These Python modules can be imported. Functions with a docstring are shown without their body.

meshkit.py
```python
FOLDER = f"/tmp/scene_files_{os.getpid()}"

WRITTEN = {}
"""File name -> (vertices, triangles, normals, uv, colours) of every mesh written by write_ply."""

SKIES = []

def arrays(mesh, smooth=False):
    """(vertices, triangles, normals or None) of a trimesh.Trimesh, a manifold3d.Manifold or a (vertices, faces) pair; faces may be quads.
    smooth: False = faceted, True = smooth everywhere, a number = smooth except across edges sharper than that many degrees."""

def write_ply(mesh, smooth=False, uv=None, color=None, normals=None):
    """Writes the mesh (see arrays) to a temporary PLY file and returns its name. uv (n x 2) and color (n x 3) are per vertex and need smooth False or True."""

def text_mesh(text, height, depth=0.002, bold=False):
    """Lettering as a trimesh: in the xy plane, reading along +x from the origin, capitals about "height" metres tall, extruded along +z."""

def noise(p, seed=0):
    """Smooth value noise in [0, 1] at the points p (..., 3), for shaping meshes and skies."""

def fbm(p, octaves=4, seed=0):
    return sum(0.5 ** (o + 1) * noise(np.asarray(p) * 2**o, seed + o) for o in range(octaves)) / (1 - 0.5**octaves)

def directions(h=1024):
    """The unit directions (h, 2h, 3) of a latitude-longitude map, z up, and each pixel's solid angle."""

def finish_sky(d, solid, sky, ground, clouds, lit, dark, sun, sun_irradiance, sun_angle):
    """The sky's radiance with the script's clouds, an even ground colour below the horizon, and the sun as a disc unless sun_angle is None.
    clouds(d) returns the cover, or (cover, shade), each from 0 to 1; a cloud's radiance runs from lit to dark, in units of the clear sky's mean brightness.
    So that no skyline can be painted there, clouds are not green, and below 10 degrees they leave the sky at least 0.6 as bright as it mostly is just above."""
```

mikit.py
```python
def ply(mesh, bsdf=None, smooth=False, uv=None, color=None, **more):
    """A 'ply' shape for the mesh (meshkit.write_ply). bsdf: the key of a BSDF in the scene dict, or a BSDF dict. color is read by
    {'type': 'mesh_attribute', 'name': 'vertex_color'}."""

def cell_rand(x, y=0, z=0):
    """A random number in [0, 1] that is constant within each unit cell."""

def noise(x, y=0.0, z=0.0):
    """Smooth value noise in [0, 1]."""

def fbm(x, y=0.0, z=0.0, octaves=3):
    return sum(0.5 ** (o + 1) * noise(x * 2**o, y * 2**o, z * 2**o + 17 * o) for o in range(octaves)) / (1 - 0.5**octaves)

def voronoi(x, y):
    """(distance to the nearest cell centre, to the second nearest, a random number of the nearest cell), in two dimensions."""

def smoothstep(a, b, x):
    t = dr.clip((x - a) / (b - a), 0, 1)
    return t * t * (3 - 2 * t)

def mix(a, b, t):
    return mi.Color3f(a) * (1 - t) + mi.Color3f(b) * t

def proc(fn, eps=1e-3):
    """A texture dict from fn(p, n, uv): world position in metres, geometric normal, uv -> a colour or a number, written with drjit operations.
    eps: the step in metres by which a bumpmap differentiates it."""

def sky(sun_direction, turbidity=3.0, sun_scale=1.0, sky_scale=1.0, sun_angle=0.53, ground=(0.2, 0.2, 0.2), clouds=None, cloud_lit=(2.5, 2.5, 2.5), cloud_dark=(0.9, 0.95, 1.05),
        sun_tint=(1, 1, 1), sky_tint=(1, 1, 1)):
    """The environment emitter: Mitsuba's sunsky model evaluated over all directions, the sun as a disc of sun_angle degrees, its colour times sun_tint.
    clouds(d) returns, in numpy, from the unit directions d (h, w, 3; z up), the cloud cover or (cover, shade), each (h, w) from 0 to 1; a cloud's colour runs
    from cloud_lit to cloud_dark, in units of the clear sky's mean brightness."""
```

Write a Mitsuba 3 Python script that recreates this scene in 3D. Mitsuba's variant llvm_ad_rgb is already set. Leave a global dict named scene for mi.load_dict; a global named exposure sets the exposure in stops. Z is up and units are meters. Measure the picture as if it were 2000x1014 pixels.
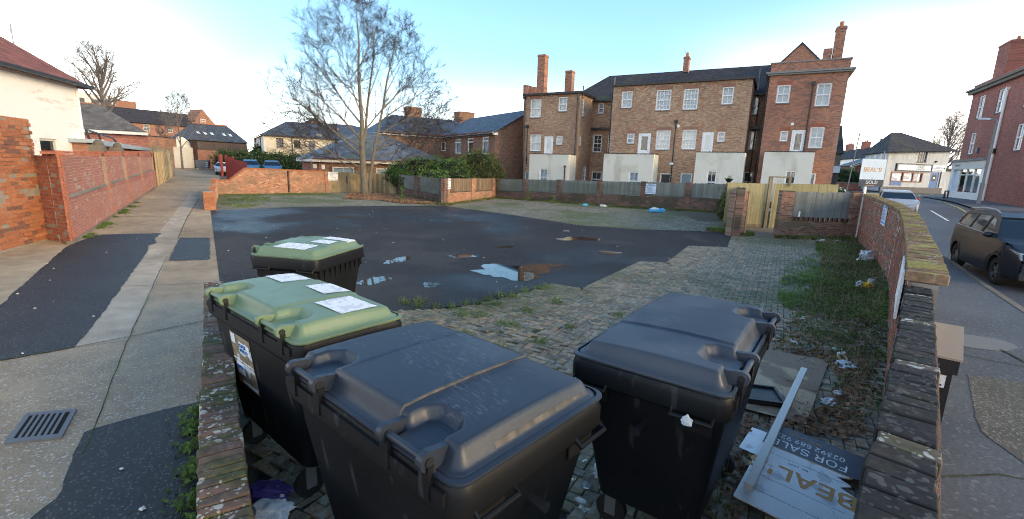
import math, random
import numpy as np, trimesh, shapely
import drjit as dr, mitsuba as mi
import shapely.geometry as sg
from shapely import affinity
import manifold3d as m3
import mikit, meshkit
from mikit import proc, noise, fbm, voronoi, cell_rand, smoothstep, mix

T = mi.ScalarTransform4f
scene, labels = {'type': 'scene'}, {}

# ---------------------------------------------------------------- camera, sky, exposure
EYE, PITCH, ROLL = np.array([0.0, 0.0, 2.5]), math.radians(11.2), -0.033
fwd = np.array([0, math.cos(PITCH), -math.sin(PITCH)])
up0 = np.array([0, math.sin(PITCH), math.cos(PITCH)])
up = math.cos(ROLL) * up0 + math.sin(ROLL) * np.array([1.0, 0, 0])
scene['camera'] = {'type': 'perspective', 'fov': 2 * math.degrees(math.atan(1000 / 900)), 'fov_axis': 'x', 'near_clip': 0.05, 'far_clip': 2000.0,
                   'to_world': T().look_at(origin=EYE.tolist(), target=(EYE + fwd).tolist(), up=up.tolist())}
SUN_AZ, SUN_EL = math.radians(118), math.radians(17)
def ss0(t): t = np.clip(t, 0, 1); return t * t * (3 - 2 * t)
def veil(d):
    az, el = np.degrees(np.arctan2(d[..., 0], d[..., 1])), np.degrees(np.arcsin(np.clip(d[..., 2], -1, 1)))
    q = np.stack([d[..., 0] / (d[..., 2] + .12), d[..., 1] / (d[..., 2] + .12), d[..., 2] * 0], -1)
    wisp = meshkit.fbm(q * np.array([.35, 1.1, 1]) + 3.7, 5, 11)
    low = np.clip(1.0 - el / (13 + 7 * (wisp - .5)), 0, 1) ** 1.7
    streak = np.clip((wisp - .50) * 3.2, 0, 1) * np.clip(el / 10, 0, 1) * np.clip((75 - el) / 30, 0, 1) * .5
    side = ss0((np.abs(az + 6) - 20) / 22) * ss0(1.28 - el / (15 + 8 * (wisp - .5)))
    return np.clip(np.maximum(np.maximum(low, streak), side), 0, 1), np.zeros_like(az)
scene['sky'] = mikit.sky([math.sin(SUN_AZ) * math.cos(SUN_EL), math.cos(SUN_AZ) * math.cos(SUN_EL), math.sin(SUN_EL)], turbidity=3.0,
                         sun_scale=.22, sun_angle=24.0, clouds=veil, cloud_lit=(3.5, 3.25, 2.9), cloud_dark=(.9, .95, 1.05), sky_tint=(.90, 1.08, 1.20), sun_tint=(1, .94, .86), ground=(.12, .115, .11))
exposure = 3.6

# ---------------------------------------------------------------- helpers
rng = np.random.default_rng(7)
def ss(a, b, x):
    t = np.clip((np.asarray(x, float) - a) / (b - a), 0, 1)
    return t * t * (3 - 2 * t)
def gz(x, y):                                           # the lie of the land: up to the left along the lane, up to the right along the road
    x, y = np.asarray(x, float), np.asarray(y, float)
    return .02 * np.maximum(0, -x - 4) + 1.05 * ss(14, 38, y) * ss(8, 30, x)
def key(name):
    if name not in scene and name not in labels and name not in used: used.add(name); return name
    k = 1
    while '%s_%03d' % (name, k) in used: k += 1
    used.add('%s_%03d' % (name, k)); return '%s_%03d' % (name, k)
used = set()
def outward(m):                                         # closed meshes get faces that look out
    v, f = np.asarray(m.vertices), np.asarray(m.faces); a, b, c = (v[f[:, i]] - v.mean(0) for i in range(3)); n = np.cross(b - a, c - a)
    if np.abs(n.sum(0)).max() < 1e-5 * np.abs(n).sum() and (a * n).sum() < 0: return trimesh.Trimesh(v, f[:, ::-1], process=False)
    return m
def thing(name, label, cat, group=None, kind=None):
    k = key(name); labels[k] = {'label': label, 'category': cat}
    if group: labels[k]['group'] = group
    if kind: labels[k]['kind'] = kind
    return k
def put(name, mesh, bsdf, parent=None, smooth=False, label=None, uv=None, kind=None, **kw):
    k = key(parent + '__' + name if parent else name)
    scene[k] = mikit.ply(outward(mesh), bsdf, smooth=smooth, uv=uv, **kw)
    if label or kind:
        labels[k] = {}
        if label: labels[k]['label'] = label
        if kind: labels[k]['kind'] = kind
    return k
def solo(name, mesh, bsdf, label, cat, group=None, smooth=False, kind=None, uv=None):   # a thing that is one mesh
    k = thing(name, label, cat, group, kind)
    scene[k] = mikit.ply(outward(mesh), bsdf, smooth=smooth, uv=uv)
    return k
def struct(name, mesh, bsdf, label=None, smooth=False, uv=None):
    k = key(name); scene[k] = mikit.ply(outward(mesh), bsdf, smooth=smooth, uv=uv); labels[k] = {'kind': 'structure'}
    if label: labels[k]['label'] = label
    return k
BV = np.array([[x, y, z] for x in (0, 1) for y in (0, 1) for z in (0, 1)], float)
BF = np.array([[0, 1, 3], [0, 3, 2], [4, 6, 7], [4, 7, 5], [0, 4, 5], [0, 5, 1], [2, 3, 7], [2, 7, 6], [0, 2, 6], [0, 6, 4], [1, 5, 7], [1, 7, 3]])
class Fr:                                               # a frame on a wall: s along, z up, d outwards (to the right hand's back: clockwise of u)
    def __init__(self, P, u, z=0.0):
        self.P, self.u = np.array(P, float)[:2], np.array(u, float)[:2] / np.linalg.norm(u[:2])
        self.n, self.z = np.array([self.u[1], -self.u[0]]), z
    def W(self, a):                                     # (s, z, d) -> world
        a = np.atleast_2d(np.asarray(a, float))
        xy = self.P + a[:, :1] * self.u + a[:, 2:3] * self.n
        return np.column_stack([xy, a[:, 1] + self.z])
    def box(self, s0, s1, z0, z1, d0, d1):
        v = np.array([s0, z0, d0]) + BV * np.array([s1 - s0, z1 - z0, d1 - d0])
        return trimesh.Trimesh(self.W(v), BF, process=False)
    def at(self, s, d=0): return self.P + s * self.u + d * self.n
    def sub(self, s, d, turn=0):                        # another frame, turned by quarter turns (1: left end looks out)
        u = self.u
        for _ in range(turn % 4): u = np.array([-u[1], u[0]])
        return Fr(self.at(s, d), u, self.z)
    def panel(self, poly, d0, d1):                      # extruded outline in (s, z), with uv = metres
        ms = [trimesh.creation.extrude_polygon(g, d1 - d0, engine='earcut') for g in getattr(poly, 'geoms', [poly])]
        m = trimesh.util.concatenate(ms); v = np.array(m.vertices)
        return trimesh.Trimesh(self.W(np.column_stack([v[:, 0], v[:, 1], v[:, 2] + d0])), m.faces, process=False), v[:, :2].copy()
    def mesh(self, m):                                  # a mesh in x = s, y = z, z = d
        v = np.array(m.vertices); return trimesh.Trimesh(self.W(v), m.faces, process=False)
def fr2(A, B, z=0.0): return Fr(A, np.array(B, float)[:2] - np.array(A, float)[:2], z)
def cat(*ms): return trimesh.util.concatenate([m for q in ms for m in (q if isinstance(q, (list, tuple)) else [q])])
def rect(a, b, c, d): return sg.box(min(a, c), min(b, d), max(a, c), max(b, d))
def tube(pts, r, n=8, cap=True):
    pts = np.asarray(pts, float); r = np.broadcast_to(np.asarray(r, float), (len(pts),))
    t = np.gradient(pts, axis=0); t /= np.linalg.norm(t, axis=1, keepdims=True) + 1e-12
    ref = np.array([0, 0, 1.0]) if abs(t[0][2]) < .9 else np.array([1.0, 0, 0])
    a = np.cross(t, ref); a /= np.linalg.norm(a, axis=1, keepdims=True) + 1e-12; b = np.cross(t, a)
    an = np.arange(n) * 2 * np.pi / n
    v = pts[:, None] + r[:, None, None] * (np.cos(an)[None, :, None] * a[:, None] + np.sin(an)[None, :, None] * b[:, None])
    i = np.arange(len(pts) - 1)[:, None] * n; j = np.arange(n)[None]; k = (j + 1) % n
    f = np.concatenate([np.stack([i + j, i + k, i + n + k], -1).reshape(-1, 3), np.stack([i + j, i + n + k, i + n + j], -1).reshape(-1, 3)])
    v = v.reshape(-1, 3)
    if cap:
        e = len(v); v = np.vstack([v, pts[:1], pts[-1:]]); j = np.arange(n); k = (j + 1) % n; o = (len(pts) - 1) * n
        f = np.vstack([f, np.stack([k, j, np.full(n, e)], 1), np.stack([o + j, o + k, np.full(n, e + 1)], 1)])
    return trimesh.Trimesh(v, f[:, ::-1], process=False)
def loft(rings, cap=True):                              # rings: (k, n, 3)
    R = np.asarray(rings, float); k, n = R.shape[:2]
    i = np.arange(k - 1)[:, None] * n; j = np.arange(n)[None]; q = (j + 1) % n
    f = np.concatenate([np.stack([i + j, i + q, i + n + q], -1).reshape(-1, 3), np.stack([i + j, i + n + q, i + n + j], -1).reshape(-1, 3)])
    v = R.reshape(-1, 3)
    if cap:
        v = np.vstack([v, R[0].mean(0), R[-1].mean(0)]); j = np.arange(n); q = (j + 1) % n; o = (k - 1) * n
        f = np.vstack([f, np.stack([q, j, np.full(n, len(v) - 2)], 1), np.stack([o + j, o + q, np.full(n, len(v) - 1)], 1)])
    return trimesh.Trimesh(v, f, process=False)
def rrect(hx, hy, r, n=6):
    out = []
    for cx, cy, a0 in ((1, 1, 0), (-1, 1, 90), (-1, -1, 180), (1, -1, 270)):
        for a in np.radians(a0 + np.linspace(0, 90, n)): out.append((cx * (hx - r) + r * math.cos(a), cy * (hy - r) + r * math.sin(a)))
    return np.array(out)
def chamfer_box(lx, ly, lz, c):
    P = [[sx * (lx / 2 - (0 if k == 0 else c)), sy * (ly / 2 - (0 if k == 1 else c)), sz * (lz / 2 - (0 if k == 2 else c))] for sx in (-1, 1) for sy in (-1, 1) for sz in (-1, 1) for k in range(3)]
    m = trimesh.convex.convex_hull(np.array(P)); return m
def sheet(poly, dz, edge=.9, zf=gz):
    ms = []
    for g in getattr(poly, 'geoms', [poly]):
        if g.area < 1e-5: continue
        v, f = trimesh.creation.triangulate_polygon(g, engine='earcut')
        v = np.column_stack([v, np.zeros(len(v))]); v, f = trimesh.remesh.subdivide_to_size(v, f, edge, max_iter=14)
        v[:, 2] = zf(v[:, 0], v[:, 1]) + dz
        m = trimesh.Trimesh(v, f, process=False)
        if m.face_normals[:, 2].mean() < 0: m = trimesh.Trimesh(v, f[:, ::-1], process=False)
        ms.append(m)
    return cat(ms)
def poly(*p): return sg.Polygon(p).buffer(0)
def wobble(pg, amp, step, seed=0, freq=1.0):            # a ragged outline
    def ring(c):
        l = sg.LineString(c); n = max(8, int(l.length / step))
        q = np.array([l.interpolate(i / n, normalized=True).coords[0] for i in range(n)])
        d = np.stack([meshkit.fbm(np.column_stack([q * freq, np.full(n, 3.3 + k)]), 3, seed) - .5 for k in (0, 9)], 1) * 2 * amp
        return q + d
    return sg.Polygon(ring(pg.exterior.coords)).buffer(0)
def place(m, R=None, t=(0, 0, 0), rz=0.0):
    v = np.array(m.vertices)
    if R is not None: v = v @ np.asarray(R).T
    if rz: c, s = math.cos(rz), math.sin(rz); v = v @ np.array([[c, s, 0], [-s, c, 0], [0, 0, 1]])
    return trimesh.Trimesh(v + np.array(t), m.faces, process=False)
def euler(ax, ay, az): return trimesh.transformations.euler_matrix(ax, ay, az)[:3, :3]
def text(t, h, fr, s, z, d, bold=False, depth=.004, center=True, maxw=None, flip=False):
    m = meshkit.text_mesh(t, h, depth, bold); v = np.array(m.vertices); w = v[:, 0].max()
    if maxw and w > maxw: v[:, 0] *= maxw / w; w = maxw
    if center: v[:, 0] -= w / 2
    return trimesh.Trimesh(fr.W(np.column_stack([v[:, 0] + s, v[:, 1] + z, v[:, 2] + d])), m.faces, process=False)
def leaves(c, size, r=None, flat=0.0, asp=.55):         # one folded diamond of two triangles per leaf
    r = r or rng; n = len(c); size = np.broadcast_to(size, (n,))[:, None]
    a = r.normal(size=(n, 3)); a[:, 2] *= (1 - flat); a /= np.linalg.norm(a, axis=1, keepdims=True)
    b = r.normal(size=(n, 3)); b[:, 2] *= (1 - flat); b -= a * (a * b).sum(1, keepdims=True); b /= np.linalg.norm(b, axis=1, keepdims=True) + 1e-9
    nn = np.cross(a, b)
    v = np.stack([c - a * size, c + b * size * asp + nn * size * .15, c + a * size, c - b * size * asp + nn * size * .15], 1).reshape(-1, 3)
    i = np.arange(n)[:, None] * 4
    return trimesh.Trimesh(v, np.concatenate([i + [0, 1, 2], i + [0, 2, 3]], 1).reshape(-1, 3), process=False)
def blades(c, h, w, r=None, lean=.5, bend=.4):          # grass: three-segment bent blades
    r = r or rng; n = len(c); h = np.broadcast_to(h, (n,)); az = r.uniform(0, 2 * np.pi, n); d = np.stack([np.cos(az), np.sin(az), az * 0], 1); p = np.stack([-np.sin(az), np.cos(az), az * 0], 1)
    le = r.uniform(0, lean, n)
    k0 = c; k1 = c + d * (h * le * .4)[:, None] + np.array([0, 0, 1]) * (h * .6)[:, None]; k2 = c + d * (h * (le + bend))[:, None] + np.array([0, 0, 1]) * (h * (1 - .3 * le))[:, None]
    v = np.stack([k0 - p * w, k0 + p * w, k1 - p * w * .8, k1 + p * w * .8, k2], 1).reshape(-1, 3); i = np.arange(n)[:, None] * 5
    return trimesh.Trimesh(v, np.concatenate([i + [0, 1, 3], i + [0, 3, 2], i + [2, 3, 4]], 1).reshape(-1, 3), process=False)

# ---------------------------------------------------------------- materials
def mat(name, base, rough=.7, spec=.5, **kw):
    b = {'type': 'principled', 'roughness': rough, 'specular': spec, **kw}
    b['base_color'] = base if isinstance(base, dict) else {'type': 'rgb', 'value': list(base)}
    scene[name] = b
def bumped(name, inner, fn, height=1.0, eps=.004):
    scene[name + '_under'] = inner
    scene[name] = {'type': 'bumpmap', 'tex': proc(fn, eps), 'scale': height, 'bsdf': inner}
    del scene[name + '_under']
def two(b): return {'type': 'twosided', 'bsdf': b}
def C(*a): return mi.Color3f(*a)
def up_h(b):                                            # helper: principled as a plain dict
    return b
def pr(base, rough=.7, spec=.5, **kw):
    d = {'type': 'principled', 'roughness': rough, 'specular': spec, **kw}
    d['base_color'] = proc(base) if callable(base) else {'type': 'rgb', 'value': list(base)}
    return d
# asphalt: dark, blotched, damp where the fine relief holds water
def wet(p): return smoothstep(.43, .70, fbm(p.x * .33 + 4.1, p.y * .33 + 1.7, 0, 4))
def f_asphalt(p, n, uv):
    w = wet(p); g = noise(p.x * 90, p.y * 90, 0); b = fbm(p.x * .9, p.y * .9, 2., 4); dry = smoothstep(.55, .72, fbm(p.x * .55 + 9, p.y * .55, 5., 4))
    c = mix((.019, .0175, .018), (.037, .034, .032), b) * (.7 + .6 * g)
    c = mix(c, C(.060, .054, .048) * (.8 + .4 * g), dry * .5 * (1 - w))
    s = smoothstep(.86, .9, noise(p.x * 33, p.y * 33, 8)) * .5
    c = mix(c, C(.13, .12, .11), s * (1 - w))
    return c * (1 - .45 * w)
def f_asphalt_r(p, n, uv): return .72 - .34 * wet(p) + .12 * noise(p.x * 40, p.y * 40, 3)
scene['m_asphalt'] = {'type': 'bumpmap', 'scale': 1.0, 'tex': proc(lambda p, n, uv: .0022 * noise(p.x * 70, p.y * 70, 0) * (1 - wet(p)) + .004 * fbm(p.x * 3, p.y * 3, 0, 2) * (1 - .8 * wet(p)), .004),
                      'bsdf': {'type': 'principled', 'base_color': proc(f_asphalt), 'roughness': proc(f_asphalt_r), 'specular': .35}}
def f_patch(p, n, uv):
    d, d2, r = voronoi(p.x * 38, p.y * 38); peb = smoothstep(.32, .22, d) * smoothstep(.7, .85, r)
    c = mix((.015, .0145, .015), (.032, .031, .030), fbm(p.x * 1.3, p.y * 1.3, 0, 4)) * (.75 + .5 * noise(p.x * 60, p.y * 60, 1))
    oil = smoothstep(.72, .8, fbm(p.x * .8 + 31, p.y * .8 + 5, 0, 3))
    c = mix(c, C(.008, .008, .009), oil * .8)
    return mix(c, C(.22, .20, .18), peb * .55)
scene['m_patch'] = {'type': 'bumpmap', 'scale': 1.0, 'tex': proc(lambda p, n, uv: .003 * noise(p.x * 55, p.y * 55, 0), .004), 'bsdf': pr(f_patch, .6)}
def f_conc(lo, hi, amt, warm):
    def f(p, n, uv):
        d, d2, r = voronoi(p.x * 30, p.y * 30); d3, d4, r2 = voronoi(p.x * 62 + 5, p.y * 62)
        far = smoothstep(14, 4, dr.sqrt(p.x * p.x + p.y * p.y))
        peb = smoothstep(.42, .3, d) * smoothstep(.5, .6, r); grit = smoothstep(.4, .3, d3)
        c = mix(lo, hi, fbm(p.x * .7, p.y * .7, 1., 4)) * (.72 + .5 * fbm(p.x * 5, p.y * 5, 4, 3))
        c = mix(c, mix((.13, .10, .07), (.42, .37, .30), r2), grit * amt * far * .55)
        c = mix(c, mix((.20, .17, .14), (.60, .56, .48), r * r2), peb * amt * far)
        stain = smoothstep(.55, .75, fbm(p.x * .35 + 7, p.y * .35, 3., 4))
        return mix(c, c * C(.5, .5, .48), stain * .5)
    return f
def b_conc(p, n, uv):
    d, d2, r = voronoi(p.x * 30, p.y * 30)
    return .005 * smoothstep(.5, .15, d) * r + .002 * noise(p.x * 80, p.y * 80, 0)
scene['m_concrete'] = {'type': 'bumpmap', 'scale': 1.0, 'tex': proc(b_conc, .004), 'bsdf': pr(f_conc((.22, .165, .108), (.40, .31, .205), 1.0, 0), .8)}
scene['m_concrete_strip'] = {'type': 'bumpmap', 'scale': 1.0, 'tex': proc(b_conc, .004), 'bsdf': pr(f_conc((.30, .25, .19), (.43, .37, .285), .7, 0), .8)}
scene['m_patchdark'] = pr(f_conc((.05, .05, .042), (.10, .096, .08), .5, 0), .85)
mat('m_tan', (.36, .30, .23), .7); mat('m_patchgrey', (.17, .17, .168), .8)
scene['m_verge'] = pr(f_conc((.10, .085, .065), (.22, .19, .15), .3, 0), .85)
def f_road(p, n, uv): return mix((.045, .045, .05), (.085, .085, .09), fbm(p.x * .4, p.y * .4, 0, 4)) * (.8 + .4 * noise(p.x * 40, p.y * 40, 0))
scene['m_road'] = pr(f_road, .55)
def f_pave(p, n, uv):
    c = mix((.055, .058, .062), (.115, .12, .125), fbm(p.x * .9, p.y * .9, 2, 4)) * (.8 + .4 * noise(p.x * 50, p.y * 50, 0))
    sp = smoothstep(.80, .84, noise(p.x * 37, p.y * 37, 6)); return mix(c, C(.3, .3, .3), sp * .3)
scene['m_pavement'] = pr(f_pave, .7)
def f_ground(p, n, uv): return mix((.05, .05, .035), (.11, .1, .075), fbm(p.x * .3, p.y * .3, 0, 4))
scene['m_ground'] = pr(f_ground, .9)
# pavers: grey-brown-pink blocks, green between and over them in drifts
def green(p): return fbm(p.x * .32 + 11, p.y * .32 + 3, 0, 4)
def f_paver(k):
    pal = [((.195, .155, .098), (.29, .235, .155)), ((.155, .132, .09), (.225, .195, .14)), ((.235, .165, .11), (.31, .22, .145)), ((.125, .115, .085), (.19, .175, .13))][k]
    def f(p, n, uv):
        c = mix(pal[0], pal[1], fbm(p.x * 2.2, p.y * 2.2, k * 1., 3)) * (.7 + .6 * noise(p.x * 60, p.y * 60, k))
        c = c * (.65 + .6 * noise(p.x * 7, p.y * 7, 3. + k))
        li = smoothstep(.72, .8, noise(p.x * 17, p.y * 17, 9)); c = mix(c, C(.34, .34, .30), li * .5)
        g = smoothstep(.45, .70, green(p) + .12 * (noise(p.x * 12, p.y * 12, 2) - .5)) * .62
        return mix(c, mix((.035, .05, .018), (.075, .095, .03), noise(p.x * 25, p.y * 25, 4)), g)
    return f
for k in range(4): scene['m_paver%d' % k] = {'type': 'bumpmap', 'scale': 1.0, 'tex': proc(lambda p, n, uv: .0025 * fbm(p.x * 25, p.y * 25, 0, 3), .004), 'bsdf': pr(f_paver(k), .75)}
def f_joint(p, n, uv): return mix((.018, .017, .013), (.055, .075, .022), smoothstep(.35, .6, fbm(p.x * 1.6, p.y * 1.6, 1, 4))) * (.6 + .8 * noise(p.x * 50, p.y * 50, 0))
scene['m_joint'] = pr(f_joint, .95)
def f_farpave(p, n, uv):
    a = p.x * .5 + p.y * .866; b = -p.x * .866 + p.y * .5
    row = dr.floor(b / .1); q = a / .2 + .5 * (row - 2 * dr.floor(row / 2)); r = cell_rand(dr.floor(q), row, 2)
    c = mix((.11, .10, .075), (.21, .19, .15), r) * (.8 + .4 * noise(p.x * 2, p.y * 2, 0))
    jt = dr.maximum(smoothstep(.36, .5, dr.abs(q - dr.floor(q) - .5)) * .6, smoothstep(.34, .5, dr.abs(b / .1 - row - .5)))
    c = mix(c, C(.045, .06, .02), jt * .7)
    g = smoothstep(.42, .66, fbm(p.x * .45, p.y * .45, 4, 4)); return mix(c, mix((.05, .068, .022), (.09, .11, .04), noise(p.x * 9, p.y * 9, 1)), g * .75)
scene['m_farpave'] = pr(f_farpave, .85)
# brick: real bricks take these by the piece; far walls are patterned from uv in metres
def f_brick(k, lo, hi, grime):
    def f(p, n, uv):
        c = mix(lo, hi, noise(p.x * 1.1 + k * 3, p.y * 1.1, p.z * 3.0)) * (.75 + .5 * fbm(p.x * 28, p.y * 28, p.z * 28, 2))
        ef = smoothstep(.55, .8, fbm(p.x * .8 + k, p.y * .8, p.z * 1.4, 3)); return mix(c, grime, ef * .55)
    return f
RB = [((.33, .10, .055), (.42, .14, .075)), ((.29, .09, .055), (.37, .12, .07)), ((.36, .12, .06), (.45, .16, .085)), ((.17, .07, .05), (.26, .10, .06))]
for k, (a, b) in enumerate(RB): scene['m_brick%d' % k] = {'type': 'bumpmap', 'scale': 1.0, 'tex': proc(lambda p, n, uv: .004 * fbm(p.x * 30, p.y * 30, p.z * 30, 2), .004), 'bsdf': pr(f_brick(k, a, b, C(.30, .19, .15)), .85)}
OB = [((.35, .125, .058), (.44, .17, .08)), ((.30, .105, .052), (.38, .14, .07)), ((.38, .15, .075), (.47, .20, .10)), ((.16, .08, .055), (.25, .11, .07))]
for k, (a, b) in enumerate(OB): scene['m_orange%d' % k] = {'type': 'bumpmap', 'scale': 1.0, 'tex': proc(lambda p, n, uv: .006 * fbm(p.x * 22, p.y * 22, p.z * 22, 2), .004), 'bsdf': pr(f_brick(k + 5, a, b, C(.33, .15, .075)), .9)}
PB = [((.29, .115, .088), (.36, .15, .12)), ((.26, .105, .083), (.33, .14, .112))]
for k, (a, b) in enumerate(PB): scene['m_plum%d' % k] = pr(f_brick(k + 9, a, b, C(.33, .25, .26)), .8)
def lichen(p, sc, th):
    d, d2, r = voronoi(p.x * sc + .7 * noise(p.x * 30, p.y * 30, 0), p.y * sc + .7 * noise(p.x * 30, p.y * 30, 5)); return smoothstep(.36, .27, d) * smoothstep(th, th + .05, r)
def f_cope(k, lo, hi, moss, yel, li_amt=.85):
    def f(p, n, uv):
        c = mix(lo, hi, noise(p.x * 6 + k, p.y * 6, 1)) * (.6 + .8 * fbm(p.x * 35, p.y * 35, p.z * 35, 2))
        g = smoothstep(.45, .7, fbm(p.x * 5 + 3, p.y * 5, 2, 4)); c = mix(c, mix((.03, .035, .015), (.10, .11, .03), noise(p.x * 40, p.y * 40, 2)), g * moss)
        if yel: c = mix(c, mix((.16, .145, .03), (.34, .31, .055), noise(p.x * 60, p.y * 60, 3)), smoothstep(.40, .60, fbm(p.x * 3.2, p.y * 3.2, 7, 4)) * yel * smoothstep(.2, .6, n.z))
        li = dr.maximum(lichen(p, 19, .60), lichen(p, 40, .70) * .8); return mix(c, C(.44, .44, .40), li * li_amt * smoothstep(.25, .5, noise(p.x * 4.3, p.y * 4.3, 3)))
    return f
BUMPC = proc(lambda p, n, uv: .006 * fbm(p.x * 22, p.y * 22, p.z * 22, 3), .004)
for k, (a, b) in enumerate([((.085, .062, .048), (.15, .10, .075)), ((.065, .052, .042), (.115, .085, .065)), ((.11, .068, .05), (.18, .11, .08))]):
    scene['m_cope%d' % k] = {'type': 'bumpmap', 'scale': 1.0, 'tex': BUMPC, 'bsdf': pr(f_cope(k, a, b, .75, 0), .9)}
for k, (a, b) in enumerate([((.15, .09, .05), (.26, .15, .09)), ((.19, .11, .06), (.28, .17, .10))]):
    scene['m_copey%d' % k] = {'type': 'bumpmap', 'scale': 1.0, 'tex': BUMPC, 'bsdf': pr(f_cope(k, a, b, .45, .7, .35), .9)}
for k, (a, b) in enumerate([((.014, .011, .011), (.026, .019, .018)), ((.011, .010, .010), (.020, .016, .016))]):
    scene['m_coped%d' % k] = {'type': 'bumpmap', 'scale': 1.0, 'tex': BUMPC, 'bsdf': pr(f_cope(k, a, b, .12, 0, .12), .85)}
scene['m_mortar'] = pr(lambda p, n, uv: mix((.24, .20, .16), (.36, .31, .25), fbm(p.x * 9, p.y * 9, p.z * 9, 2)), .95)
scene['m_mortar_dark'] = pr(lambda p, n, uv: mix((.045, .042, .035), (.14, .125, .10), fbm(p.x * 5, p.y * 5, p.z * 5, 3)), .95)
def f_wall(cols, mort, h=.075, l=.225, dirt=(.04, .04, .03), dirt_amt=0.0, top_dark=0.0, mo=.10):
    def f(p, n, uv):
        v = uv.y / h; row = dr.floor(v); u = uv.x / l + .5 * (row - 2 * dr.floor(row / 2)); cu = dr.floor(u); r = cell_rand(cu, row, 7); q = cell_rand(cu, row, 3)
        c = mix(cols[0], cols[1], r)
        if len(cols) > 2: c = mix(c, C(*cols[2]), smoothstep(.60, .66, q))
        if len(cols) > 3: c = mix(c, C(*cols[3]), smoothstep(.86, .9, q))
        c = c * (.8 + .4 * noise(uv.x * 30, uv.y * 30, 2))
        m = dr.maximum(smoothstep(.5 - mo * .7, .5, dr.abs(u - cu - .5) + 0), smoothstep(.5 - mo * 1.5, .5 - mo * .6, dr.abs(v - row - .5)))
        c = mix(c, C(*mort), m * .8) * (.82 + .36 * fbm(uv.x * .6, uv.y * .6, 5, 3))
        if dirt_amt: c = mix(c, C(*dirt), smoothstep(.42, .68, fbm(uv.x * .9 + 2, uv.y * 1.6, 3, 4)) * dirt_amt)
        return c
    return f
scene['m_facade'] = pr(f_wall([(.33, .165, .092), (.40, .22, .125), (.45, .31, .19), (.26, .135, .09)], (.40, .33, .26)), .85)
scene['m_facade_red'] = pr(f_wall([(.35, .135, .08), (.42, .18, .10), (.24, .11, .08)], (.36, .27, .21), mo=.08), .85)
scene['m_shopbrick'] = pr(f_wall([(.30, .10, .075), (.36, .135, .095), (.22, .085, .07)], (.30, .21, .18), mo=.06), .85)
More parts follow.
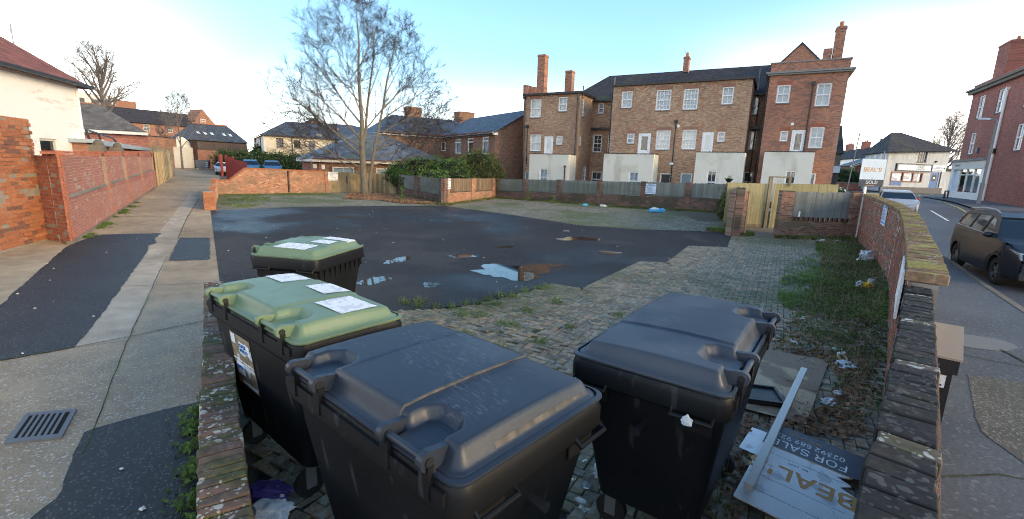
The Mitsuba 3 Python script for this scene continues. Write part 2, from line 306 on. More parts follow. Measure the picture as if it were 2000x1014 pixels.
scene['m_hallbrick'] = pr(f_wall([(.24, .12, .075), (.33, .17, .10), (.17, .085, .06)], (.27, .21, .16)), .85)
scene['m_warmbrick'] = pr(f_wall([(.36, .15, .085), (.45, .20, .115), (.27, .11, .07), (.50, .29, .19)], (.38, .30, .22), dirt=(.16, .14, .10), dirt_amt=.45), .85)
scene['m_dwarf'] = pr(f_wall([(.15, .075, .055), (.21, .10, .075), (.10, .06, .05), (.26, .15, .11)], (.17, .15, .12), dirt=(.045, .05, .03), dirt_amt=.7), .9)
scene['m_dwarf_red'] = pr(f_wall([(.22, .10, .07), (.29, .14, .09), (.13, .07, .06), (.30, .21, .16)], (.27, .23, .18), dirt=(.09, .095, .05), dirt_amt=.5), .9)
scene['m_farbrick'] = pr(f_wall([(.30, .13, .085), (.36, .17, .11)], (.30, .20, .15)), .9)
# render, paint, plastics
def f_render(lo, hi, st):
    def f(p, n, uv):
        c = mix(lo, hi, fbm(p.x * .5, p.y * .5, p.z * .5, 4)); s = smoothstep(.48, .8, fbm(p.x * 4 + p.y * 4, 7, p.z * .35, 4)); c = mix(c, c * C(*st), s * .9); return mix(c, c * C(.78, .76, .70), smoothstep(.58, .75, fbm(p.x * 1.1 + 3, p.y * 1.1, p.z * 1.1, 4)) * .6)
    return f
scene['m_shopwhite'] = pr(f_render((.47, .50, .52), (.55, .58, .60), (.8, .8, .8)), .8)
scene['m_cream'] = pr(f_render((.68, .65, .55), (.77, .74, .65), (.75, .72, .66)), .85)
def f_whitebrick(p, n, uv):
    v = uv.y / .075; row = dr.floor(v); u = uv.x / .225 + .5 * (row - 2 * dr.floor(row / 2)); cu = dr.floor(u)
    m = dr.maximum(smoothstep(.44, .5, dr.abs(u - cu - .5)), smoothstep(.36, .46, dr.abs(v - row - .5)))
    wear = smoothstep(.66, .78, fbm(uv.x * 1.3, uv.y * 5, 2, 3)) * cell_rand(cu, row, 4)
    return mix(mix((.83, .81, .76), (.88, .86, .82), noise(uv.x * .8, uv.y * .8, 1)) * (1 - .10 * m), C(.55, .50, .40), wear * .6)
scene['m_whitebrick'] = pr(f_whitebrick, .7)
scene['m_oldrender'] = pr(lambda p, n, uv: mix((.66, .58, .44), (.40, .33, .20), smoothstep(.42, .7, fbm(p.x * .9 + p.y * .5, p.z * 1.1, 3, 4)) * smoothstep(5.2, 3.2, p.z)), .85)
mat('m_white', (.84, .84, .83), .45); mat('m_offwhite', (.62, .61, .56), .6); mat('m_blackpaint', (.018, .018, .02), .4); mat('m_blue', (.02, .12, .36), .35); mat('m_navy', (.025, .035, .065), .4)
mat('m_orangeprint', (.55, .28, .09), .6); mat('m_maroon', (.10, .03, .035), .5); mat('m_signtext', (.10, .13, .24), .5); mat('m_signband', (.12, .2, .45), .5); mat('m_greentext', (.08, .32, .14), .5); mat('m_bluewhite', (.60, .70, .80), .4)
mat('m_metal', (.42, .43, .44), .35, metallic=.8); mat('m_lead', (.10, .105, .11), .5); mat('m_terracotta', (.45, .18, .10), .8); mat('m_greymetal', (.11, .12, .135), .5); mat('m_red', (.42, .03, .03), .3); mat('m_yellowline', (.45, .36, .10), .7)
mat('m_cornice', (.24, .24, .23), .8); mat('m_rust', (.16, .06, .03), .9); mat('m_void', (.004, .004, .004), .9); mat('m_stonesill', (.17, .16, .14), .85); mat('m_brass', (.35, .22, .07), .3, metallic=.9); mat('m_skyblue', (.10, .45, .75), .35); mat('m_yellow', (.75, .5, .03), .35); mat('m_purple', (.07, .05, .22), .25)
mat('m_cardboard', (.42, .31, .19), .9); mat('m_foil', (.55, .57, .60), .35, metallic=.5); mat('m_paper', (.72, .74, .76), .6); mat('m_tarp', (.32, .38, .42), .5)
scene['m_pane'] = {'type': 'thindielectric', 'int_ior': 1.5}
mat('m_blind', (.58, .63, .62), .8); mat('m_dark', (.02, .022, .025), .5); mat('m_curtain', (.30, .40, .47), .9)
scene['m_glass'] = {'type': 'dielectric', 'int_ior': 1.5}
scene['m_carglass'] = {'type': 'principled', 'base_color': {'type': 'rgb', 'value': [.012, .016, .02]}, 'roughness': .06, 'specular': .8}
def f_roof(lo, hi, h, l, moss):
    def f(p, n, uv):
        v = uv.y / h; row = dr.floor(v); u = uv.x / l + .5 * (row - 2 * dr.floor(row / 2)); cu = dr.floor(u); r = cell_rand(cu, row, 7)
        c = mix(lo, hi, r) * (.8 + .4 * noise(uv.x * 3, uv.y * 3, 1))
        c = c * (1 - .5 * smoothstep(.40, .5, dr.abs(v - row - .5))) * (1 - .3 * smoothstep(.43, .5, dr.abs(u - cu - .5)))
        if moss: c = mix(c, mix((.06, .085, .02), (.12, .14, .04), noise(uv.x * 8, uv.y * 8, 4)), smoothstep(.54, .68, fbm(uv.x * .55 + 2.2, uv.y * .4, 6, 4)) * moss * smoothstep(7.5, 3.5, uv.x))
        return c
    return f
scene['m_roofdark'] = pr(f_roof((.030, .028, .032), (.055, .048, .05), .16, .2, .25), .8)
scene['m_slate'] = pr(f_roof((.045, .055, .072), (.085, .095, .115), .22, .3, .18), .55)
scene['m_slatemoss'] = pr(f_roof((.085, .10, .125), (.17, .185, .205), .26, .4, .5), .6)
scene['m_rooftile'] = pr(f_roof((.15, .055, .045), (.22, .085, .06), .24, .28, .12), .75)
scene['m_greytile'] = pr(f_roof((.10, .09, .085), (.15, .14, .13), .3, .3, .1), .8)
def f_wood(lo, hi, alg, algc):
    def f(p, n, uv):
        a = p.x * 13 + p.y * 9; c = mix(lo, hi, noise(a * 1.3, p.z * .7, 1)) * (.72 + .55 * fbm(a * 9, p.y * 40, p.z * 3, 3))
        return mix(c, C(*algc), smoothstep(.4, .7, fbm(p.x * .8 + p.y * .9, p.z * 1.5, 3, 4)) * alg)
    return f
scene['m_wgrey'] = pr(f_wood((.14, .15, .13), (.26, .265, .23), .5, (.075, .10, .06)), .9)
scene['m_wgrey2'] = pr(f_wood((.14, .15, .15), (.24, .25, .24), .35, (.07, .085, .06)), .9)
scene['m_wbrown'] = pr(f_wood((.11, .075, .05), (.30, .22, .15), .2, (.06, .05, .03)), .9)
scene['m_wold'] = pr(f_wood((.20, .155, .10), (.36, .28, .17), .5, (.09, .09, .05)), .9)
scene['m_wnew'] = pr(f_wood((.30, .255, .13), (.44, .38, .21), .3, (.20, .19, .09)), .85)
scene['m_wgold'] = pr(f_wood((.42, .29, .13), (.58, .42, .21), .3, (.34, .27, .17)), .85)
scene['m_redfence'] = pr(lambda p, n, uv: mix((.26, .035, .03), (.36, .055, .045), noise(p.x * 3, p.y * 3, p.z)), .6)
scene['m_darkboard'] = pr(f_wood((.075, .055, .05), (.12, .09, .08), 0, (0, 0, 0)), .85)
# bins
def f_binblack(p, n, uv):
    c = mix((.013, .019, .031), (.021, .029, .045), fbm(p.x * 3, p.y * 3, p.z * 3, 3))
    sc = smoothstep(.60, .72, fbm((p.x + p.y) * 95, (p.x - p.y) * 19, 1, 3)) * smoothstep(.60, .70, fbm(p.x * 1.7 + 4.3, p.y * 1.7 + .6, 3, 3)); du = smoothstep(.45, .8, fbm(p.x * 1.6, p.y * 1.6, 8, 4))
    return mix(mix(c, C(.085, .095, .11), du * .4), C(.17, .19, .22), sc * .25)
scene['m_binblack'] = {'type': 'principled', 'base_color': proc(f_binblack), 'roughness': proc(lambda p, n, uv: .36 + .16 * fbm(p.x * 5, p.y * 5, p.z * 5, 3)), 'specular': .55}
scene['m_binwear'] = pr(lambda p, n, uv: mix((.03, .028, .027), (.11, .095, .078), noise(p.x * 40, p.y * 40, 1)), .6)
def f_bingreen(p, n, uv):
    c = mix((.125, .185, .11), (.16, .23, .135), fbm(p.x * 2.4, p.y * 2.4, 3, 4)); s = smoothstep(.6, .78, fbm(p.x * 9, p.y * 9, 2, 4)); return mix(c, C(.10, .14, .075), s * .35)
scene['m_bingreen'] = {'type': 'principled', 'base_color': proc(f_bingreen), 'roughness': .42, 'specular': .5}
def f_binbody(p, n, uv):
    c = mix((.005, .0055, .007), (.010, .011, .013), noise(p.x * 3, p.y * 3, p.z * 3)); s = smoothstep(.68, .78, fbm(p.x * 14, p.y * 14, p.z * 2.2, 3)); return mix(c, C(.10, .10, .10), s * .25)
scene['m_binbody'] = pr(f_binbody, .5, .3)
mat('m_rubber', (.018, .018, .018), .8); mat('m_plasticblack', (.015, .016, .018), .4)
def f_notice(p, n, uv): return mix((.72, .74, .76), (.50, .44, .46), smoothstep(.55, .62, noise(p.x * 30 + p.y * 8, p.y * 24, 3)) * .5)
scene['m_notice'] = pr(f_notice, .5)
def f_sticker(p, n, uv):
    c = mix((.10, .07, .04), (.40, .31, .20), fbm(p.x * 26, p.y * 26, p.z * 26, 3)); return mix(c, C(.55, .58, .62), smoothstep(.62, .7, noise(p.x * 14, p.y * 14, p.z * 14)))
scene['m_sticker'] = pr(f_sticker, .3)
# cars
for nm, c in (('grey', (.018, .023, .032)), ('blue', (.05, .16, .30)), ('bluedark', (.03, .09, .20)), ('white', (.75, .76, .76)), ('silver', (.42, .42, .43))):
    mat('m_car' + nm, c, .3, .25, metallic=.1, clearcoat=.35, clearcoat_gloss=.95)
mat('m_rim', (.35, .36, .37), .3, metallic=.9); mat('m_lamp', (.30, .32, .34), .12); mat('m_taillamp', (.30, .02, .02), .15)
# plants
def leafmat(name, lo, hi, tr=.5):
    scene[name] = {'type': 'principledthin', 'base_color': proc(lambda p, n, uv: mix(lo, hi, noise(p.x * 7, p.y * 7, p.z * 7)) * (.6 + .8 * noise(p.x * 1.3, p.y * 1.3, p.z * 1.3))), 'roughness': .55, 'diff_trans': tr, 'spec_trans': 0.0}
leafmat('m_ivy', (.04, .085, .028), (.10, .175, .055)); leafmat('m_laurel', (.085, .165, .05), (.17, .29, .09)); leafmat('m_shrub', (.06, .085, .035), (.15, .16, .07)); leafmat('m_weed', (.08, .14, .04), (.18, .27, .08)); leafmat('m_grass', (.10, .15, .035), (.22, .28, .09)); leafmat('m_hedge', (.055, .10, .04), (.11, .17, .07))
leafmat('m_dead', (.20, .115, .07), (.42, .27, .18), .3); leafmat('m_rustleaf', (.16, .10, .05), (.26, .17, .09), .3); leafmat('m_drygrass', (.20, .17, .09), (.34, .29, .18), .3)
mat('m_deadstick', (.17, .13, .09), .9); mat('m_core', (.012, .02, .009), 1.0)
scene['m_bark'] = pr(lambda p, n, uv: mix((.095, .082, .062), (.235, .205, .155), fbm(p.x * 7, p.y * 7, p.z * 3, 4)), .9)
scene['m_barkfine'] = pr(lambda p, n, uv: mix((.034, .029, .029), (.07, .058, .052), noise(p.x * 3, p.y * 3, p.z * 3)), .9)
mat('m_barkfar', (.17, .145, .13), .9); mat('m_barkivy', (.10, .085, .06), .9)
def f_chip(p, n, uv):
    c = mix((.36, .26, .16), (.47, .36, .25), fbm(p.x * 4, p.y * 4, 0, 4)) * (.8 + .4 * noise(p.x * 60, p.y * 60, 0)); s = smoothstep(.46, .52, fbm(p.x * 1.5 + 1.9, p.y * 1.5 + .6, 4, 4)); return mix(c, C(.14, .095, .07), s * .7)
scene['m_chip'] = pr(f_chip, .8)
def f_board(p, n, uv):
    c = mix((.70, .72, .73), (.82, .83, .83), fbm(p.x * 3, p.y * 3, 0, 3)); s = smoothstep(.6, .75, fbm(p.x * 8, p.y * 8, 3, 4)); return mix(c, C(.25, .27, .27), s * .5)
scene['m_board'] = pr(f_board, .45)
scene['m_water'] = {'type': 'principled', 'base_color': {'type': 'rgb', 'value': [.012, .011, .010]}, 'roughness': .025, 'specular': .65}

for k_ in [k for k in scene if k.startswith('m_')]:         # both sides of every opaque surface
    if scene[k_]['type'] in ('principled', 'bumpmap'): scene[k_] = two(scene[k_])

# ---------------------------------------------------------------- the setting: ground, lane, car park, road
LE, LN, LO = np.array([-.545, .838]), np.array([.838, .545]), np.array([-1.18, 1.87])   # the lane runs along LE; the low wall stands on it
lane = lambda s, n: tuple(LO + LE * s + LN * n)
WALL = [(.80, .92, 1.45), (1.0, 1.14, 1.45), (1.3, 1.48, 1.45), (1.97, 2.22, 1.45), (2.72, 3.07, 1.45), (4.1, 4.66, 1.6), (5.3, 6.1, 1.63), (6.6, 7.72, 1.66), (8.0, 9.45, 1.72), (9.6, 11.5, 1.78), (11.5, 14.4, 1.85), (14.35, 19.15, 1.93)]
ground_z = lambda x, y: gz(x, y) - .04
big = sg.box(-260, -40, 260, 330)
struct('ground', sheet(big, 0, 12, ground_z), 'm_ground')
lane_pg = poly(lane(-3.5, -.20), lane(5.2, -.2), lane(5.2, 0), (-13.75, 20.9), (-18.9, 28.9), (-30, 47.5), (-47, 74), (-64, 97), (-58, 72), (-36.4, 50.1), (-25, 32.5), (-11.5, 11.8), (-12.9, 12.5), (-11.4, 9), (-15, 5), (-12, -4))
struct('lane', sheet(lane_pg, 0, 1.6), 'm_concrete')
patch1 = wobble(poly((-12.34, 13.43), (-11.72, 13.88), (-11.01, 14.27), (-10.53, 13.36), (-9.97, 12.69), (-9.88, 12.29), (-9.31, 11.52), (-7.34, 8.40), (-6.31, 6.74), (-5.63, 5.60), (-5.86, 5.33), (-6.08, 5.13), (-7.4, 4.1), (-10, 6.2), (-8.13, 7.00), (-9.34, 8.66), (-11.46, 11.62)), .035, .12, 2, 6)
patch2 = wobble(poly((-10, 13.64), (-9.27, 13.91), (-7.36, 10.97), (-8.12, 10.64)), .04, .12, 3, 5)
patch3 = wobble(poly((-3.86, 3.81), (-3.79, 3.91), (-3.43, 4.25), (-3.0, 4.55), lane(1.9, -.2), lane(-3, -.2), (-3.2, 1.5), (-3.28, 2.77), (-3.31, 3.0), (-3.67, 3.51)), .03, .1, 4, 6)
strip = poly((-19.4, 27.65), (-13.8, 18.6), (-11.15, 14.33), (-9.31, 11.52), (-5.63, 5.6), (-5.23, 5.96), (-8.51, 11.18), (-9.91, 13.48), (-12.6, 17.65), (-17.6, 25.8))
struct('lane_strip', sheet(strip.difference(patch1).difference(patch2), .004, .8), 'm_concrete_strip')
struct('asphalt_patch', sheet(patch1, .008, .5), 'm_patch', 'large dark asphalt repair in the concrete lane')
struct('asphalt_patch', sheet(patch2, .008, .5), 'm_patch', 'small square asphalt repair by the car park edge')
struct('asphalt_patch', sheet(patch3, .008, .4), 'm_patch', 'dark asphalt repair below the drain beside the low wall')
def crack(pts, w, seed):
    l = sg.LineString(pts); n = max(6, int(l.length / .12)); q = np.array([l.interpolate(i / n, normalized=True).coords[0] for i in range(n + 1)])
    q = q + (np.stack([meshkit.fbm(np.column_stack([q * 3, np.full(n + 1, seed + k)]), 2) for k in (.5, 7.5)], 1) - .5) * .03
    return sg.LineString(q).buffer(w, cap_style=2)
cracks = [crack([(-6.08, 5.13), (-5.63, 5.6), (-5.22, 6.12), (-4.73, 6.82)], .008, 1), crack([(-17.6, 25.8), (-12.6, 17.65), (-9.95, 13.5)], .010, 2), crack([(-8.5, 11.1), (-5.23, 5.96), (-3.84, 3.89), (-3.6, 3.5)], .005, 3),
          crack([(-28.3, 37.5), (-26.0, 39.6)], .05, 4), crack([(-19.43, 23.86), (-16.6, 25.5)], .03, 5), crack([(-15.27, 17.23), (-13.4, 17.9), (-12.0, 18.6)], .02, 6), crack([(-9.9, 13.5), (-9.0, 13.8)], .012, 8), crack([(-7.3, 8.4), (-5.9, 9.0)], .008, 9)]
struct('lane_joint', sheet(shapely.union_all(cracks), .012, .5), 'm_joint')
# car park: paved lot with a worn asphalt middle
ASP = [(-13.56, 20.57), (-11.68, 23.71), (-9.30, 25.92), (-4.43, 29.53), (-.08, 25.13), (3.04, 21.37), (5.69, 20.57), (9.3, 20.6), (9.87, 20.6), (7.61, 16.16), (6.27, 16.23), (4.39, 12.92), (3.68, 13.02), (1.52, 9.68), (.88, 10.05), (.56, 9.48), (.02, 9.0), (-.64, 8.21), (-1.34, 7.88), (-2.2, 7.6), (-2.9, 6.6), (-3.6, 5.9), lane(5.15, .1), lane(5.25, -.02)]
asphalt = poly(*ASP)
lot = poly(lane(-1.4, .1), lane(5.15, .1), (-13.75, 20.9), (-18.7, 29.0), (-14.4, 35.8), (-11.67, 38.6), (-9.5, 37.6), (-4.55, 30.3), (-1.6, 39.3), (14.0, 29.8), (9.9, 20.6), (9.99, 19.64), (11.06, 19.28), (14.35, 19.15), *[(x, y) for x, y, z in WALL[::-1]])
struct('car_park', sheet(asphalt, .006, 1.0), 'm_asphalt', 'dark damp asphalt car park', smooth=True)
pav = lot.difference(asphalt.buffer(.002))
near_box = sg.box(-4.4, -5, 20, 20.6); near_pav, far_pav = [pav.intersection(near_box)], [pav.difference(near_box.buffer(.002))]
struct('paving_bed', sheet(shapely.union_all(near_pav), -.012, 1.3), 'm_joint')
struct('mossy_paving', sheet(shapely.union_all(far_pav), .004, .8), 'm_farpave', 'mossy block paving along the fences')
struct('alley', sheet(poly((9.6, 20.6), (9.99, 19.6), (11.1, 19.28), (16.5, 19.3), (16.5, 24.5), (11, 24.5)), .003, .8), 'm_verge', 'concrete path behind the gateway')
# herringbone blocks, one by one
pave = struct('block_paving', sheet(poly((3.0, 9.0), (3.1, 9.0), (3.1, 9.1)), -.02, 1), 'm_joint', 'herringbone block paving grown through with moss')
pa, pb = np.array([.5, .866]), np.array([-.866, .5])
npav = shapely.union_all(near_pav).buffer(-.01); shapely.prepare(npav)
edge_line = sg.LineString(ASP[8:15])
border = edge_line.buffer(.11, cap_style=2).intersection(npav)
r_ = np.random.default_rng(3)
blocks = []
for i in range(-260, 260):
    for j in range(-130, 130):
        # 90 degree herringbone on a .1 m grid
        k = (i + j) % 4
        if k == 0: a0, b0, la, lb = i, j, 2, 1
        elif k == 2: a0, b0, la, lb = i, j, 1, 2
        else: continue
        c = pa * (a0 + la / 2) * .104 + pb * (b0 + lb / 2) * .104 + np.array([3.0, 9.0])
        if -3 < c[0] < 15.5 and .5 < c[1] < 21: blocks.append((c, la, lb))
pts = shapely.points(np.array([b[0] for b in blocks])); keep = shapely.contains(npav, pts) & ~shapely.contains(border, pts)
blocks = [b for b, q in zip(blocks, keep) if q]
def soldier(line, depth=.2, w=.104):
    out = []
    for A, B in zip(line.coords[:-1], line.coords[1:]):
        A, B = np.array(A), np.array(B); L = np.linalg.norm(B - A); d = (B - A) / L; nrm = np.array([-d[1], d[0]])
        if not shapely.contains(npav, sg.Point(*((A + B) / 2 + nrm * .1))): nrm = -nrm
        for k in range(int(L / w)): out.append((A + d * (k + .5) * w + nrm * depth / 2, d, nrm, w, depth))
    return out
def block_mesh(c, u, v, lu, lv, tilt, dz):
    g = .0035; hu, hv, ch = lu / 2 - g, lv / 2 - g, .006
    z0 = float(gz(*c)); p = []
    for (h, zz) in ((1.0, -.03), (1.0, -.006), (0, 0)):
        for sx, sy in ((-1, -1), (1, -1), (1, 1), (-1, 1)):
            a, b = sx * (hu - (0 if h else ch)), sy * (hv - (0 if h else ch)); q = c + u * a + v * b
            p.append((q[0], q[1], z0 + zz + dz + tilt[0] * a + tilt[1] * b))
    f = [(8, 9, 10), (8, 10, 11)]
    for o in (0, 4):
        for k in range(4): q = (k + 1) % 4; f += [(o + k, o + q, o + 4 + q), (o + k, o + 4 + q, o + 4 + k)]
    return np.array(p), np.array(f)
made = []
for c, la, lb in blocks:
    rough = 1.0 + 1.6 * float(ss(8.5, 6, c[1] - .25 * c[0]))
    made.append((c, block_mesh(c, pa, pb, la * .104, lb * .104, r_.normal(0, .022 * rough, 2), r_.normal(.004, .0028 * rough))))
for c, d, nrm, w, dep in soldier(edge_line): made.append((c, block_mesh(c, d, nrm, w, dep, r_.normal(0, .01, 2), .006)))
def seen(c):                                            # how large it shows: nearest first among those not under a bin
    return np.hypot(c[0], c[1]) + (30 if c[1] < 5.2 or abs(c[0] - 2) > 6 else 0)
made.sort(key=lambda m: seen(m[0]))
def joinvf(ms):
    vs = np.concatenate([m[0] for m in ms]); o = np.cumsum([0] + [len(m[0]) for m in ms])[:-1]
    return trimesh.Trimesh(vs, np.concatenate([m[1] + k for m, k in zip(ms, o)]), process=False)
for c, (v, f) in made[:290]: put('block', trimesh.Trimesh(v, f, process=False), 'm_paver%d' % r_.choice([0, 0, 1, 2, 3]), pave)
rest = [m for c, m in made[290:]]; pick = r_.choice([0, 0, 1, 2, 3], len(rest))
for k in range(4):
    put('blocks', joinvf([m for m, q in zip(rest, pick) if q == k]), 'm_paver%d' % k, pave, kind='stuff')
# puddles
def puddle(cx, cy, rx, ry, rot, seed, label):
    a = np.linspace(0, 2 * np.pi, 48, endpoint=False); rr = 1 + (meshkit.fbm(np.column_stack([np.cos(a) * 1.6, np.sin(a) * 1.6, a * 0 + seed]), 4, seed) - .5) * 1.5
    pg = affinity.translate(affinity.rotate(sg.Polygon(np.column_stack([np.cos(a) * rr * rx, np.sin(a) * rr * ry])), rot), cx, cy).buffer(0).intersection(asphalt)
    if pg.area > .002: struct('puddle', sheet(pg, .0105, .5), 'm_water', label)
puddle(-.15, 11.15, .95, .8, 20, 1, 'wide shallow puddle in the middle of the car park'); puddle(.85, 11.9, .62, .22, 10, 2, None)
puddle(-3.0, 12.0, .22, .5, -20, 3, None); puddle(-2.95, 9.75, .2, .42, -25, 4, None); puddle(-1.7, 9.5, .16, .22, 0, 5, None)
puddle(-1.35, 12.9, .4, .2, 30, 6, None); puddle(-.2, 14.6, .4, .16, 35, 8, None); puddle(2.4, 17.0, .75, .4, 10, 9, None); puddle(3.05, 14.1, .4, .3, -10, 10, None)
puddle(-7.8, 20.9, .35, .2, 0, 12, None); puddle(-4.9, 17.7, .3, .16, 10, 13, None); 
puddle(3.1, 11.6, .16, .1, 0, 17, None)
# road, kerb and pavement on the right
kerb = [(1.5, -6), (6.3, 2.7), (10.25, 8.9), (12.3, 12.04), (13.6, 13.9), (18.2, 21.3), (24, 31), (28, 40), (30, 60)]
kl = sg.LineString(kerb)
road = poly(*kerb, (120, 62), (120, 48), (45.2, 50.4), (42.5, 47.5), (38.7, 44.3), (30.6, 31.1), (22.0, 19.5), (8, -4))
struct('road', sheet(road, .0, 2), 'm_road')
wpath = [(x + .2, y - .18) for x, y, z in WALL]
pavement = poly(*[(x, y) for x, y in [(.5, -.5)] + wpath], (15.2, 20), (22, 34), *kerb[::-1][2:])
PZ = .09
struct('pavement', sheet(pavement, PZ, .8), 'm_pavement')
for A, B in zip(kerb[:-2], kerb[1:-1]):
    A, B = np.array(A), np.array(B); L = np.linalg.norm(B - A); n_ = max(1, round(L / .92)); d = (B - A) / L; fk = Fr(A, d)
    kk = 'kerb'
    for i in range(n_):
        c = A + d * (i + .5) * L / n_
        if np.hypot(*c) < 30 and c[1] > 1: 
            if 'kerb' not in labels: labels['kerb'] = {'kind': 'structure'}; used.add('kerb'); scene['kerb'] = mikit.ply(fk.box(-.3, -.29, -.3, -.2, .0, .1), 'm_verge')
            z = float(gz(*c)); f2 = Fr(A, d, z); put('kerb_stone', f2.box(i * L / n_ + .005, (i + 1) * L / n_ - .005, -.2, PZ + .012, -.13, .0), 'm_verge', 'kerb')
farpave = poly((22.0, 19.5), (30.6, 31.1), (38.7, 44.3), (42.5, 47.5), (45.2, 50.4), (120, 48), (120, 30), (40, 5))
struct('pavement', sheet(farpave, .08, 2.4), 'm_pavement', 'pavement in front of the corner shop')
def stripe(pts, w, dz=.006): return sheet(sg.LineString(pts).buffer(w, cap_style=2), dz, .8)
struct('yellow_line', stripe([(27, 27.2), (30.1, 31.5), (36.5, 41.3), (38.2, 44.6), (41.5, 48.0), (45.2, 50.9), (60, 51)], .05), 'm_yellowline')
struct('white_line', stripe([(24.1, 25.6), (26.6, 29.6)], .06), 'm_offwhite'); struct('white_line', stripe([(18.6, 17.6), (21.0, 21.0)], .06), 'm_offwhite')
for k in range(9): struct('white_line', stripe([(29.5 + k * 2.2, 50.5 + k * .35), (30.7 + k * 2.2, 50.7 + k * .35)], .12), 'm_offwhite')
for k in range(6): struct('white_line', stripe([(33 + k * 2.4, 47.5 + k * .6), (34.2 + k * 2.4, 47.8 + k * .6)], .09), 'm_offwhite')
struct('pavement_patch', sheet(wobble(poly((5.9, 5.55), (4.71, 4.22), (4.55, 3.6), (5.6, 3.4), (6.6, 4.6), (6.38, 5.37)), .04, .1, 5, 4), PZ + .005, .5), 'm_patchdark', 'rough gravelly patch in the pavement')
struct('pavement_patch', sheet(wobble(affinity.translate(affinity.scale(sg.Point(0, 0).buffer(1), .5, .36), 7.25, 6.8), .05, .1, 6, 4), PZ + .005, .4), 'm_patchgrey', 'pale round patch in the pavement')
struct('pavement_joint', sheet(shapely.union_all([crack([(3.2, 3.4), (4.2, 3.5), (5.2, 3.1)], .008, 3), crack([(6.0, 6.6), (7.6, 5.4)], .008, 5), crack([(7.3, 6.5), (7.0, 5.6)], .02, 7)]), PZ + .008, .4), 'm_joint')

# ---------------------------------------------------------------- walls round the car park
def brick_face(parent, fr, s0, s1, z0, z1, d, course, length, mats, seed, want=300, near=0.0, depth=.03, taper=None, bond='stretcher', skip=None, jit=.004, gap=None):
    """bricks proud of a mortar bed on the face d of a wall; the nearest WANT of them are parts, the rest one part."""
    r = np.random.default_rng(seed); g = gap or .010 * course / .075; out = []
    rows = int(round((z1 - z0) / course)); ch = (z1 - z0) / rows
    for i in range(rows):
        a = s0 - (length / 2 if i % 2 else 0)
        while a < s1 - .01:
            b = a + length; p, q = max(a, s0), min(b, s1)
            if q - p > .03:
                zc = z0 + (i + .5) * ch
                dd = d(p, zc) if callable(d) else d
                if not (skip and skip((p + q) / 2, zc)): out.append((p + g / 2, q - g / 2, z0 + i * ch + g / 2, z0 + (i + 1) * ch - g / 2, dd + r.normal(0, jit)))
            a = b
    out.sort(key=lambda t: abs((t[0] + t[1]) / 2 - near))
    pick = r.choice(len(mats), len(out), p=None)
    for t, k in list(zip(out, pick))[:want]: put('brick', fr.box(t[0], t[1], t[2], t[3], t[4] - depth, t[4]), mats[k], parent)
    for k in range(len(mats)):
        ms = [fr.box(t[0], t[1], t[2], t[3], t[4] - depth, t[4]) for t, q in list(zip(out, pick))[want:] if q == k]
        if ms: put('bricks', cat(ms), mats[k], parent, kind='stuff')
# the low wall with the lichened coping, left of the bins
lw = thing('low_brick_wall', 'low brick wall capped with lichen-spotted bricks on edge, left of the bins', 'wall')
fl = Fr(LO, LE)                                         # outwards = towards the lot; coping from d=-.215 to 0
put('core', fl.box(-1.4, 5.12, -.1, .74, -.205, -.012), 'm_mortar_dark', lw)
brick_face(lw, fl, -1.4, 5.12, 0, .735, 0.0, .075, .225, ['m_coped0', 'm_coped1', 'm_cope1'], 21, want=120, near=1.5)
fl2 = Fr(fl.at(5.12, -.215), -LE)
brick_face(lw, fl2, 0, 6.5, -.05, .735, 0.0, .075, .225, ['m_cope1', 'm_coped0'], 22, want=0)
def cope_brick(fr, s, w, z, h, d0, d1, r, tz=0):
    m = chamfer_box(w, h, d1 - d0, .007); m = m.subdivide(); v = np.array(m.vertices)
    v += (meshkit.noise(v * 28 + r.uniform(0, 99, 3)) - .5)[:, None] * .009
    v = v @ euler(r.normal(0, .018), r.normal(0, .018), r.normal(0, .03)).T
    return trimesh.Trimesh(fr.W(v + np.array([s, z - h / 2 + r.normal(0, .004), (d0 + d1) / 2 + r.normal(0, .004)])), m.faces, process=False)
r4 = np.random.default_rng(4)
for k in range(int(5.9 / .078)):
    s = 5.08 - k * .078
    put('coping_brick', cope_brick(fl, s, .068, .85, .115, -.218, .006, r4), 'm_cope%d' % r4.integers(3), lw, smooth=40)
put('coping_bed', fl.box(-1.4, 5.115, .73, .828, -.2, -.01), 'm_mortar_dark', lw)
mossb = [fl.W([[5.08 - k * .078 + .039, .832 + r4.uniform(-.004, .006), r4.uniform(-.2, 0)]])[0] for k in range(70) for _ in range(26)]
put('moss', leaves(np.array(mossb), r4.uniform(.006, .016, len(mossb)), r4, .3), 'm_grass', lw, kind='stuff')
# the curved wall on the right: pale mossy coping on the tall part, dark low part in front
rw = thing('curved_brick_wall', 'curved brick wall between car park and pavement, yellow moss on its tall far part', 'wall')
P = np.array([w[:2] for w in WALL]); Z = np.array([w[2] for w in WALL])
cum = np.r_[0, np.cumsum(np.linalg.norm(np.diff(P, axis=0), axis=1))]
def wall_at(s):
    x, y, z = (np.interp(s, cum, a) for a in (P[:, 0], P[:, 1], Z)); e = .15
    d = np.array([np.interp(s + e, cum, P[:, 0]) - np.interp(s - e, cum, P[:, 0]), np.interp(s + e, cum, P[:, 1]) - np.interp(s - e, cum, P[:, 1])]); return np.array([x, y]), z, d / np.linalg.norm(d)
SSTEP = float(np.interp(4.05, P[:, 0], cum))
def wall_strip(s0, s1, z0, zt, da, db, n=40):           # a band of wall: da..db to the right of the inner face
    rings = []
    for s in np.linspace(s0, s1, n):
        c, z, d = wall_at(s); nr = np.array([d[1], -d[0]]); b0 = float(gz(*c)) * 0 + z0; zz = zt(s) if callable(zt) else zt
        a, b = c + nr * da, c + nr * db; rings.append([(*a, b0), (*b, b0), (*b, zz), (*a, zz)])
    return loft(rings)
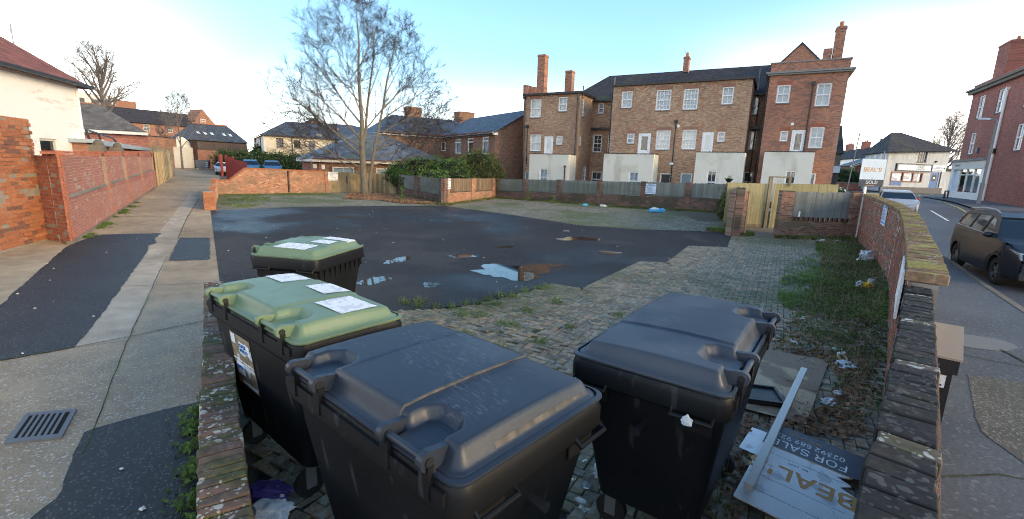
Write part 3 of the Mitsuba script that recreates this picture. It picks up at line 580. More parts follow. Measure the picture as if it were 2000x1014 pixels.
ztop = lambda s: (float(np.interp(s, cum, Z)) if s >= SSTEP else 1.45)
put('core', wall_strip(0, SSTEP, -.1, 1.45 - .10, .012, .20, 14), 'm_mortar_dark', rw)
put('core', wall_strip(SSTEP, cum[-1], -.1, lambda s: ztop(s) - .10, .006, .24, 40), 'm_mortar', rw)
r5 = np.random.default_rng(5); wb = []
for i in range(25):
    s = .0 - (.112 if i % 2 else 0)
    while s < cum[-1] - .1:
        c, z, d = wall_at(max(0, s + .112)); zt = ztop(s + .112) - .10
        if (i + 1) * .075 < zt + .01: wb.append((max(s, 0) + .112, i))
        s += .225
wb.sort(key=lambda t: abs(t[0] - 13))
bk = []
for s, i in wb:
    c, z, d = wall_at(s); f = Fr(c, -d); bk.append(f.box(-.106, .106, i * .075 + .006, i * .075 + .069, -.03, r5.normal(0, .003)))
pick = r5.choice(5, len(bk)); WM = ['m_brick3', 'm_brick3', 'm_brick1', 'm_cope2', 'm_brick3']
for m, k in list(zip(bk, pick))[:180]: put('brick', m, WM[k], rw)
for k in range(5): put('bricks', cat([m for m, q in list(zip(bk, pick))[180:] if q == k]), WM[k], rw, kind='stuff')
put('outer_face', wall_strip(0, cum[-1], -.1, lambda s: ztop(s) - .11, .2, .215, 40), 'm_dwarf_red', rw)
s = .02; n = 0
while s < SSTEP - .05:
    c, z, d = wall_at(s); f = Fr(c, -d); put('coping_brick', cope_brick(f, 0, .115, 1.452, .10, -.192, .012, r5), ['m_coped0', 'm_coped1', 'm_coped1'][r5.integers(3)] if n % 9 and n > 3 else 'm_cope1', rw, smooth=40); s += .124; n += 1
s = SSTEP + .03; far = [[], []]; n = 0
while s < cum[-1] - .03:
    c, z, d = wall_at(s); f = Fr(c, -d); m = cope_brick(f, 0, .066, z + .005, .105, -.30, .03, r5); k = r5.integers(2)
    if n < 150: put('coping_brick', m, 'm_copey%d' % k, rw, smooth=40)
    else: far[k].append(m)
    s += .075; n += 1
for k in range(2):
    if far[k]: put('coping_bricks', cat(far[k]), 'm_copey%d' % k, rw, kind='stuff')
# fences on dwarf walls
def boards(parent, fr, s0, s1, z0, z1, d, w, m, seed, gap=.006, th=.018, uneven=.012):
    r = np.random.default_rng(seed); n = max(1, int(round((s1 - s0) / w))); w = (s1 - s0) / n
    for i in range(n):
        zt = (np.interp(s0 + (i + .5) * w, [s0, s1], z1) if np.ndim(z1) else z1) + r.normal(0, uneven); zb = (np.interp(s0 + (i + .5) * w, [s0, s1], z0) if np.ndim(z0) else z0) + r.normal(0, uneven * .4)
        o = d + (.007 if i % 2 else 0) + r.normal(0, .002)
        put('board', fr.box(s0 + i * w + (gap / 2 if i % 2 else -.004), s0 + (i + 1) * w - (gap / 2 if i % 2 else -.004), zb, zt, o - th, o), m if isinstance(m, str) else m[r.integers(len(m))], parent)
def dwarf(label, A, B, base, top, piers, bm, pm, wood, seed, bw=.1, pw=.36, proud=.05, name='panel_fence', z=0.0, capm='m_mortar_dark', first=True):
    f = fr2(A, B, z); L = np.linalg.norm(np.array(B) - np.array(A)); t = thing(name, label, 'fence')
    zf = lambda v, s: float(np.interp(s, [0, L], v)) if np.ndim(v) else v
    pg = sg.Polygon([(0, -.3), (L, -.3), (L, zf(base, L)), (0, zf(base, 0))]); m, uv = f.panel(pg, -.215, 0); put('dwarf_wall', m, bm, t, uv=uv)
    edges = [0] + [x for p in piers for x in (p - pw / 2, p + pw / 2)] + [L]
    for p in piers:
        a, b = max(0, p - pw / 2), min(L, p + pw / 2); m, uv = f.panel(rect(a, -.3, b, zf(top, p) - .0), -.25, proud); put('pier', m, pm, t, uv=uv)
        put('pier_cap', f.box(a - .01, b + .01, zf(top, p), zf(top, p) + .035, -.26, proud + .012), capm, t)
    k = 0
    for a, b in zip(edges[0::2], edges[1::2]):
        a, b = max(0, a), min(L, b)
        if b - a > .15:
            put('rail', f.box(a, b, zf(top, a) - .3, zf(top, a) - .22, -.16, -.10), wood if isinstance(wood, str) else wood[0], t)
            put('brick_coping', f.box(a, b, zf(base, (a + b) / 2) + .002, zf(base, (a + b) / 2) + .05, -.222, .012), 'm_mortar_dark', t)
            boards(t, f, a + .01, b - .01, (zf(base, a) + .055, zf(base, b) + .055), (zf(top, a) - .01, zf(top, b) - .01), -.08, bw, wood, seed + k); k += 1
    return t, f
tA, fA = dwarf('mossy green panel fence with brick piers, behind the heap of fallen leaves', (-9.5, 37.6), (-4.55, 30.3), (.68, .55), (1.72, 1.68), [.45, 4.15, 8.45], 'm_dwarf', 'm_dwarf', ['m_wgrey', 'm_wgrey', 'm_wgrey2', 'm_wold'], 31, .13, .7)
tB, fB = dwarf('brown weathered board fence on a warm red brick base, left of the long grey fence', (-4.55, 30.3), (-1.6, 39.3), (.78, .6), (1.71, 1.62), [.38, 4.72, 9.1], 'm_warmbrick', 'm_warmbrick', 'm_wbrown', 33, .13, .68)
tC, fC = dwarf('long grey panel fence with brick piers in front of the brick flats', (-1.6, 39.3), (14.0, 29.8), (.57, .98), (1.6, 1.97), [.12, 2.85, 5.92, 9.23, 12.48, 15.48, 17.95], 'm_dwarf', 'm_dwarf', ['m_wgrey', 'm_wgrey', 'm_wgrey2'], 35, .1, .36)
put('flower_pot', trimesh.Trimesh(*(lambda m: (np.array(m.vertices) + np.array([*fC.at(17.95, -.1), 2.01]), m.faces))(trimesh.creation.revolve(np.array([[0, 0], [.12, 0], [.24, .28], [.27, .30], [.22, .29], [0, .24]]), sections=20)), process=False), 'm_blackpaint', None) if False else None
tD, fD = dwarf('short return fence with end pier beside the gateway, seen almost edge-on', (14.0, 29.8), (9.25, 19.25), (.8, .8), (1.98, 1.98), [11.3], 'm_dwarf', 'm_dwarf_red', 'm_wgrey', 51, .12, .5)
m, uv = Fr((9.16, 19.30), (.93, .37)).panel(rect(0, -.2, .72, 1.9), -.3, 0); solo('gate_pier', m, 'm_dwarf_red', 'red brick gate pier on the left of the wooden gateway', 'gate pier', uv=uv)
put('timber_post', Fr((9.16, 19.30), (.93, .37)).box(.73, .83, 0, 1.88, -.1, .02), 'm_wold', 'gate_pier')
tE, fE = dwarf('blue-grey board fence on a brick base with brick piers, right of the gateway', (11.06, 19.28), (14.35, 19.15), (.84, .84), (1.92, 1.98), [.25, 3.1], 'm_dwarf_red', 'm_dwarf_red', 'm_wgrey2', 53, .105, .5)
for k in range(36): put('coping_brick', fE.box(.52 + k * .066, .52 + k * .066 + .058, .75, .895, -.23, .02), ['m_brick3', 'm_coped0', 'm_cope2'][k % 3], tE)
put('vent_pipe', tube([fE.W([.78, .90, .05])[0], fE.W([.80, 1.12, .05])[0]], .035), 'm_white', tE)
# yellow new fence and gate behind the gateway
fy = Fr((10.5, 22.6), (1, -.04)); ty = thing('close_board_fence', 'new yellow timber close-board fence with gate frame, behind the gateway', 'fence')
boards(ty, fy, -.2, 1.68, .2, 2.17, 0, .1, 'm_wnew', 61, uneven=.006); boards(ty, fy, 2.0, 5.0, .06, (2.19, 2.24), 0, .1, 'm_wnew', 62, uneven=.006)
put('gate_post', fy.box(1.72, 1.86, 0, 2.52, -.05, .09), 'm_wold', ty); put('gate_post', fy.box(2.62, 2.74, 2.1, 2.54, -.05, .07), 'm_wold', ty); put('gate_header', fy.box(1.86, 2.62, 2.47, 2.53, -.02, .06), 'm_wold', ty)
put('gate_hinge', fy.box(1.86, 1.98, 1.0, 1.3, -.01, .03), 'm_blackpaint', ty); put('gravel_board', fy.box(-.2, 1.68, .04, .2, -.03, .02), 'm_wold', ty)
# the warm brick wall with its step, far left
fp = fr2((-18.7, 29.0), (-14.4, 35.8)); wz = .25
wl = thing('pilastered_brick_wall', 'weathered orange brick wall with a sloped step and pilasters, at the far left of the car park', 'wall')
m, uv = fp.panel(sg.Polygon([(0, 0), (8.3, 0), (8.2, 1.72), (2.0, 1.88), (.92, 1.10), (0, 1.10)]), -.22, 0); put('wall', m, 'm_warmbrick', wl, uv=uv)
for a, b in ((4.95, 5.75), (7.85, 8.3)): m, uv = fp.panel(rect(a, 0, b, 1.80 if a < 6 else 1.70), -.2, .07); put('pilaster', m, 'm_warmbrick', wl, uv=uv)
put('downpipe', fp.box(4.83, 4.9, .3, 1.82, .0, .05), 'm_blackpaint', wl)
for a, b, za, zb in ((0, .92, 1.10, 1.10), (.92, 2.0, 1.10, 1.88), (2.0, 8.25, 1.88, 1.72)):
    n = int(math.hypot(b - a, zb - za) / .078)
    for i in range(n):
        t0, t1 = i / n, (i + .86) / n; s0, s1 = a + (b - a) * t0, a + (b - a) * t1; y0, y1 = za + (zb - za) * t0, za + (zb - za) * t1
        m, _ = fp.panel(sg.Polygon([(s0, y0 + .002), (s1, y1 + .002), (s1, y1 + .10), (s0, y0 + .10)]), -.235, .015); put('coping_brick', m, 'm_orange%d' % (i % 3), wl)
fq = fr2((-18.75, 29.2), (-13.7, 20.9)); lw2 = thing('stepped_low_wall', 'low orange brick wall stepping down along the lane to a corner pier', 'wall')
for a, b, h in ((.4, 5.2, 1.05), (5.2, 7.6, .80), (7.6, 9.2, .62)): m, uv = fq.panel(rect(a, 0, b, h + .2), -.11, .11); put('wall', m, 'm_warmbrick', lw2, uv=uv); put('coping', fq.box(a, b, h + .202, h + .27, -.12, .12), 'm_orange1', lw2)
fpr = Fr((-13.95, 20.75), LN)
for i in range(11):
    for k in range(2): put('brick', fpr.box(k * .225, k * .225 + .215, .2 + i * .078 - .05, .2 + i * .078 + .018, -.45, r4.normal(0, .004)), 'm_orange%d' % r4.integers(3), lw2)
put('pier', fpr.box(.004, .436, 0, 1.02, -.44, -.012), 'm_mortar', lw2)
# wooden gate by the tree
fg1, fg2 = fr2((-14.35, 35.85), (-11.67, 38.6), .15), fr2((-11.67, 38.6), (-9.5, 37.6), .12)
tg = thing('timber_gate', 'old lichened double timber gate behind the tree trunk', 'gate')
boards(tg, fg1, 0, 1.75, .05, 1.60, 0, .15, 'm_wold', 71); boards(tg, fg1, 1.79, 3.8, .05, 1.58, 0, .15, 'm_wold', 72); put('latch', fg1.box(1.5, 1.56, .7, 1.35, 0, .03), 'm_blackpaint', tg); put('gate_post', fg1.box(-.16, -.02, 0, 1.65, -.1, .03), 'm_wold', tg)
tg2 = thing('board_fence', 'pale golden board fence just right of the tree trunk', 'fence'); boards(tg2, fg2, 0, 2.35, .03, (1.62, 1.55), 0, .15, ['m_wold', 'm_wgold'], 73)

# ---------------------------------------------------------------- buildings
def window(par, f, s0, z0, s1, z1, d=0, cols=2, rows=2, sash=True, blind='m_blind', fw=.085, name='window', fm='m_white', sill=True, bar=.03, inset=.09):
    """frame in a reveal, two sashes with glazing bars, a pane and what hangs behind it."""
    k = key(par + '__' + name); o = d - inset
    fr = [f.box(s0, s0 + fw, z0, z1, o - .05, o + .03), f.box(s1 - fw, s1, z0, z1, o - .05, o + .03), f.box(s0 + fw, s1 - fw, z0, z0 + fw, o - .05, o + .03), f.box(s0 + fw, s1 - fw, z1 - fw, z1, o - .05, o + .03)]
    if sash: zm = z0 + (z1 - z0) * .5; fr.append(f.box(s0 + fw, s1 - fw, zm - fw * .45, zm + fw * .45, o - .04, o + .02))
    scene[k] = mikit.ply(cat(fr), fm)
    bars = [f.box(s0 + (s1 - s0) * i / cols - bar / 2, s0 + (s1 - s0) * i / cols + bar / 2, z0 + fw, z1 - fw, o - .035, o - .008) for i in range(1, cols)]
    nr = rows * (2 if sash else 1)
    bars += [f.box(s0 + fw, s1 - fw, z0 + (z1 - z0) * j / nr - bar / 2, z0 + (z1 - z0) * j / nr + bar / 2, o - .033, o - .010) for j in range(1, nr) if not (sash and j == nr // 2)]
    if bars: put('glazing_bars', cat(bars), fm, k)
    put('pane', f.box(s0 + fw, s1 - fw, z0 + fw, z1 - fw, o - .042, o - .041), 'm_carglass' if blind == 'glass' else 'm_pane', k)
    if blind != 'glass': put('blind', f.box(s0 + .01, s1 - .01, z0 + .01, z1 - .01, o - .16, o - .15), blind, k)
    if sill: put('sill', f.box(s0 - .04, s1 + .04, z0 - .075, z0 - .005, o - .02, d + .06), 'm_stonesill', k)
    return k
def holes(pg, ws): return pg.difference(shapely.union_all([rect(w[0], w[1], w[2], w[3]) for w in ws])) if ws else pg
def wall(par, f, pg, ws, m, d=0, th=.25, name='wall'):
    me, uv = f.panel(holes(pg, ws), d - th, d); return put(name, me, m, par, uv=uv)
def roofplane(par, pts, m, th=.10, name='roof', along=None):
    """a flat roof slope through the given corners, thick, with uv in metres (u along the first edge, v up the slope)."""
    p = np.array(pts, float); u = p[1] - p[0] if along is None else np.array(along, float); u /= np.linalg.norm(u); nrm = np.zeros(3)
    for i in range(1, len(p) - 1): nrm += np.cross(p[i] - p[0], p[i + 1] - p[0])
    nrm /= np.linalg.norm(nrm); nrm = nrm if nrm[2] > 0 else -nrm; v = np.cross(nrm, u); v = v if v[2] > 0 else -v
    q = np.column_stack([(p - p[0]) @ u, (p - p[0]) @ v]); pg = sg.Polygon(q)
    me = trimesh.creation.extrude_polygon(pg, th, engine='earcut'); w = np.array(me.vertices)
    V = p[0] + w[:, :1] * u + w[:, 1:2] * v + (w[:, 2:] - th) * nrm
    mesh = trimesh.Trimesh(V, me.faces, process=False)
    if np.cross(u, v) @ nrm < 0: mesh = trimesh.Trimesh(V, me.faces[:, ::-1], process=False)
    return put(name, mesh, m, par, uv=w[:, :2].copy())
def chimney(par, f, s0, s1, z0, z1, d0, d1, m='m_farbrick', pots=1, pot_m='m_terracotta'):
    pg = rect(s0, z0, s1, z1); me, uv = f.panel(pg, d0, d1); k = put('chimney', me, m, par, uv=uv)
    put('chimney_cap', f.box(s0 - .04, s1 + .04, z1 - .16, z1 - .06, d0 - .04, d1 + .04), m, k)
    for i in range(pots):
        c = f.W([s0 + (s1 - s0) * (i + .5) / pots, z1, (d0 + d1) / 2])[0]; put('chimney_pot', place(trimesh.creation.revolve(np.array([[.0, 0], [.13, 0], [.11, .3], [.13, .34], [.09, .34], [.08, .1], [0, .1]]), sections=10), t=c), pot_m, k, smooth=40)
    return k
def door(par, f, s0, z0, s1, z1, d=0, glass='m_blind', fm='m_white', pan=.42):
    k = key(par + '__door'); o = d - .05
    scene[k] = mikit.ply(cat(f.box(s0, s0 + .09, z0, z1, o - .06, o + .04), f.box(s1 - .09, s1, z0, z1, o - .06, o + .04), f.box(s0 + .09, s1 - .09, z1 - .09, z1, o - .06, o + .04)), fm)
    zm = z0 + (z1 - z0) * pan
    put('leaf', cat(f.box(s0 + .1, s1 - .1, z0 + .01, zm, o - .04, o + .015), f.box(s0 + .1, s0 + .22, zm, z1 - .1, o - .04, o + .015), f.box(s1 - .22, s1 - .1, zm, z1 - .1, o - .04, o + .015), f.box(s0 + .22, s1 - .22, z1 - .22, z1 - .1, o - .04, o + .015)), fm, k)
    put('pane', f.box(s0 + .22, s1 - .22, zm, z1 - .22, o - .02, o - .018), 'm_pane', k); put('blind', f.box(s0 + .2, s1 - .2, zm - .05, z1 - .2, o - .09, o - .08), glass, k); put('handle', f.box(s1 - .19, s1 - .15, zm - .12, zm + .02, o + .015, o + .05), 'm_metal', k)
    return k
def gutter(par, f, s0, s1, z, d, r=.06, m='m_blackpaint'): put('gutter', f.box(s0, s1, z - r, z + r, d, d + .12), m, par)
def pipe(par, f, s, z0, z1, d, r=.045, m='m_blackpaint', hop=True):
    a, b = f.W([s, z0, d + r + .01])[0], f.W([s, z1, d + r + .01])[0]; ms = [tube([a, b], r, 8)]
    if hop: ms.append(f.box(s - .11, s + .11, z1 - .12, z1 + .1, d, d + .2))
    put('downpipe', cat(ms), m, par)

# brick flats with the cream balcony boxes
FN, FU = np.array([.484, .875]), np.array([.875, -.484])
F0 = np.array([-1.66, 39.55]) + 3.0 * FN
fm_ = Fr(F0, FU); bt = thing('brick_flats', 'long three-storey brick block of flats with cream balcony boxes and a dark roof', 'building')
DEEP, EAVE = -3.3, 8.62
WL = [(1.55, 6.84, 2.58, 8.33, 2, 1, 'm_blind'), (4.17, 7.28, 4.94, 8.42, 2, 1, 'm_curtain'), (1.65, 4.03, 2.69, 5.44, 2, 1, 'm_blind'), (4.12, 4.58, 4.69, 5.31, 1, 1, 'm_curtain'), (1.25, .9, 1.69, 2.27, 1, 1, 'm_curtain')]
wall(bt, fm_, rect(.99, -.2, 6.05, EAVE), [w[:4] for w in WL] + [(3.02, 3.0, 3.85, 5.26)], 'm_facade')
for w in WL: window(bt, fm_, *w[:4], cols=w[4], rows=w[5], blind=w[6])
door(bt, fm_, 3.02, 3.1, 3.85, 5.26)
fs = Fr(fm_.at(6.05, 0), FN); wall(bt, Fr(fm_.at(6.05, .0), FN), rect(0.0, -.2, 9, EAVE), [(.5, 6.9, 1.1, 8.3), (.35, 4.5, .85, 5.4), (1.5, 1.2, 2.5, 2.9)], 'm_facade')
window(bt, fs, .5, 6.9, 1.1, 8.3, cols=1, blind='m_curtain'); window(bt, fs, .35, 4.5, .85, 5.4, cols=1, blind='m_curtain'); window(bt, fs, 1.5, 1.2, 2.5, 2.9, cols=2, blind='m_curtain')
wall(bt, Fr(fm_.at(.99, -9), -FN), rect(0, -.2, 9, EAVE + .9), [], 'm_facade_red')
WC = [(6.19, 7.41, 6.71, 8.28, 1, 1, 'm_curtain'), (7.35, 7.0, 7.75, 8.3, 1, 1, 'm_blind'), (5.92, 4.13, 6.73, 5.63, 2, 2, 'm_dark'), (7.27, 4.16, 7.95, 5.64, 1, 2, 'm_blind'), (5.98, 1.1, 6.92, 2.46, 2, 1, 'm_dark')]
WC = [(a + .28, b, c + .28, d_, *r) for a, b, c, d_, *r in WC]
wall(bt, fm_, rect(6.05, -.2, 9.0, 8.4), [w[:4] for w in WC], 'm_facade', d=DEEP); 
for w in WC: window(bt, fm_, *w[:4], d=DEEP, cols=w[4], rows=w[5], blind=w[6])
put('ledge', fm_.box(6.06, 8.78, 6.02, 6.2, DEEP, DEEP + .35), 'm_blackpaint', bt)
CW = [(9.49, 7.38, 10.32, 8.6, 2, 1, 'm_curtain'), (12.13, 7.12, 13.2, 8.58, 4, 2, 'm_curtain'), (14.09, 7.11, 15.1, 8.56, 4, 2, 'm_curtain'), (16.67, 7.39, 17.4, 8.56, 2, 1, 'm_curtain'), (10.15, 4.69, 10.73, 5.45, 1, 1, 'm_curtain'), (12.38, 4.25, 13.43, 5.67, 4, 2, 'm_blind'), (14.28, 4.29, 15.26, 5.7, 4, 2, 'm_blind'), (16.67, 4.83, 17.16, 5.54, 1, 1, 'm_curtain'), (12.93, .9, 13.75, 2.51, 1, 1, 'm_dark'), (14.44, .9, 15.25, 2.56, 1, 1, 'm_curtain')]
ctop = 8.98
wall(bt, fm_, rect(8.8, -.2, 18.5, ctop), [w[:4] for w in CW] + [(11.06, 3.2, 11.99, 5.45), (15.67, 3.2, 16.43, 5.5)], 'm_facade')
for w in CW: window(bt, fm_, *w[:4], cols=w[4], rows=w[5], blind=w[6], sash=w[1] > 3)
door(bt, fm_, 11.06, 3.3, 11.99, 5.45, glass='m_dark'); door(bt, fm_, 15.67, 3.3, 16.43, 5.5)
wall(bt, Fr(fm_.at(18.5, 0), FN), rect(0, -.2, 9, ctop), [], 'm_facade'); wall(bt, Fr(fm_.at(8.8, -9), -FN), rect(0, -.2, 9, ctop), [], 'm_facade')
WR = [(18.25, 7.01, 18.95, 8.29, 1, 1, 'm_curtain'), (18.3, 4.44, 19.0, 5.81, 1, 1, 'm_blind'), (18.5, 1.3, 19.15, 2.81, 1, 1, 'm_dark')]
wall(bt, fm_, rect(18.2, -.2, 20.4, 8.4), [w[:4] for w in WR], 'm_facade', d=DEEP)
for w in WR: window(bt, fm_, *w[:4], d=DEEP, cols=1, rows=1, blind=w[6])
put('ledge', fm_.box(18.3, 19.9, 5.95, 6.15, DEEP, DEEP + .35), 'm_blackpaint', bt)
TW = [(20.03, 7.35, 20.8, 8.5, 2, 1, 'm_curtain'), (22.26, 7.08, 23.07, 8.49, 2, 1, 'm_curtain'), (20.57, 4.87, 21.03, 5.56, 1, 1, 'm_curtain'), (22.26, 4.44, 23.04, 5.78, 2, 1, 'm_curtain'), (22.56, .8, 22.97, 2.83, 1, 1, 'm_curtain')]
wall(bt, fm_, rect(19.5, -.2, 23.85, 9.1), [w[:4] for w in TW] + [(21.24, 3.3, 22.04, 5.59)], 'm_facade_red')
for w in TW: window(bt, fm_, *w[:4], cols=w[4], rows=w[5], blind=w[6])
door(bt, fm_, 21.24, 3.4, 22.04, 5.59, glass='m_dark')
for w in CW[:8] + TW[:4] + WL[:4]: put('lintel', fm_.box(w[0] - .08, w[2] + .08, w[3] + .004, w[3] + .22, -.02, .004), 'm_brick1' if w in TW else 'm_farbrick', bt)
ft = Fr(fm_.at(23.85, 0), FN); wall(bt, ft, rect(0, -.2, 11, 9.1), [], 'm_facade_red'); wall(bt, Fr(fm_.at(19.5, -11), -FN), rect(0, -.2, 11, 9.1), [], 'm_facade_red')
put('cornice', cat(fm_.box(19.35, 24.05, 9.1, 9.2, -10, .2), fm_.box(19.25, 24.15, 9.2, 9.3, -10, .3)), 'm_cornice', bt)
m, uv = fm_.panel(rect(19.5, 9.3, 23.87, 9.86), -10.6, .02); put('parapet', m, 'm_facade_red', bt, uv=uv); put('parapet_coping', fm_.box(19.45, 23.93, 9.86, 9.93, -10.6, .08), 'm_cornice', bt)
fgb = Fr(fm_.at(0, -4.2), FU); m, uv = fgb.panel(sg.Polygon([(19.9, 9.5), (22.5, 9.5), (22.5, 10.55), (21.15, 11.95), (19.9, 10.6)]), -3, 0); put('gable', m, 'm_facade_red', bt, uv=uv)
put('gable_coping', cat([fgb.panel(sg.Polygon([(19.78, 10.5), (21.15, 11.93), (21.15, 12.06), (19.70, 10.55)]), -3, .06)[0], fgb.panel(sg.Polygon([(22.6, 10.45), (21.15, 11.93), (21.15, 12.06), (22.68, 10.5)]), -3, .06)[0]]), 'm_blackpaint', bt)
chimney(bt, fm_, 22.86, 23.36, 9.9, 11.85, -.9, -.1, 'm_facade_red', 1); m, uv = fm_.panel(rect(22.35, 9.9, 22.8, 10.6), -.85, -.15); put('chimney_base', m, 'm_facade_red', bt, uv=uv)
m, uv = fm_.panel(rect(.8, EAVE, 1.05, 9.55), -7, .02); put('party_wall', m, 'm_facade_red', bt, uv=uv); m, uv = fm_.panel(rect(1.05, EAVE, 1.95, 9.35), -.5, -.1); put('party_wall', m, 'm_facade_red', bt, uv=uv)
chimney(bt, fm_, 1.95, 2.62, EAVE, 11.95, -.95, -.25, 'm_facade_red', 0); chimney(bt, fm_, 2.95, 3.6, 9.0, 11.3, -4.6, -3.9, 'm_facade_red', 0); chimney(bt, fm_, 12.85, 13.27, 10.8, 12.0, -6.0, -5.4, 'm_facade_red', 1)
put('aerial', tube([fm_.W([13.0, 12.0, -5.6])[0], fm_.W([12.75, 12.7, -5.6])[0]], .015, 5), 'm_metal', bt)
put('flat_roof', cat(fm_.box(.9, 6.25, EAVE, EAVE + .16, -9, .25), fm_.box(8.7, 18.62, ctop, ctop + .15, -9, .22)), 'm_blackpaint', bt)
# main hipped roof
zr, dr_ = 11.3, -7.5
e0 = [fm_.W([s, z, d])[0] for s, z, d in ((3.3, 8.45, DEEP + .35), (20.2, 8.45, DEEP + .35), (20.2, zr, dr_), (5.9, zr, dr_))]
roofplane(bt, e0, 'm_roofdark'); roofplane(bt, [fm_.W([3.3, 8.45, -12])[0], e0[0], e0[3]], 'm_roofdark'); roofplane(bt, [fm_.W([20.2, 8.45, -12])[0], fm_.W([3.3, 8.45, -12])[0], e0[3], e0[2]], 'm_roofdark')
gutter(bt, fm_, 6.1, 8.8, 8.42, DEEP + .3); gutter(bt, fm_, 18.5, 19.5, 8.42, DEEP + .3)
for s, z in ((6.15, 8.9), (8.72, 9.4), (18.85, 9.4)): put('vent_pipe', tube([fm_.W([s, 8.3, -.35])[0], fm_.W([s, z + .35, -.35])[0]], .05), 'm_lead', bt)
pipe(bt, fm_, 1.02, -.1, 8.5, 0, .06); pipe(bt, fm_, 1.38, 2.9, 6.1, 0, .04); pipe(bt, fm_, 5.9, -.1, 8.5, 0, .06, hop=False); pipe(bt, fm_, 13.75, -.1, 6.3, 0, .045); pipe(bt, fm_, 22.05, 3.8, 8.5, 0, .05); pipe(bt, fm_, 18.9, -.1, 8.4, DEEP, .05); pipe(bt, fm_, 19.42, -.1, 8.9, -.5, .09, hop=False); pipe(bt, fm_, 8.72, 3.7, 8.9, -.12, .04, hop=False)
for s, z in ((3.3, 8.1), (3.55, 5.68), (5.1, 5.7), (11.0, 8.72), (15.95, 8.75), (10.5, 5.85), (12.1, 5.9), (15.55, 5.95), (17.0, 6.0), (13.45, 3.55), (14.15, 3.55), (20.95, 5.95), (21.8, 5.98), (22.0, 8.65)): put('air_brick', fm_.box(s - .11, s + .11, z - .07, z + .07, -.01, .012), 'm_terracotta', bt)
put('flue', fm_.box(21.1, 21.28, 5.9, 6.05, 0, .06), 'm_white', bt); put('wall_light', fm_.box(13.6, 13.85, 3.15, 3.3, .1, .25), 'm_white', bt); put('meter_box', fm_.box(13.85, 14.0, 5.85, 6.05, 0, .1), 'm_white', bt)
BX = [(2.48, 6.01, 3.72, 3.47, 4.2, 1.15), (8.92, 12.71, 3.83, 10.97, 11.71, 1.15), (15.6, 18.68, 4.02, 16.45, 17.08, 1.2), (19.81, 22.62, 4.1, 21.18, 21.79, 1.25)]
for a, b, zt, w0, w1, wz_ in BX:
    f2 = Fr(fm_.at(0, 1.6), FU); m, uv = f2.panel(holes(rect(a, -.2, b, zt), [(w0, wz_, w1, 2.55 if a < 9 else 2.62 if a < 15 else 2.8 if a < 19 else 2.93)]), -.2, 0); k = put('balcony_box', m, 'm_cream', bt, uv=uv)
    window(bt, f2, w0, wz_, w1, 2.55 if a < 9 else 2.62 if a < 15 else 2.8 if a < 19 else 2.93, cols=2, rows=1 if a > 3 else 1, blind='m_curtain' if a < 9 else 'm_dark')
    put('side_wall', fm_.box(a, a + .2, -.2, zt - .005, .0, 1.4), 'm_cream', bt); put('side_wall', fm_.box(b - .2, b, -.2, zt - .005, .0, 1.4), 'm_cream', bt); put('balcony_floor', fm_.box(a + .2, b - .2, 2.95, 3.1, 0, 1.4), 'm_cornice', bt)
    put('parapet_coping', cat(f2.box(a - .03, b + .03, zt, zt + .05, -.23, .03), fm_.box(a - .03, a + .23, zt, zt + .048, 0, 1.38), fm_.box(b - .23, b + .03, zt, zt + .048, 0, 1.38)), 'm_blackpaint', bt)
f2 = Fr(fm_.at(0, 1.6), FU); put('soil_pipe', tube([f2.W([5.75, -.1, .08])[0], f2.W([5.75, 2.75, .08])[0]], .05), 'm_blackpaint', bt); put('pipe_cowl', place(trimesh.creation.icosphere(1, .10), t=f2.W([5.75, 2.78, .08])[0]), 'm_rust', bt)

# brick hall behind the hedge
hb = thing('brick_hall', 'two-storey brick hall with blue slate roof and three tall white windows', 'building')
HC = np.array([-1.9, 43.0]); fh = Fr(HC - LE * -10.45, -LE)   # its long wall runs back along the lane
fh = Fr(HC + LE * 10.45, -LE); S = lambda s: s + 10.45
HW = [(S(-8.25), 3.8, S(-6.88), 5.3, 'm_curtain'), (S(-5.42), 3.76, S(-4.19), 5.3, 'm_dark'), (S(-2.40), 3.74, S(-1.15), 5.3, 'm_curtain')]
wall(hb, fh, rect(0, 0, 10.45, 5.6), [w[:4] for w in HW], 'm_hallbrick')
for w in HW: window(hb, fh, w[0], w[1], w[2], w[3], cols=1, rows=1, sash=False, blind=w[4], fw=.12, sill=False); put('transom', fh.box(w[0], w[2], w[3] - .42, w[3] - .32, -.1, -.02), 'm_white', hb)
fhg = Fr(HC, LN); wall(hb, fhg, sg.Polygon([(0, 0), (8, 0), (8, 5.6), (4, 8.05), (0, 5.6)]), [], 'm_hallbrick')
put('fascia', cat(fh.box(0, 10.6, 5.42, 5.62, .0, .35), fhg.box(-.3, .3, 5.4, 5.64, 0, .06)), 'm_white', hb); gutter(hb, fh, 0, 10.6, 5.66, .35, m='m_maroon')
A = lambda s, d, z: np.array([*(HC + LE * s + LN * d), z])
roofplane(hb, [A(-.2, -.45, 5.5), A(13, -.45, 5.5), A(13, 4, 8.0), A(-.2, 4, 8.0)], 'm_slate'); roofplane(hb, [A(13, 8.4, 5.5), A(-.2, 8.4, 5.5), A(-.2, 4, 8.0), A(13, 4, 8.0)], 'm_slate')
put('boiler_flue', tube([A(.5, 3.6, 7.7), A(.5, 3.6, 8.5)], .06), 'm_lead', hb)
HD = np.array(fh.at(0)); fhs = Fr(HD - LN * 7, LN)
wall(hb, fhs, rect(0, 0, 7, 5.65), [(6.45, 4.1, 7.0 - .05, 5.07)], 'm_hallbrick'); window(hb, fhs, 6.45, 4.1, 6.95, 5.07, cols=1, rows=1, sash=False, blind='m_dark', sill=False); put('fascia', fhs.box(-.2, 7, 5.45, 5.66, 0, .35), 'm_white', hb); gutter(hb, fhs, -.2, 7, 5.7, .35, m='m_maroon')
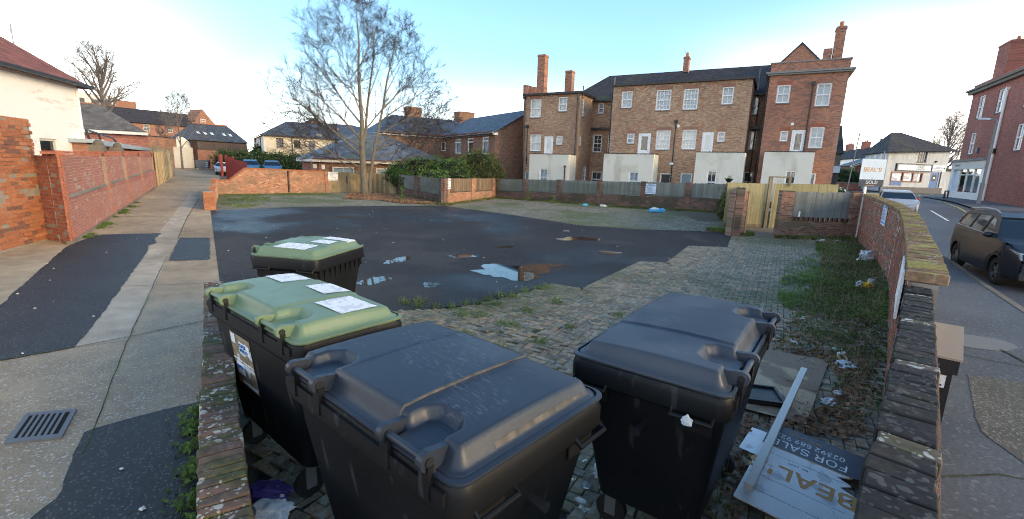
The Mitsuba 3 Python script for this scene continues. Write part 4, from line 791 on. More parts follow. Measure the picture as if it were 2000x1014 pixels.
fhl = Fr(HD - LN * 7 + LE * 9, -LE); wall(hb, fhl, rect(0, 0, 9, 5.65), [], 'm_hallbrick'); put('fascia', fhl.box(0, 9.3, 5.45, 5.66, 0, .35), 'm_white', hb)
Bp = lambda d, s, z: np.array([*(HD + LN * d + LE * s), z])
roofplane(hb, [Bp(-7.4, -.4, 5.6), Bp(.4, -.4, 5.6), Bp(4, 4.6, 7.9), Bp(-4.5, 4.6, 7.9)], 'm_slate'); roofplane(hb, [Bp(-7.4, 9.4, 5.6), Bp(-7.4, -.4, 5.6), Bp(-4.5, 4.6, 7.9)], 'm_slate')
fch = Fr(HD + LN * -1.2 + LE * 4.5, LN); chimney(hb, fch, -1.6, .2, 7.5, 8.95, -.8, 0, 'm_hallbrick', 0); chimney(hb, Fr(HD + LN * 3.2 + LE * 4.5, LN), .6, 2.6, 7.5, 9.0, -1.5, 0, 'm_hallbrick', 0)
# low pavilion with hipped mossy slates
pv = thing('slate_roofed_pavilion', 'low brick pavilion under a broad mossy hipped slate roof, behind the bare tree', 'building')
K = np.array([-17.26, 40.0]); fpv = Fr(K, LN); PWN = [(3.36 - 2.25, 1.1, 3.36, 2.3)]
PWN = [(1.72, .9, 3.6, 2.12)]
wall(pv, fpv, rect(.0, 0, 12.5, 2.6), PWN + [(5.6, .9, 7.2, 2.1)], 'm_hallbrick', d=-.55); window(pv, fpv, *PWN[0], d=-.55, cols=2, rows=1, sash=False, blind='m_curtain', fw=.1); window(pv, fpv, 5.6, .9, 7.2, 2.1, d=-.55, cols=2, rows=1, sash=False, blind='m_curtain', fw=.1)
put('meter_box', fpv.box(.1, .42, 1.95, 2.3, -.54, -.42), 'm_offwhite', pv); put('wall_vent', fpv.box(.72, 1.08, 1.88, 2.28, -.54, -.5), 'm_white', pv); pipe(pv, fpv, .62, 0, 2.5, -.55, .05)
for a, b in ((1.45, 1.70), (3.62, 3.85)): put('panel', fpv.box(a, b, .6, 2.15, -.55, -.53), 'm_maroon', pv)
fpl = Fr(K + LE * 9, -LE); wall(pv, fpl, rect(0, 0, 9 - .4, 2.6), [], 'm_shopbrick', d=-.55); put('side_door', fpl.box(5.6, 6.3, .3, 2.2, -.56, -.52), 'm_maroon', pv)
put('fascia', cat(fpv.box(-.02, 12.6, 2.5, 2.76, -.06, .0), fpl.box(0, 9.0, 2.5, 2.765, -.06, .0)), 'm_offwhite', pv); put('soffit', fpv.box(.0, 12.5, 2.5, 2.52, -.6, -.06), 'm_offwhite', pv)
gutter(pv, fpv, 0, 12.5, 2.78, .0, .05, 'm_maroon')
Q = lambda d, s, z: np.array([*(K + LN * d + LE * s), z])
roofplane(pv, [Q(0, 0, 2.8), Q(12.8, 0, 2.8), Q(7.4, 4.6, 5.5), Q(5.2, 4.6, 5.5)], 'm_slatemoss'); roofplane(pv, [Q(0, 9.2, 2.8), Q(0, 0, 2.8), Q(5.2, 4.6, 5.5)], 'm_slatemoss'); roofplane(pv, [Q(12.8, 0, 2.8), Q(12.8, 9.2, 2.8), Q(7.4, 4.6, 5.5)], 'm_slatemoss'); roofplane(pv, [Q(12.8, 9.2, 2.8), Q(0, 9.2, 2.8), Q(5.2, 4.6, 5.5), Q(7.4, 4.6, 5.5)], 'm_slatemoss')
fpl2 = Fr(K + LE * 3.6 + LN * .2, LN); put('roof_vent', fpl2.box(.3, .75, 3.3, 4.35, -.6, -.2), 'm_cornice', pv)
# cream house with dark windows
ch = thing('stained_cream_house', 'stained cream rendered house with dark sash windows and hipped slate roof', 'house')
M0 = np.array([-33.03, 62.0]); fcr = Fr(M0, LN)
CWs = [(1.5, 4.28, 2.35, 5.42), (3.6, 4.25, 4.42, 5.27), (5.6, 4.2, 5.95, 4.75)]
wall(ch, fcr, rect(0, 0, 9, 5.75), CWs, 'm_oldrender')
for w in CWs: window(ch, fcr, *w, cols=2, rows=1, blind='m_dark', fm='m_darkboard', fw=.06)
fcl = Fr(M0 + LE * 16, -LE); wl_ = [(16 - 5.3, 4.4, 16 - 3.6, 5.65), (16 - 13.6, 4.5, 16 - 11.6, 5.7)]
wall(ch, fcl, rect(0, 0, 16, 5.8), wl_, 'm_offwhite')
for w in wl_: window(ch, fcl, *w, cols=2, rows=1, blind='m_dark', fm='m_darkboard', fw=.08)
c_ = lambda d, s, z: np.array([*(M0 + LN * d + LE * s), z])
roofplane(ch, [c_(-.4, -.4, 5.75), c_(14, -.4, 5.75), c_(14, 5, 8.0), c_(3.5, 5, 8.0)], 'm_slate'); roofplane(ch, [c_(-.4, 16, 5.75), c_(-.4, -.4, 5.75), c_(3.5, 5, 8.0), c_(3.5, 12, 8)], 'm_slate')
gutter(ch, fcr, -.4, 9, 5.72, .35); pipe(ch, fcr, 3.4, 0, 5.6, 0, .06); put('chimney_stack', fcr.box(6.6, 7.3, 4.3, 6.3, -1.0, -.2), 'm_cornice', ch)
fw_ = Fr(M0 + LN * 7.5 + LE * 3, LN); wg = thing('white_parapet_block', 'low pale building with white parapet and slate roof between cream house and brick hall', 'building')
m, uv = fw_.panel(rect(-1, 0, 14, 6.0), -5, 0); put('wall', m, 'm_offwhite', wg, uv=uv); window(wg, fw_, .6, 4.6, 1.4, 5.5, d=.08, cols=2, rows=1, blind='glass'); window(wg, fw_, 3.0, 4.6, 3.6, 5.5, d=.08, cols=1, rows=1, blind='glass')
W_ = lambda s, z, d: fw_.W([s, z, d])[0]
roofplane(wg, [W_(-1.2, 5.9, .4), W_(6.8, 5.9, .4), W_(6.8, 7.6, -4), W_(-1.2, 7.6, -4)], 'm_slate'); put('parapet', fw_.box(6.8, 12.2, 5.4, 6.55, -.3, .3), 'm_white', wg); put('parapet', fw_.box(10.6, 11.9, 6.55, 7.35, -.3, .3), 'm_white', wg)
roofplane(wg, [W_(7.6, 6.6, -2), W_(14, 6.6, -2), W_(12.5, 8.5, -6), W_(9.0, 8.5, -6)], 'm_slate'); put('chimney_pot', place(trimesh.creation.cylinder(.22, 1.1, sections=10), t=fw_.W([10.9, 7.8, -1])[0]), 'm_terracotta', wg)
rg = thing('gabled_brick_house', 'brick gable and dark roof peeping above the cream house', 'house'); fgr = Fr(np.array([-35.6, 78.0]), LN)
m, uv = fgr.panel(sg.Polygon([(1.0, 0), (4.6, 0), (4.6, 8.0), (2.6, 9.6), (1.0, 8.0)]), -4, 0); put('wall', m, 'm_farbrick', rg, uv=uv); R_ = lambda s, z, d: fgr.W([s, z, d])[0]
roofplane(rg, [R_(.7, 7.8, .2), R_(.7, 7.8, -9), R_(2.6, 9.7, -9), R_(2.6, 9.7, .2)], 'm_roofdark'); m, uv = fgr.panel(rect(4.6, 0, 9.5, 8.4), -4, -.5); put('wing', m, 'm_farbrick', rg, uv=uv); roofplane(rg, [R_(4.4, 8.2, -.3), R_(9.7, 8.2, -.3), R_(9.7, 9.1, -2.5), R_(4.4, 9.1, -2.5)], 'm_roofdark')
# brick school with long slate roof, far left
D30 = np.array([.5, .866]); V0 = np.array([-81.48, 95.0]); fv = Fr(V0, D30); vb = thing('long_brick_terrace', 'long red brick building with steep slate roof and end gable, beyond the lane', 'building')
VW = [(10.4, 7.7, 11.35, 8.9), (5.9, 7.7, 7.05, 9.1), (6.0, 5.85, 6.95, 6.75), (10.4, 5.85, 11.35, 6.85), (1.6, 7.7, 2.7, 9.0), (14.2, 7.6, 15.4, 8.8), (14.0, 5.6, 15.2, 6.6)]
wall(vb, fv, rect(-4, 0, 20.3, 9.35), VW, 'm_farbrick')
for w in VW: window(vb, fv, *w, cols=2, rows=1, blind='m_dark', fm='m_offwhite', fw=.08)
v_ = lambda s, z, d: fv.W([s, z, d])[0]
roofplane(vb, [v_(-4, 9.3, .4), v_(17, 9.3, .4), v_(17, 12.45, -5), v_(-4, 12.45, -5)], 'm_roofdark'); m, uv = fv.panel(sg.Polygon([(16.0, 0), (20.3, 0), (20.3, 10.3), (17.75, 13.5), (16.0, 11.0)]), -5, .3); put('gable', m, 'm_farbrick', vb, uv=uv); window(vb, fv, 17.1, 10.35, 18.15, 11.3, d=.38, cols=2, rows=1, blind='glass', inset=.04)
put('ridge_flue', tube([v_(18.3, 12.6, -1), v_(18.3, 13.6, -1)], .1), 'm_lead', vb)
fb = thing('flat_roofed_blocks', 'pale and brown flat-roofed blocks half hidden behind the far left trees', 'building'); fz = Fr(V0 + np.array([-.866, .5]) * 12, D30)
put('block', fz.box(-6, 6, 0, 15.2, -8, 0), 'm_offwhite', fb); put('block', fz.box(6.0, 9.8, 0, 14.5, -7, .1), 'm_farbrick', fb)
for z in (5, 8, 11, 13.6):
    for s in (-5, -2.5, 0, 2.5, 4.6): put('window', fz.box(s - .7, s + .7, z - .8, z + .5, 0, .05), 'm_carglass', fb)
for z in (6.6, 9.6, 12.5): put('band', fz.box(-6, 6, z, z + .8, 0, .06), 'm_farbrick', fb)
# barn with blue roof
bn = thing('blue_slate_barn', 'dark boarded barn with hipped blue-grey roof and five rooflights', 'building'); N0 = np.array([-48.49, 72.0]); fbn = Fr(N0, D30)
wall(bn, fbn, rect(0, 0, 7.6, 5.25), [], 'm_darkboard'); wall(bn, Fr(N0 + np.array([-.866, .5]) * 7, np.array([.866, -.5])), rect(0, 0, 7, 5.3), [], 'm_darkboard')
b_ = lambda s, z, d: fbn.W([s, z, d])[0]
roofplane(bn, [b_(-.3, 5.15, .3), b_(7.7, 5.15, .3), b_(6.6, 7.85, -3.6), b_(1.3, 7.85, -3.6)], 'm_slate'); roofplane(bn, [b_(-.3, 5.4, -7.5), b_(-.3, 5.15, .3), b_(1.3, 7.85, -3.6)], 'm_slate'); roofplane(bn, [b_(7.7, 5.15, .3), b_(7.7, 5.15, -7), b_(6.6, 7.85, -3.6)], 'm_slate')
put('ridge_tiles', tube([b_(1.3, 7.9, -3.6), b_(6.6, 7.9, -3.6)], .1, 6), 'm_terracotta', bn)
for s in (.9, 1.9, 2.9, 4.75, 5.75):
    f5 = .36; z = 5.15 + 2.7 * f5; put('rooflight', cat(trimesh.Trimesh(fbn.W(np.array([[a, z + b * .62, .3 - 3.9 * f5 - b * .9 + .02 + c] for a in (s - .2, s + .2) for b in (0, .62) for c in (0, .1)])), BF, process=False)), 'm_bluewhite', bn)
put('base', fbn.box(-.1, 7.7, 0, 3.7, -.1, .08), 'm_farbrick', bn)
# white house, left
hw = thing('white_painted_house', 'white painted brick house with red-brown tiled hipped roof, far left', 'house'); D17 = np.array([math.sin(math.radians(-17)), math.cos(math.radians(17))])
H0 = np.array([-17.95, 19.5]); fho = Fr(H0 - D17 * 9, D17); ww = [(9 - 2.55, 2.3, 9 - 1.5, 3.02)]
wall(hw, fho, rect(0, .2, 9.25, 5.3), ww, 'm_whitebrick'); window(hw, fho, *ww[0], cols=1, rows=1, sash=False, blind='glass', fm='m_offwhite', fw=.08)
fho2 = Fr(fho.at(9.25), np.array([-D17[1], D17[0]])); wall(hw, fho2, rect(0, .2, 6.5, 5.3), [], 'm_whitebrick')
h_ = lambda s, z, d: fho.W([s, z, d])[0]
roofplane(hw, [h_(0, 5.22, .35), h_(9.6, 5.22, .35), h_(6.2, 8.1, -3.3), h_(0, 8.1, -3.3)], 'm_rooftile'); roofplane(hw, [h_(9.6, 5.22, .35), h_(9.6, 5.22, -7), h_(6.2, 8.1, -3.3)], 'm_rooftile')
gutter(hw, fho, 0, 9.6, 5.22, .32, .06); pipe(hw, fho, 9.1, .3, 5.1, 0, .045, 'm_white', False)
fa = np.array([-19.05, 18.5, 6.15]); put('aerial', cat(tube([fa - [0, 0, .3], fa + [0, 0, 1.05]], .02, 6), *[tube([fa + [-.28, 0, .8 + .06 * k], fa + [.28, .2, .8 + .06 * k]], .009, 4) for k in range(4)], *[tube([fa + [-.24 + .12 * k, .08 * k, .72], fa + [-.24 + .12 * k, .08 * k, 1.05]], .008, 4) for k in range(5)]), 'm_metal', hw)
# orange rough wall and red panelled wall along the lane
ow = thing('old_orange_wall', 'tall rough old orange brick wall at the left edge', 'wall'); OA, OB_ = np.array([-11.65, 9.75]), np.array([-12.62, 12.32]); fo = fr2(OA, OB_, .14)
put('core', fo.box(0, 2.74, -.2, 3.16, -.4, -.014), 'm_mortar', ow)
brick_face(ow, fo, 0, 2.74, .08, 3.2, lambda s, z: .012 * math.sin(z * 3) + .01 * math.sin(s * 4 + z), .098, .29, ['m_orange0', 'm_orange1', 'm_orange2', 'm_orange0', 'm_orange3'], 81, want=300, near=1.9, jit=.009)
rwl = thing('red_panelled_wall', 'red brick wall with recessed purple panels running up the lane', 'wall'); fr_ = Fr((-11.6, 11.9), LE, 0.0)
RL = 24.4; zg = lambda s: .15 + .0109 * s
pier_at = [0.22, 6.42, 11.18, 16.86, 23.6]
def red_d(s, z):
    if any(abs(s - p) < .26 for p in pier_at) or z < 1.26: return 0.0
    if z > 2.42: return 0.0
    return -.07
put('core', fr_.box(.45, RL, -.1, 2.44, -.32, -.076), 'm_mortar', rwl); put('lower_core', fr_.box(.3, RL, -.1, 1.26, -.1, -.006), 'm_mortar', rwl)
for p in pier_at: put('pier_core', fr_.box(max(.3, p - .25), min(RL, p + .25), 1.26, 2.44, -.1, -.006), 'm_mortar', rwl)
class Ramp(Fr):
    def W(self, a): v = super().W(a); s = np.atleast_2d(a)[:, 0]; v[:, 2] += zg(s) * np.clip((2.6 - np.atleast_2d(a)[:, 1]) / 2.6, 0, 1) * 1.0 + .012 * s * np.clip(np.atleast_2d(a)[:, 1] / 2.45, 0, 1); return v
frr = Ramp((-11.6, 11.9), LE, 0.0)
purple = lambda s, z: not (any(abs(s - p) < .26 for p in pier_at) or z > 2.4)
brick_face(rwl, frr, 0, RL, 0, 2.46, red_d, .088, .26, ['m_plum0', 'm_plum1'], 82, want=290, near=.3, gap=.017, skip=lambda s, z: not purple(s, z))
brick_face(rwl, frr, 0, RL, 0, 2.46, red_d, .088, .26, ['m_brick0', 'm_brick2'], 83, want=0, near=.3, gap=.017, skip=purple)
for a, b in zip(pier_at[:-1], pier_at[1:]): put('sill_slope', trimesh.Trimesh(frr.W(np.array([[s, z, d] for s in (a + .26, b - .26) for z, d in ((1.24, .0), (1.24, -.08), (1.30, -.07), (1.315, -.07))])), np.array([[0, 4, 3], [4, 7, 3], [0, 3, 1], [4, 5, 7], [0, 1, 4], [1, 5, 4]]), process=False), 'm_verge', rwl)
fend = Fr((-12.72, 12.36), (.925, -.38), .1); pn = thing('red_brick_pier', 'red brick end pier with pale mortar joints, between orange wall and purple wall', 'pier') if False else rwl
put('end_core', fend.box(0, 1.17, -.1, 2.32, -.03, -.005), 'm_mortar', rwl)
brick_face(rwl, fend, 0, 1.205, .0, 2.34, 0.0, .089, .25, ['m_brick0', 'm_brick1', 'm_brick2', 'm_brick0'], 84, want=300, near=1, gap=.02)
for k in range(4): put('coping_brick', fend.box(.25 + k * .16, .25 + k * .16 + .15, 2.345, 2.47, -.3, -.1), 'm_brick0', rwl)
for i in range(72):
    if i < 5 or i % 3: put('brick_course', frr.box(i * .34, i * .34 + .32, 2.465, 2.53, -.32, -.1), 'm_brick%d' % (i % 3), rwl)
put('footing', frr.box(.0, RL, -.12, .10, -.1, .03), 'm_verge', rwl)
tlg = thing('timber_garage_gates', 'light golden boarded gates at the far end of the lane wall', 'gate'); boards(tlg, Fr((-11.6, 11.9), LE), 24.6, 29.2, (.45, .48), (2.80, 2.85), .02, .24, ['m_wgold', 'm_wold'], 85, .02); boards(tlg, Fr((-11.6, 11.9), LE), 29.4, 43.5, (.46, .55), (2.9, 3.15), .05, .5, ['m_wgold', 'm_wold'], 86, .03); put('top_rail', Fr((-11.6, 11.9), LE).box(24.6, 43.5, 2.7, 3.2, -.12, -.02), 'm_wold', tlg)
gr = thing('flat_garage_roof', 'pale flat garage roof behind the panelled wall', 'garage'); fgg = Fr((-11.6, 11.9), LE); put('roof', fgg.box(9, 40, 2.95, 3.1, -7, -.7), 'm_tarp', gr); put('wall', fgg.box(9.2, 40, .3, 2.95, -6.8, -.9), 'm_farbrick', gr); put('fascia', fgg.box(9, 40, 2.88, 3.12, -.7, -.62), 'm_tarp', gr)
for i, s in enumerate((7.2, 11.6)): put('concrete_ball_cap', cat(fr_.box(s - .45, s + .45, 2.62, 2.85, -.5, -.1), place(trimesh.creation.icosphere(2, .16), t=fr_.W([s + .3, 2.9, -.3])[0])), 'm_verge', rwl)
solo('roof_rack', cat([tube(np.array([fgg.W([s, z, d])[0] for s, z, d in ((13, 3.1, -1.4), (13.1, 3.6, -1.5), (15, 3.62, -1.6), (21, 3.5, -1.6), (22, 3.3, -1.6), (22.2, 3.1, -1.6))]), .05, 6), tube(np.array([fgg.W([s, z, d])[0] for s, z, d in ((16.5, 3.1, -1.5), (16.6, 3.6, -1.6))]), .05, 6)]), 'm_blackpaint', 'black bent pipe rails above the panelled wall', 'rail', smooth=40)
# bungalow roof, long parapet wall, white rendered yard walls at the top of the lane
bg = thing('grey_tiled_bungalow', 'grey-brown tiled bungalow roof just right of the white house', 'house'); fbg = Fr((-33.5, 33.0), LN)
g_ = lambda s, z, d: fbg.W([s, z, d])[0]
wall(bg, fbg, rect(-3, .3, 6.2, 4.2), [], 'm_shopbrick'); roofplane(bg, [g_(-4, 4.15, .4), g_(6.4, 4.15, .4), g_(3.2, 6.3, -3), g_(-4, 6.3, -3)], 'm_greytile'); put('fascia', fbg.box(-4, 6.3, 4.05, 4.25, .35, .42), 'm_offwhite', bg); put('floodlight', fbg.box(3.2, 3.6, 3.2, 3.6, .0, .2), 'm_white', bg)
lp = thing('long_parapet_wall', 'long low brick wall with soldier course top behind the lane garages', 'wall'); flp = fr2((-43, 40), (-52.5, 76), 0); m, uv = flp.panel(sg.Polygon([(0, 0), (37, 0), (37, 5.3), (0, 4.75)]), -.3, 0); put('wall', m, 'm_warmbrick', lp, uv=uv); put('coping', flp.panel(sg.Polygon([(0, 4.75), (37, 5.3), (37, 5.42), (0, 4.87)]), -.35, .05)[0], 'm_blackpaint', lp)
yw = thing('white_yard_wall', 'weathered white rendered wall closing the lane', 'wall'); fyw = Fr((-50.5, 71.0), D30); put('wall', fyw.box(-1.0, 1.75, .5, 4.0, -.3, 0), 'm_offwhite', yw); put('upper_wall', fyw.panel(sg.Polygon([(-.6, 3.9), (-.6, 5.0), (.5, 5.6), (1.0, 5.5), (1.8, 4.9), (5.3, 4.7), (5.3, 4.1), (-.6, 3.9)]), -1.3, -.9)[0], 'm_whitebrick', yw); put('gate_post', fyw.box(1.78, 1.95, .5, 4.35, -.1, .1), 'm_rust', yw); put('beam', fyw.box(1.95, 5.4, 4.2, 4.32, -.1, .05), 'm_rust', yw); put('brown_wall', fyw.box(1.95, 5.6, .5, 4.1, -1, -.8), 'm_warmbrick', yw)
# red fences
rf = thing('red_board_fence', 'red board fence, the nearer run with sloping top', 'fence'); fra = fr2((-28.85, 46.95), (-26.3, 46.0), 0)
boards(rf, fra, 0, .9, .45, (2.72, 2.7), 0, .15, 'm_redfence', 91, .008, .02, .003); boards(rf, fra, .9, 2.7, .45, (2.52, 2.2), .0, .15, 'm_redfence', 92, .008, .02, .003); put('post', fra.box(-.12, 0, .4, 2.9, -.1, .08), 'm_redfence', rf); put('post', fra.box(.84, .94, .4, 2.8, -.1, .04), 'm_redfence', rf); put('rail', fra.box(0, 2.7, 1.3, 1.4, -.1, -.03), 'm_redfence', rf)
rf2 = thing('red_board_fence', 'red board fence running up the lane past the white car', 'fence'); frb = fr2((-46.5, 72.5), (-33.7, 53.7), 0); boards(rf2, frb, 0, 23.9, (.9, .6), (3.0, 2.8), 0, .3, 'm_redfence', 93, .01, .02, .004); put('post', frb.box(23.9, 24.15, .5, 2.95, -.15, .12), 'm_redfence', rf2)
# right: brick corner shop
sb = thing('brick_corner_shop', 'tall red brick corner building with white shopfront, right edge', 'building'); DR = np.array([math.sin(math.radians(28)), math.cos(math.radians(28))])
Q0 = np.array([38.29, 37.84]); fsb = Fr(Q0 + DR * 8.1, -DR)     # s runs from the far end towards us
X = lambda s: 8.1 - s
SW = [(X(7.9 - .35), 8.25, X(6.35), 10.1), (X(5.15), 8.25, X(3.65), 10.1), (X(6.6), 5.1, X(5.2), 6.95), (X(-1.3), 5.0, X(-2.6), 6.95), (X(-1.5), 8.2, X(-2.8), 10.1)]
SW = [(X(6.35), 8.2, X(5.0), 10.1), (X(2.35), 8.2, X(.75), 10.05), (X(6.45), 5.08, X(5.25), 6.95), (X(-2.45), 5.0, X(-3.7), 6.9), (X(-2.45), 8.1, X(-3.7), 10.0)]
wall(sb, fsb, rect(0, 4.5, 15, 10.5), SW, 'm_shopbrick'); m, uv = fsb.panel(rect(7.35, .6, 15, 4.5), -.25, 0); put('ground_wall', m, 'm_shopbrick', sb, uv=uv)
for w in SW: window(sb, fsb, *w, cols=2, rows=1, blind='m_blind' if w[0] < 8 else 'm_curtain', fm='m_white')
fse = Fr(fsb.at(0, -9), fsb.n); wall(sb, fse, rect(0, .6, 9, 10.5), [], 'm_shopbrick'); wall(sb, Fr(fsb.at(15, 0), -fsb.n), rect(0, .3, 9, 10.5), [], 'm_shopbrick'); wall(sb, Fr(fsb.at(15, -9), -fsb.u), rect(0, .3, 15, 10.5), [], 'm_shopbrick')
put('cornice', cat(fsb.box(-.35, 15, 10.5, 10.75, -9, .3), fsb.box(-.5, 15, 10.75, 10.9, -9, .45)), 'm_stonesill', sb); m, uv = fsb.panel(rect(0, 10.9, 15, 11.3), -9, .02); put('parapet', m, 'm_shopbrick', sb, uv=uv)
chimney(sb, fsb, X(5.5), X(3.2), 11.2, 14.1, -1.5, -.3, 'm_shopbrick', 2); chimney(sb, fsb, X(-.4), X(-3.0), 11.2, 15, -1.5, -.3, 'm_shopbrick', 0)
pipe(sb, fsb, X(.45), 1.0, 9.9, 0, .09, 'm_white'); 
put('fascia', fsb.box(-.35, 7.4, 3.72, 4.42, 0, .35), 'm_offwhite', sb); put('fascia_cornice', fsb.box(-.45, 7.45, 4.42, 4.58, 0, .5), 'm_cornice', sb)
put('small_print', fsb.box(.6, 1.9, 4.0, 4.16, .35, .354), 'm_cornice', sb)
put('pilaster', fsb.box(-.35, .15, 1.0, 3.72, 0, .3), 'm_white', sb); put('pilaster', fsb.box(6.75, 7.35, 1.0, 3.72, 0, .3), 'm_white', sb); put('stallriser', fsb.box(.15, 6.75, 1.0, 1.72, 0, .2), 'm_white', sb)
put('shop_window', fsb.box(1.5, 6.7, 1.76, 3.7, .1, .11), 'm_pane', sb); put('display', fsb.box(.2, 6.7, 1.76, 3.7, -.5, -.45), 'm_curtain', sb); put('door_panel', fsb.box(.15, 1.45, 1.72, 3.72, .05, .1), 'm_bluewhite', sb)
for s in (1.5, 3.2, 4.95, 6.7): put('mullion', fsb.box(s - .05, s + .05, 1.74, 3.7, .08, .18), 'm_white', sb)
put('transom', fsb.box(1.5, 6.7, 3.2, 3.28, .08, .17), 'm_white', sb); put('alarm_box', fsb.box(X(4.15), X(3.75), 5.15, 5.55, 0, .15), 'm_greymetal', sb); put('cable_box', fsb.box(X(.62), X(.28), 4.9, 5.3, 0, .2), 'm_blackpaint', sb)
# white shop across the junction
fs_ = np.array([math.sin(math.radians(75)), math.cos(math.radians(75))]); S0 = np.array([45.52, 58.0]); fsh = Fr(S0, fs_); sh = thing('white_corner_shop', 'two-storey white shop with blue door and brown hipped roof across the junction', 'building')
wn = [(4.85, 4.9, 6.45, 6.2), (1.15, 2.5, 6.2, 3.55)]
wall(sh, fsh, sg.Polygon([(-.3, 1.75), (10.1, 1.75), (10.3, 6.4), (-.45, 6.0)]), wn + [(7.65, 1.7, 9.1, 3.75)], 'm_shopwhite'); window(sh, fsh, *wn[0], cols=4, rows=3, sash=False, blind='m_dark', fm='m_cornice', fw=.06, bar=.05)
put('plinth', fsh.box(-.3, 10.1, .9, 1.78, -.2, .03), 'm_navy', sh); put('side_wing', fsh.box(10.1, 13.4, 1.0, 3.95, -.4, -.1), 'm_shopwhite', sh); put('wing_roof', fsh.box(10.0, 13.6, 3.95, 4.3, -3, .1), 'm_roofdark', sh); put('wing_upper', fsh.box(10.2, 12.6, 4.3, 5.7, -5, -3), 'm_greymetal', sh)
D20 = np.array([math.sin(math.radians(22)), math.cos(math.radians(22))]); fl_ = Fr(fsh.at(-.3) + D20 * 8, -D20); wall(sh, fl_, rect(0, 1.2, 8, 6.0), [], 'm_shopwhite')
for s in (1.5, 3.6, 5.8): put('side_window', fl_.box(s, s + .9, 4.6, 5.9, -.02, .03), 'm_offwhite', sh)
h2 = lambda s, z, d: fsh.W([s, z, d])[0]
roofplane(sh, [h2(-.9, 5.9, .5), h2(10.9, 6.5, .5), h2(6.8, 8.8, -4), h2(5.2, 8.75, -4)], 'm_rooftile' if False else 'm_roofdark'); roofplane(sh, [fl_.W([-.3, 5.9, .5])[0], h2(-.9, 5.9, .5), h2(5.2, 8.75, -4)], 'm_roofdark'); roofplane(sh, [h2(10.9, 6.5, .5), h2(10.9, 6.5, -9), h2(6.8, 8.8, -4)], 'm_roofdark')
put('shop_window', fsh.box(1.15, 6.2, 2.5, 3.55, -.08, -.07), 'm_pane', sh); put('window_frame', cat(*[fsh.box(a, b, 2.4, 3.62, -.1, .04) for a, b in ((1.0, 1.17), (2.95, 3.1), (4.65, 4.75), (6.15, 6.3))], fsh.box(1.17, 6.15, 3.5, 3.62, -.1, .04), fsh.box(1.17, 6.15, 2.38, 2.52, -.1, .04)), 'm_shopbrick', sh); put('blue_panel', fsh.box(1.1, 2.95, 1.95, 2.42, .0, .05), 'm_blue', sh)
put('display', fsh.box(1.0, 6.3, 2.4, 3.6, -.6, -.55), 'm_skyblue' if False else 'm_bluewhite', sh); put('poster', fsh.box(1.3, 2.8, 2.55, 2.85, -.5, -.48), 'm_blue', sh)
for s, z, w, h, mm in ((3.5, 2.7, .5, .5, 'm_dark'), (4.1, 2.75, .4, .35, 'm_dark'), (5.5, 2.55, .4, .7, 'm_maroon'), (1.5, 2.55, .3, .5, 'm_shopbrick')): put('display_item', fsh.box(s, s + w, z, z + h, -.45, -.3), mm, sh)
put('name_board', fsh.box(1.75, 7.4, 3.85, 4.55, .0, .1), 'm_bluewhite', sh); put('board_frame', cat(fsh.box(1.55, 7.6, 4.55, 4.67, 0, .16), fsh.box(1.55, 7.6, 3.74, 3.85, 0, .16), fsh.box(1.55, 1.75, 3.85, 4.55, 0, .16), fsh.box(7.4, 7.5, 3.85, 4.55, 0, .16)), 'm_navy', sh)
for k, w in enumerate(('FALKLANDS', 'VETERANS', 'FOUNDATION')): put('sign_lettering', text(w, .15, fsh, 5.6, 4.36 - k * .21, .102, True, maxw=2.3), 'm_navy', sh)
put('side_board', fsh.box(7.65, 10.0, 3.85, 4.6, 0, .08), 'm_bluewhite', sh)
for k, w in enumerate((1.1, 1.7, 1.5)): put('small_print', fsh.box(8.65 - w / 2, 8.65 + w / 2, 4.36 - k * .19, 4.42 - k * .19, .08, .085), 'm_signtext', sh)
put('emblem', place(trimesh.creation.icosphere(1, .11), t=fsh.W([9.7, 4.25, .06])[0]), 'm_greentext', sh)
kd = put('door', fsh.box(7.72, 9.02, 1.7, 3.72, -.12, -.04), 'm_blue', sh); put('door_window', fsh.box(8.0, 8.75, 2.6, 3.4, -.04, -.03), 'm_dark', kd); put('notice', fsh.box(8.2, 8.55, 2.9, 3.1, -.03, -.02), 'm_white', kd)
pipe(sh, fsh, 9.35, 1.8, 3.8, 0, .05, 'm_greymetal', False); put('wall_lamp', fsh.box(7.9, 8.15, 4.95, 5.15, 0, .2), 'm_blackpaint', sh)
# dark-roofed shop beyond the flats, far terrace
dk = thing('dark_roofed_shop', 'shop with tall dark tiled roof just right of the brick flats', 'building'); E1 = np.array([31.16, 48.0]); fdk = Fr(E1, FU)
wall(dk, fdk, rect(-3, .8, 1.5, 5.1), [], 'm_warmbrick' if False else 'm_verge'); roofplane(dk, [fdk.W([-3, 5.0, .3])[0], fdk.W([1.65, 5.0, .3])[0], fdk.W([1.45, 8.0, -3.5])[0], fdk.W([-3, 8.0, -3.5])[0]], 'm_roofdark'); window(dk, fdk, -.4, 4.3, .3, 4.95, d=.06, cols=1, rows=1, sash=False, blind='glass', fm='m_darkboard')
put('side_wall', Fr(fdk.at(1.5), FN).panel(sg.Polygon([(0, .8), (7, .8), (7, 5), (3.5, 7.7), (0, 5)]), -.2, 0)[0], 'm_verge', dk)
put('fascia', fdk.box(-1.2, 1.55, 3.1, 3.75, 0, .3), 'm_bluewhite', dk); put('small_print', fdk.box(-.3, .9, 3.34, 3.5, .3, .304), 'm_cornice', dk); put('shopfront', fdk.box(-1.2, 1.45, .9, 3.08, .0, .06), 'm_dark', dk); put('shop_post', fdk.box(.2, .5, .9, 3.08, .06, .12), 'm_verge', dk); put('poster', fdk.box(.75, 1.35, 1.2, 1.9, .07, .1), 'm_red', dk); put('poster', fdk.box(-.1, .3, 1.6, 2.0, .12, .15), 'm_blue', dk)
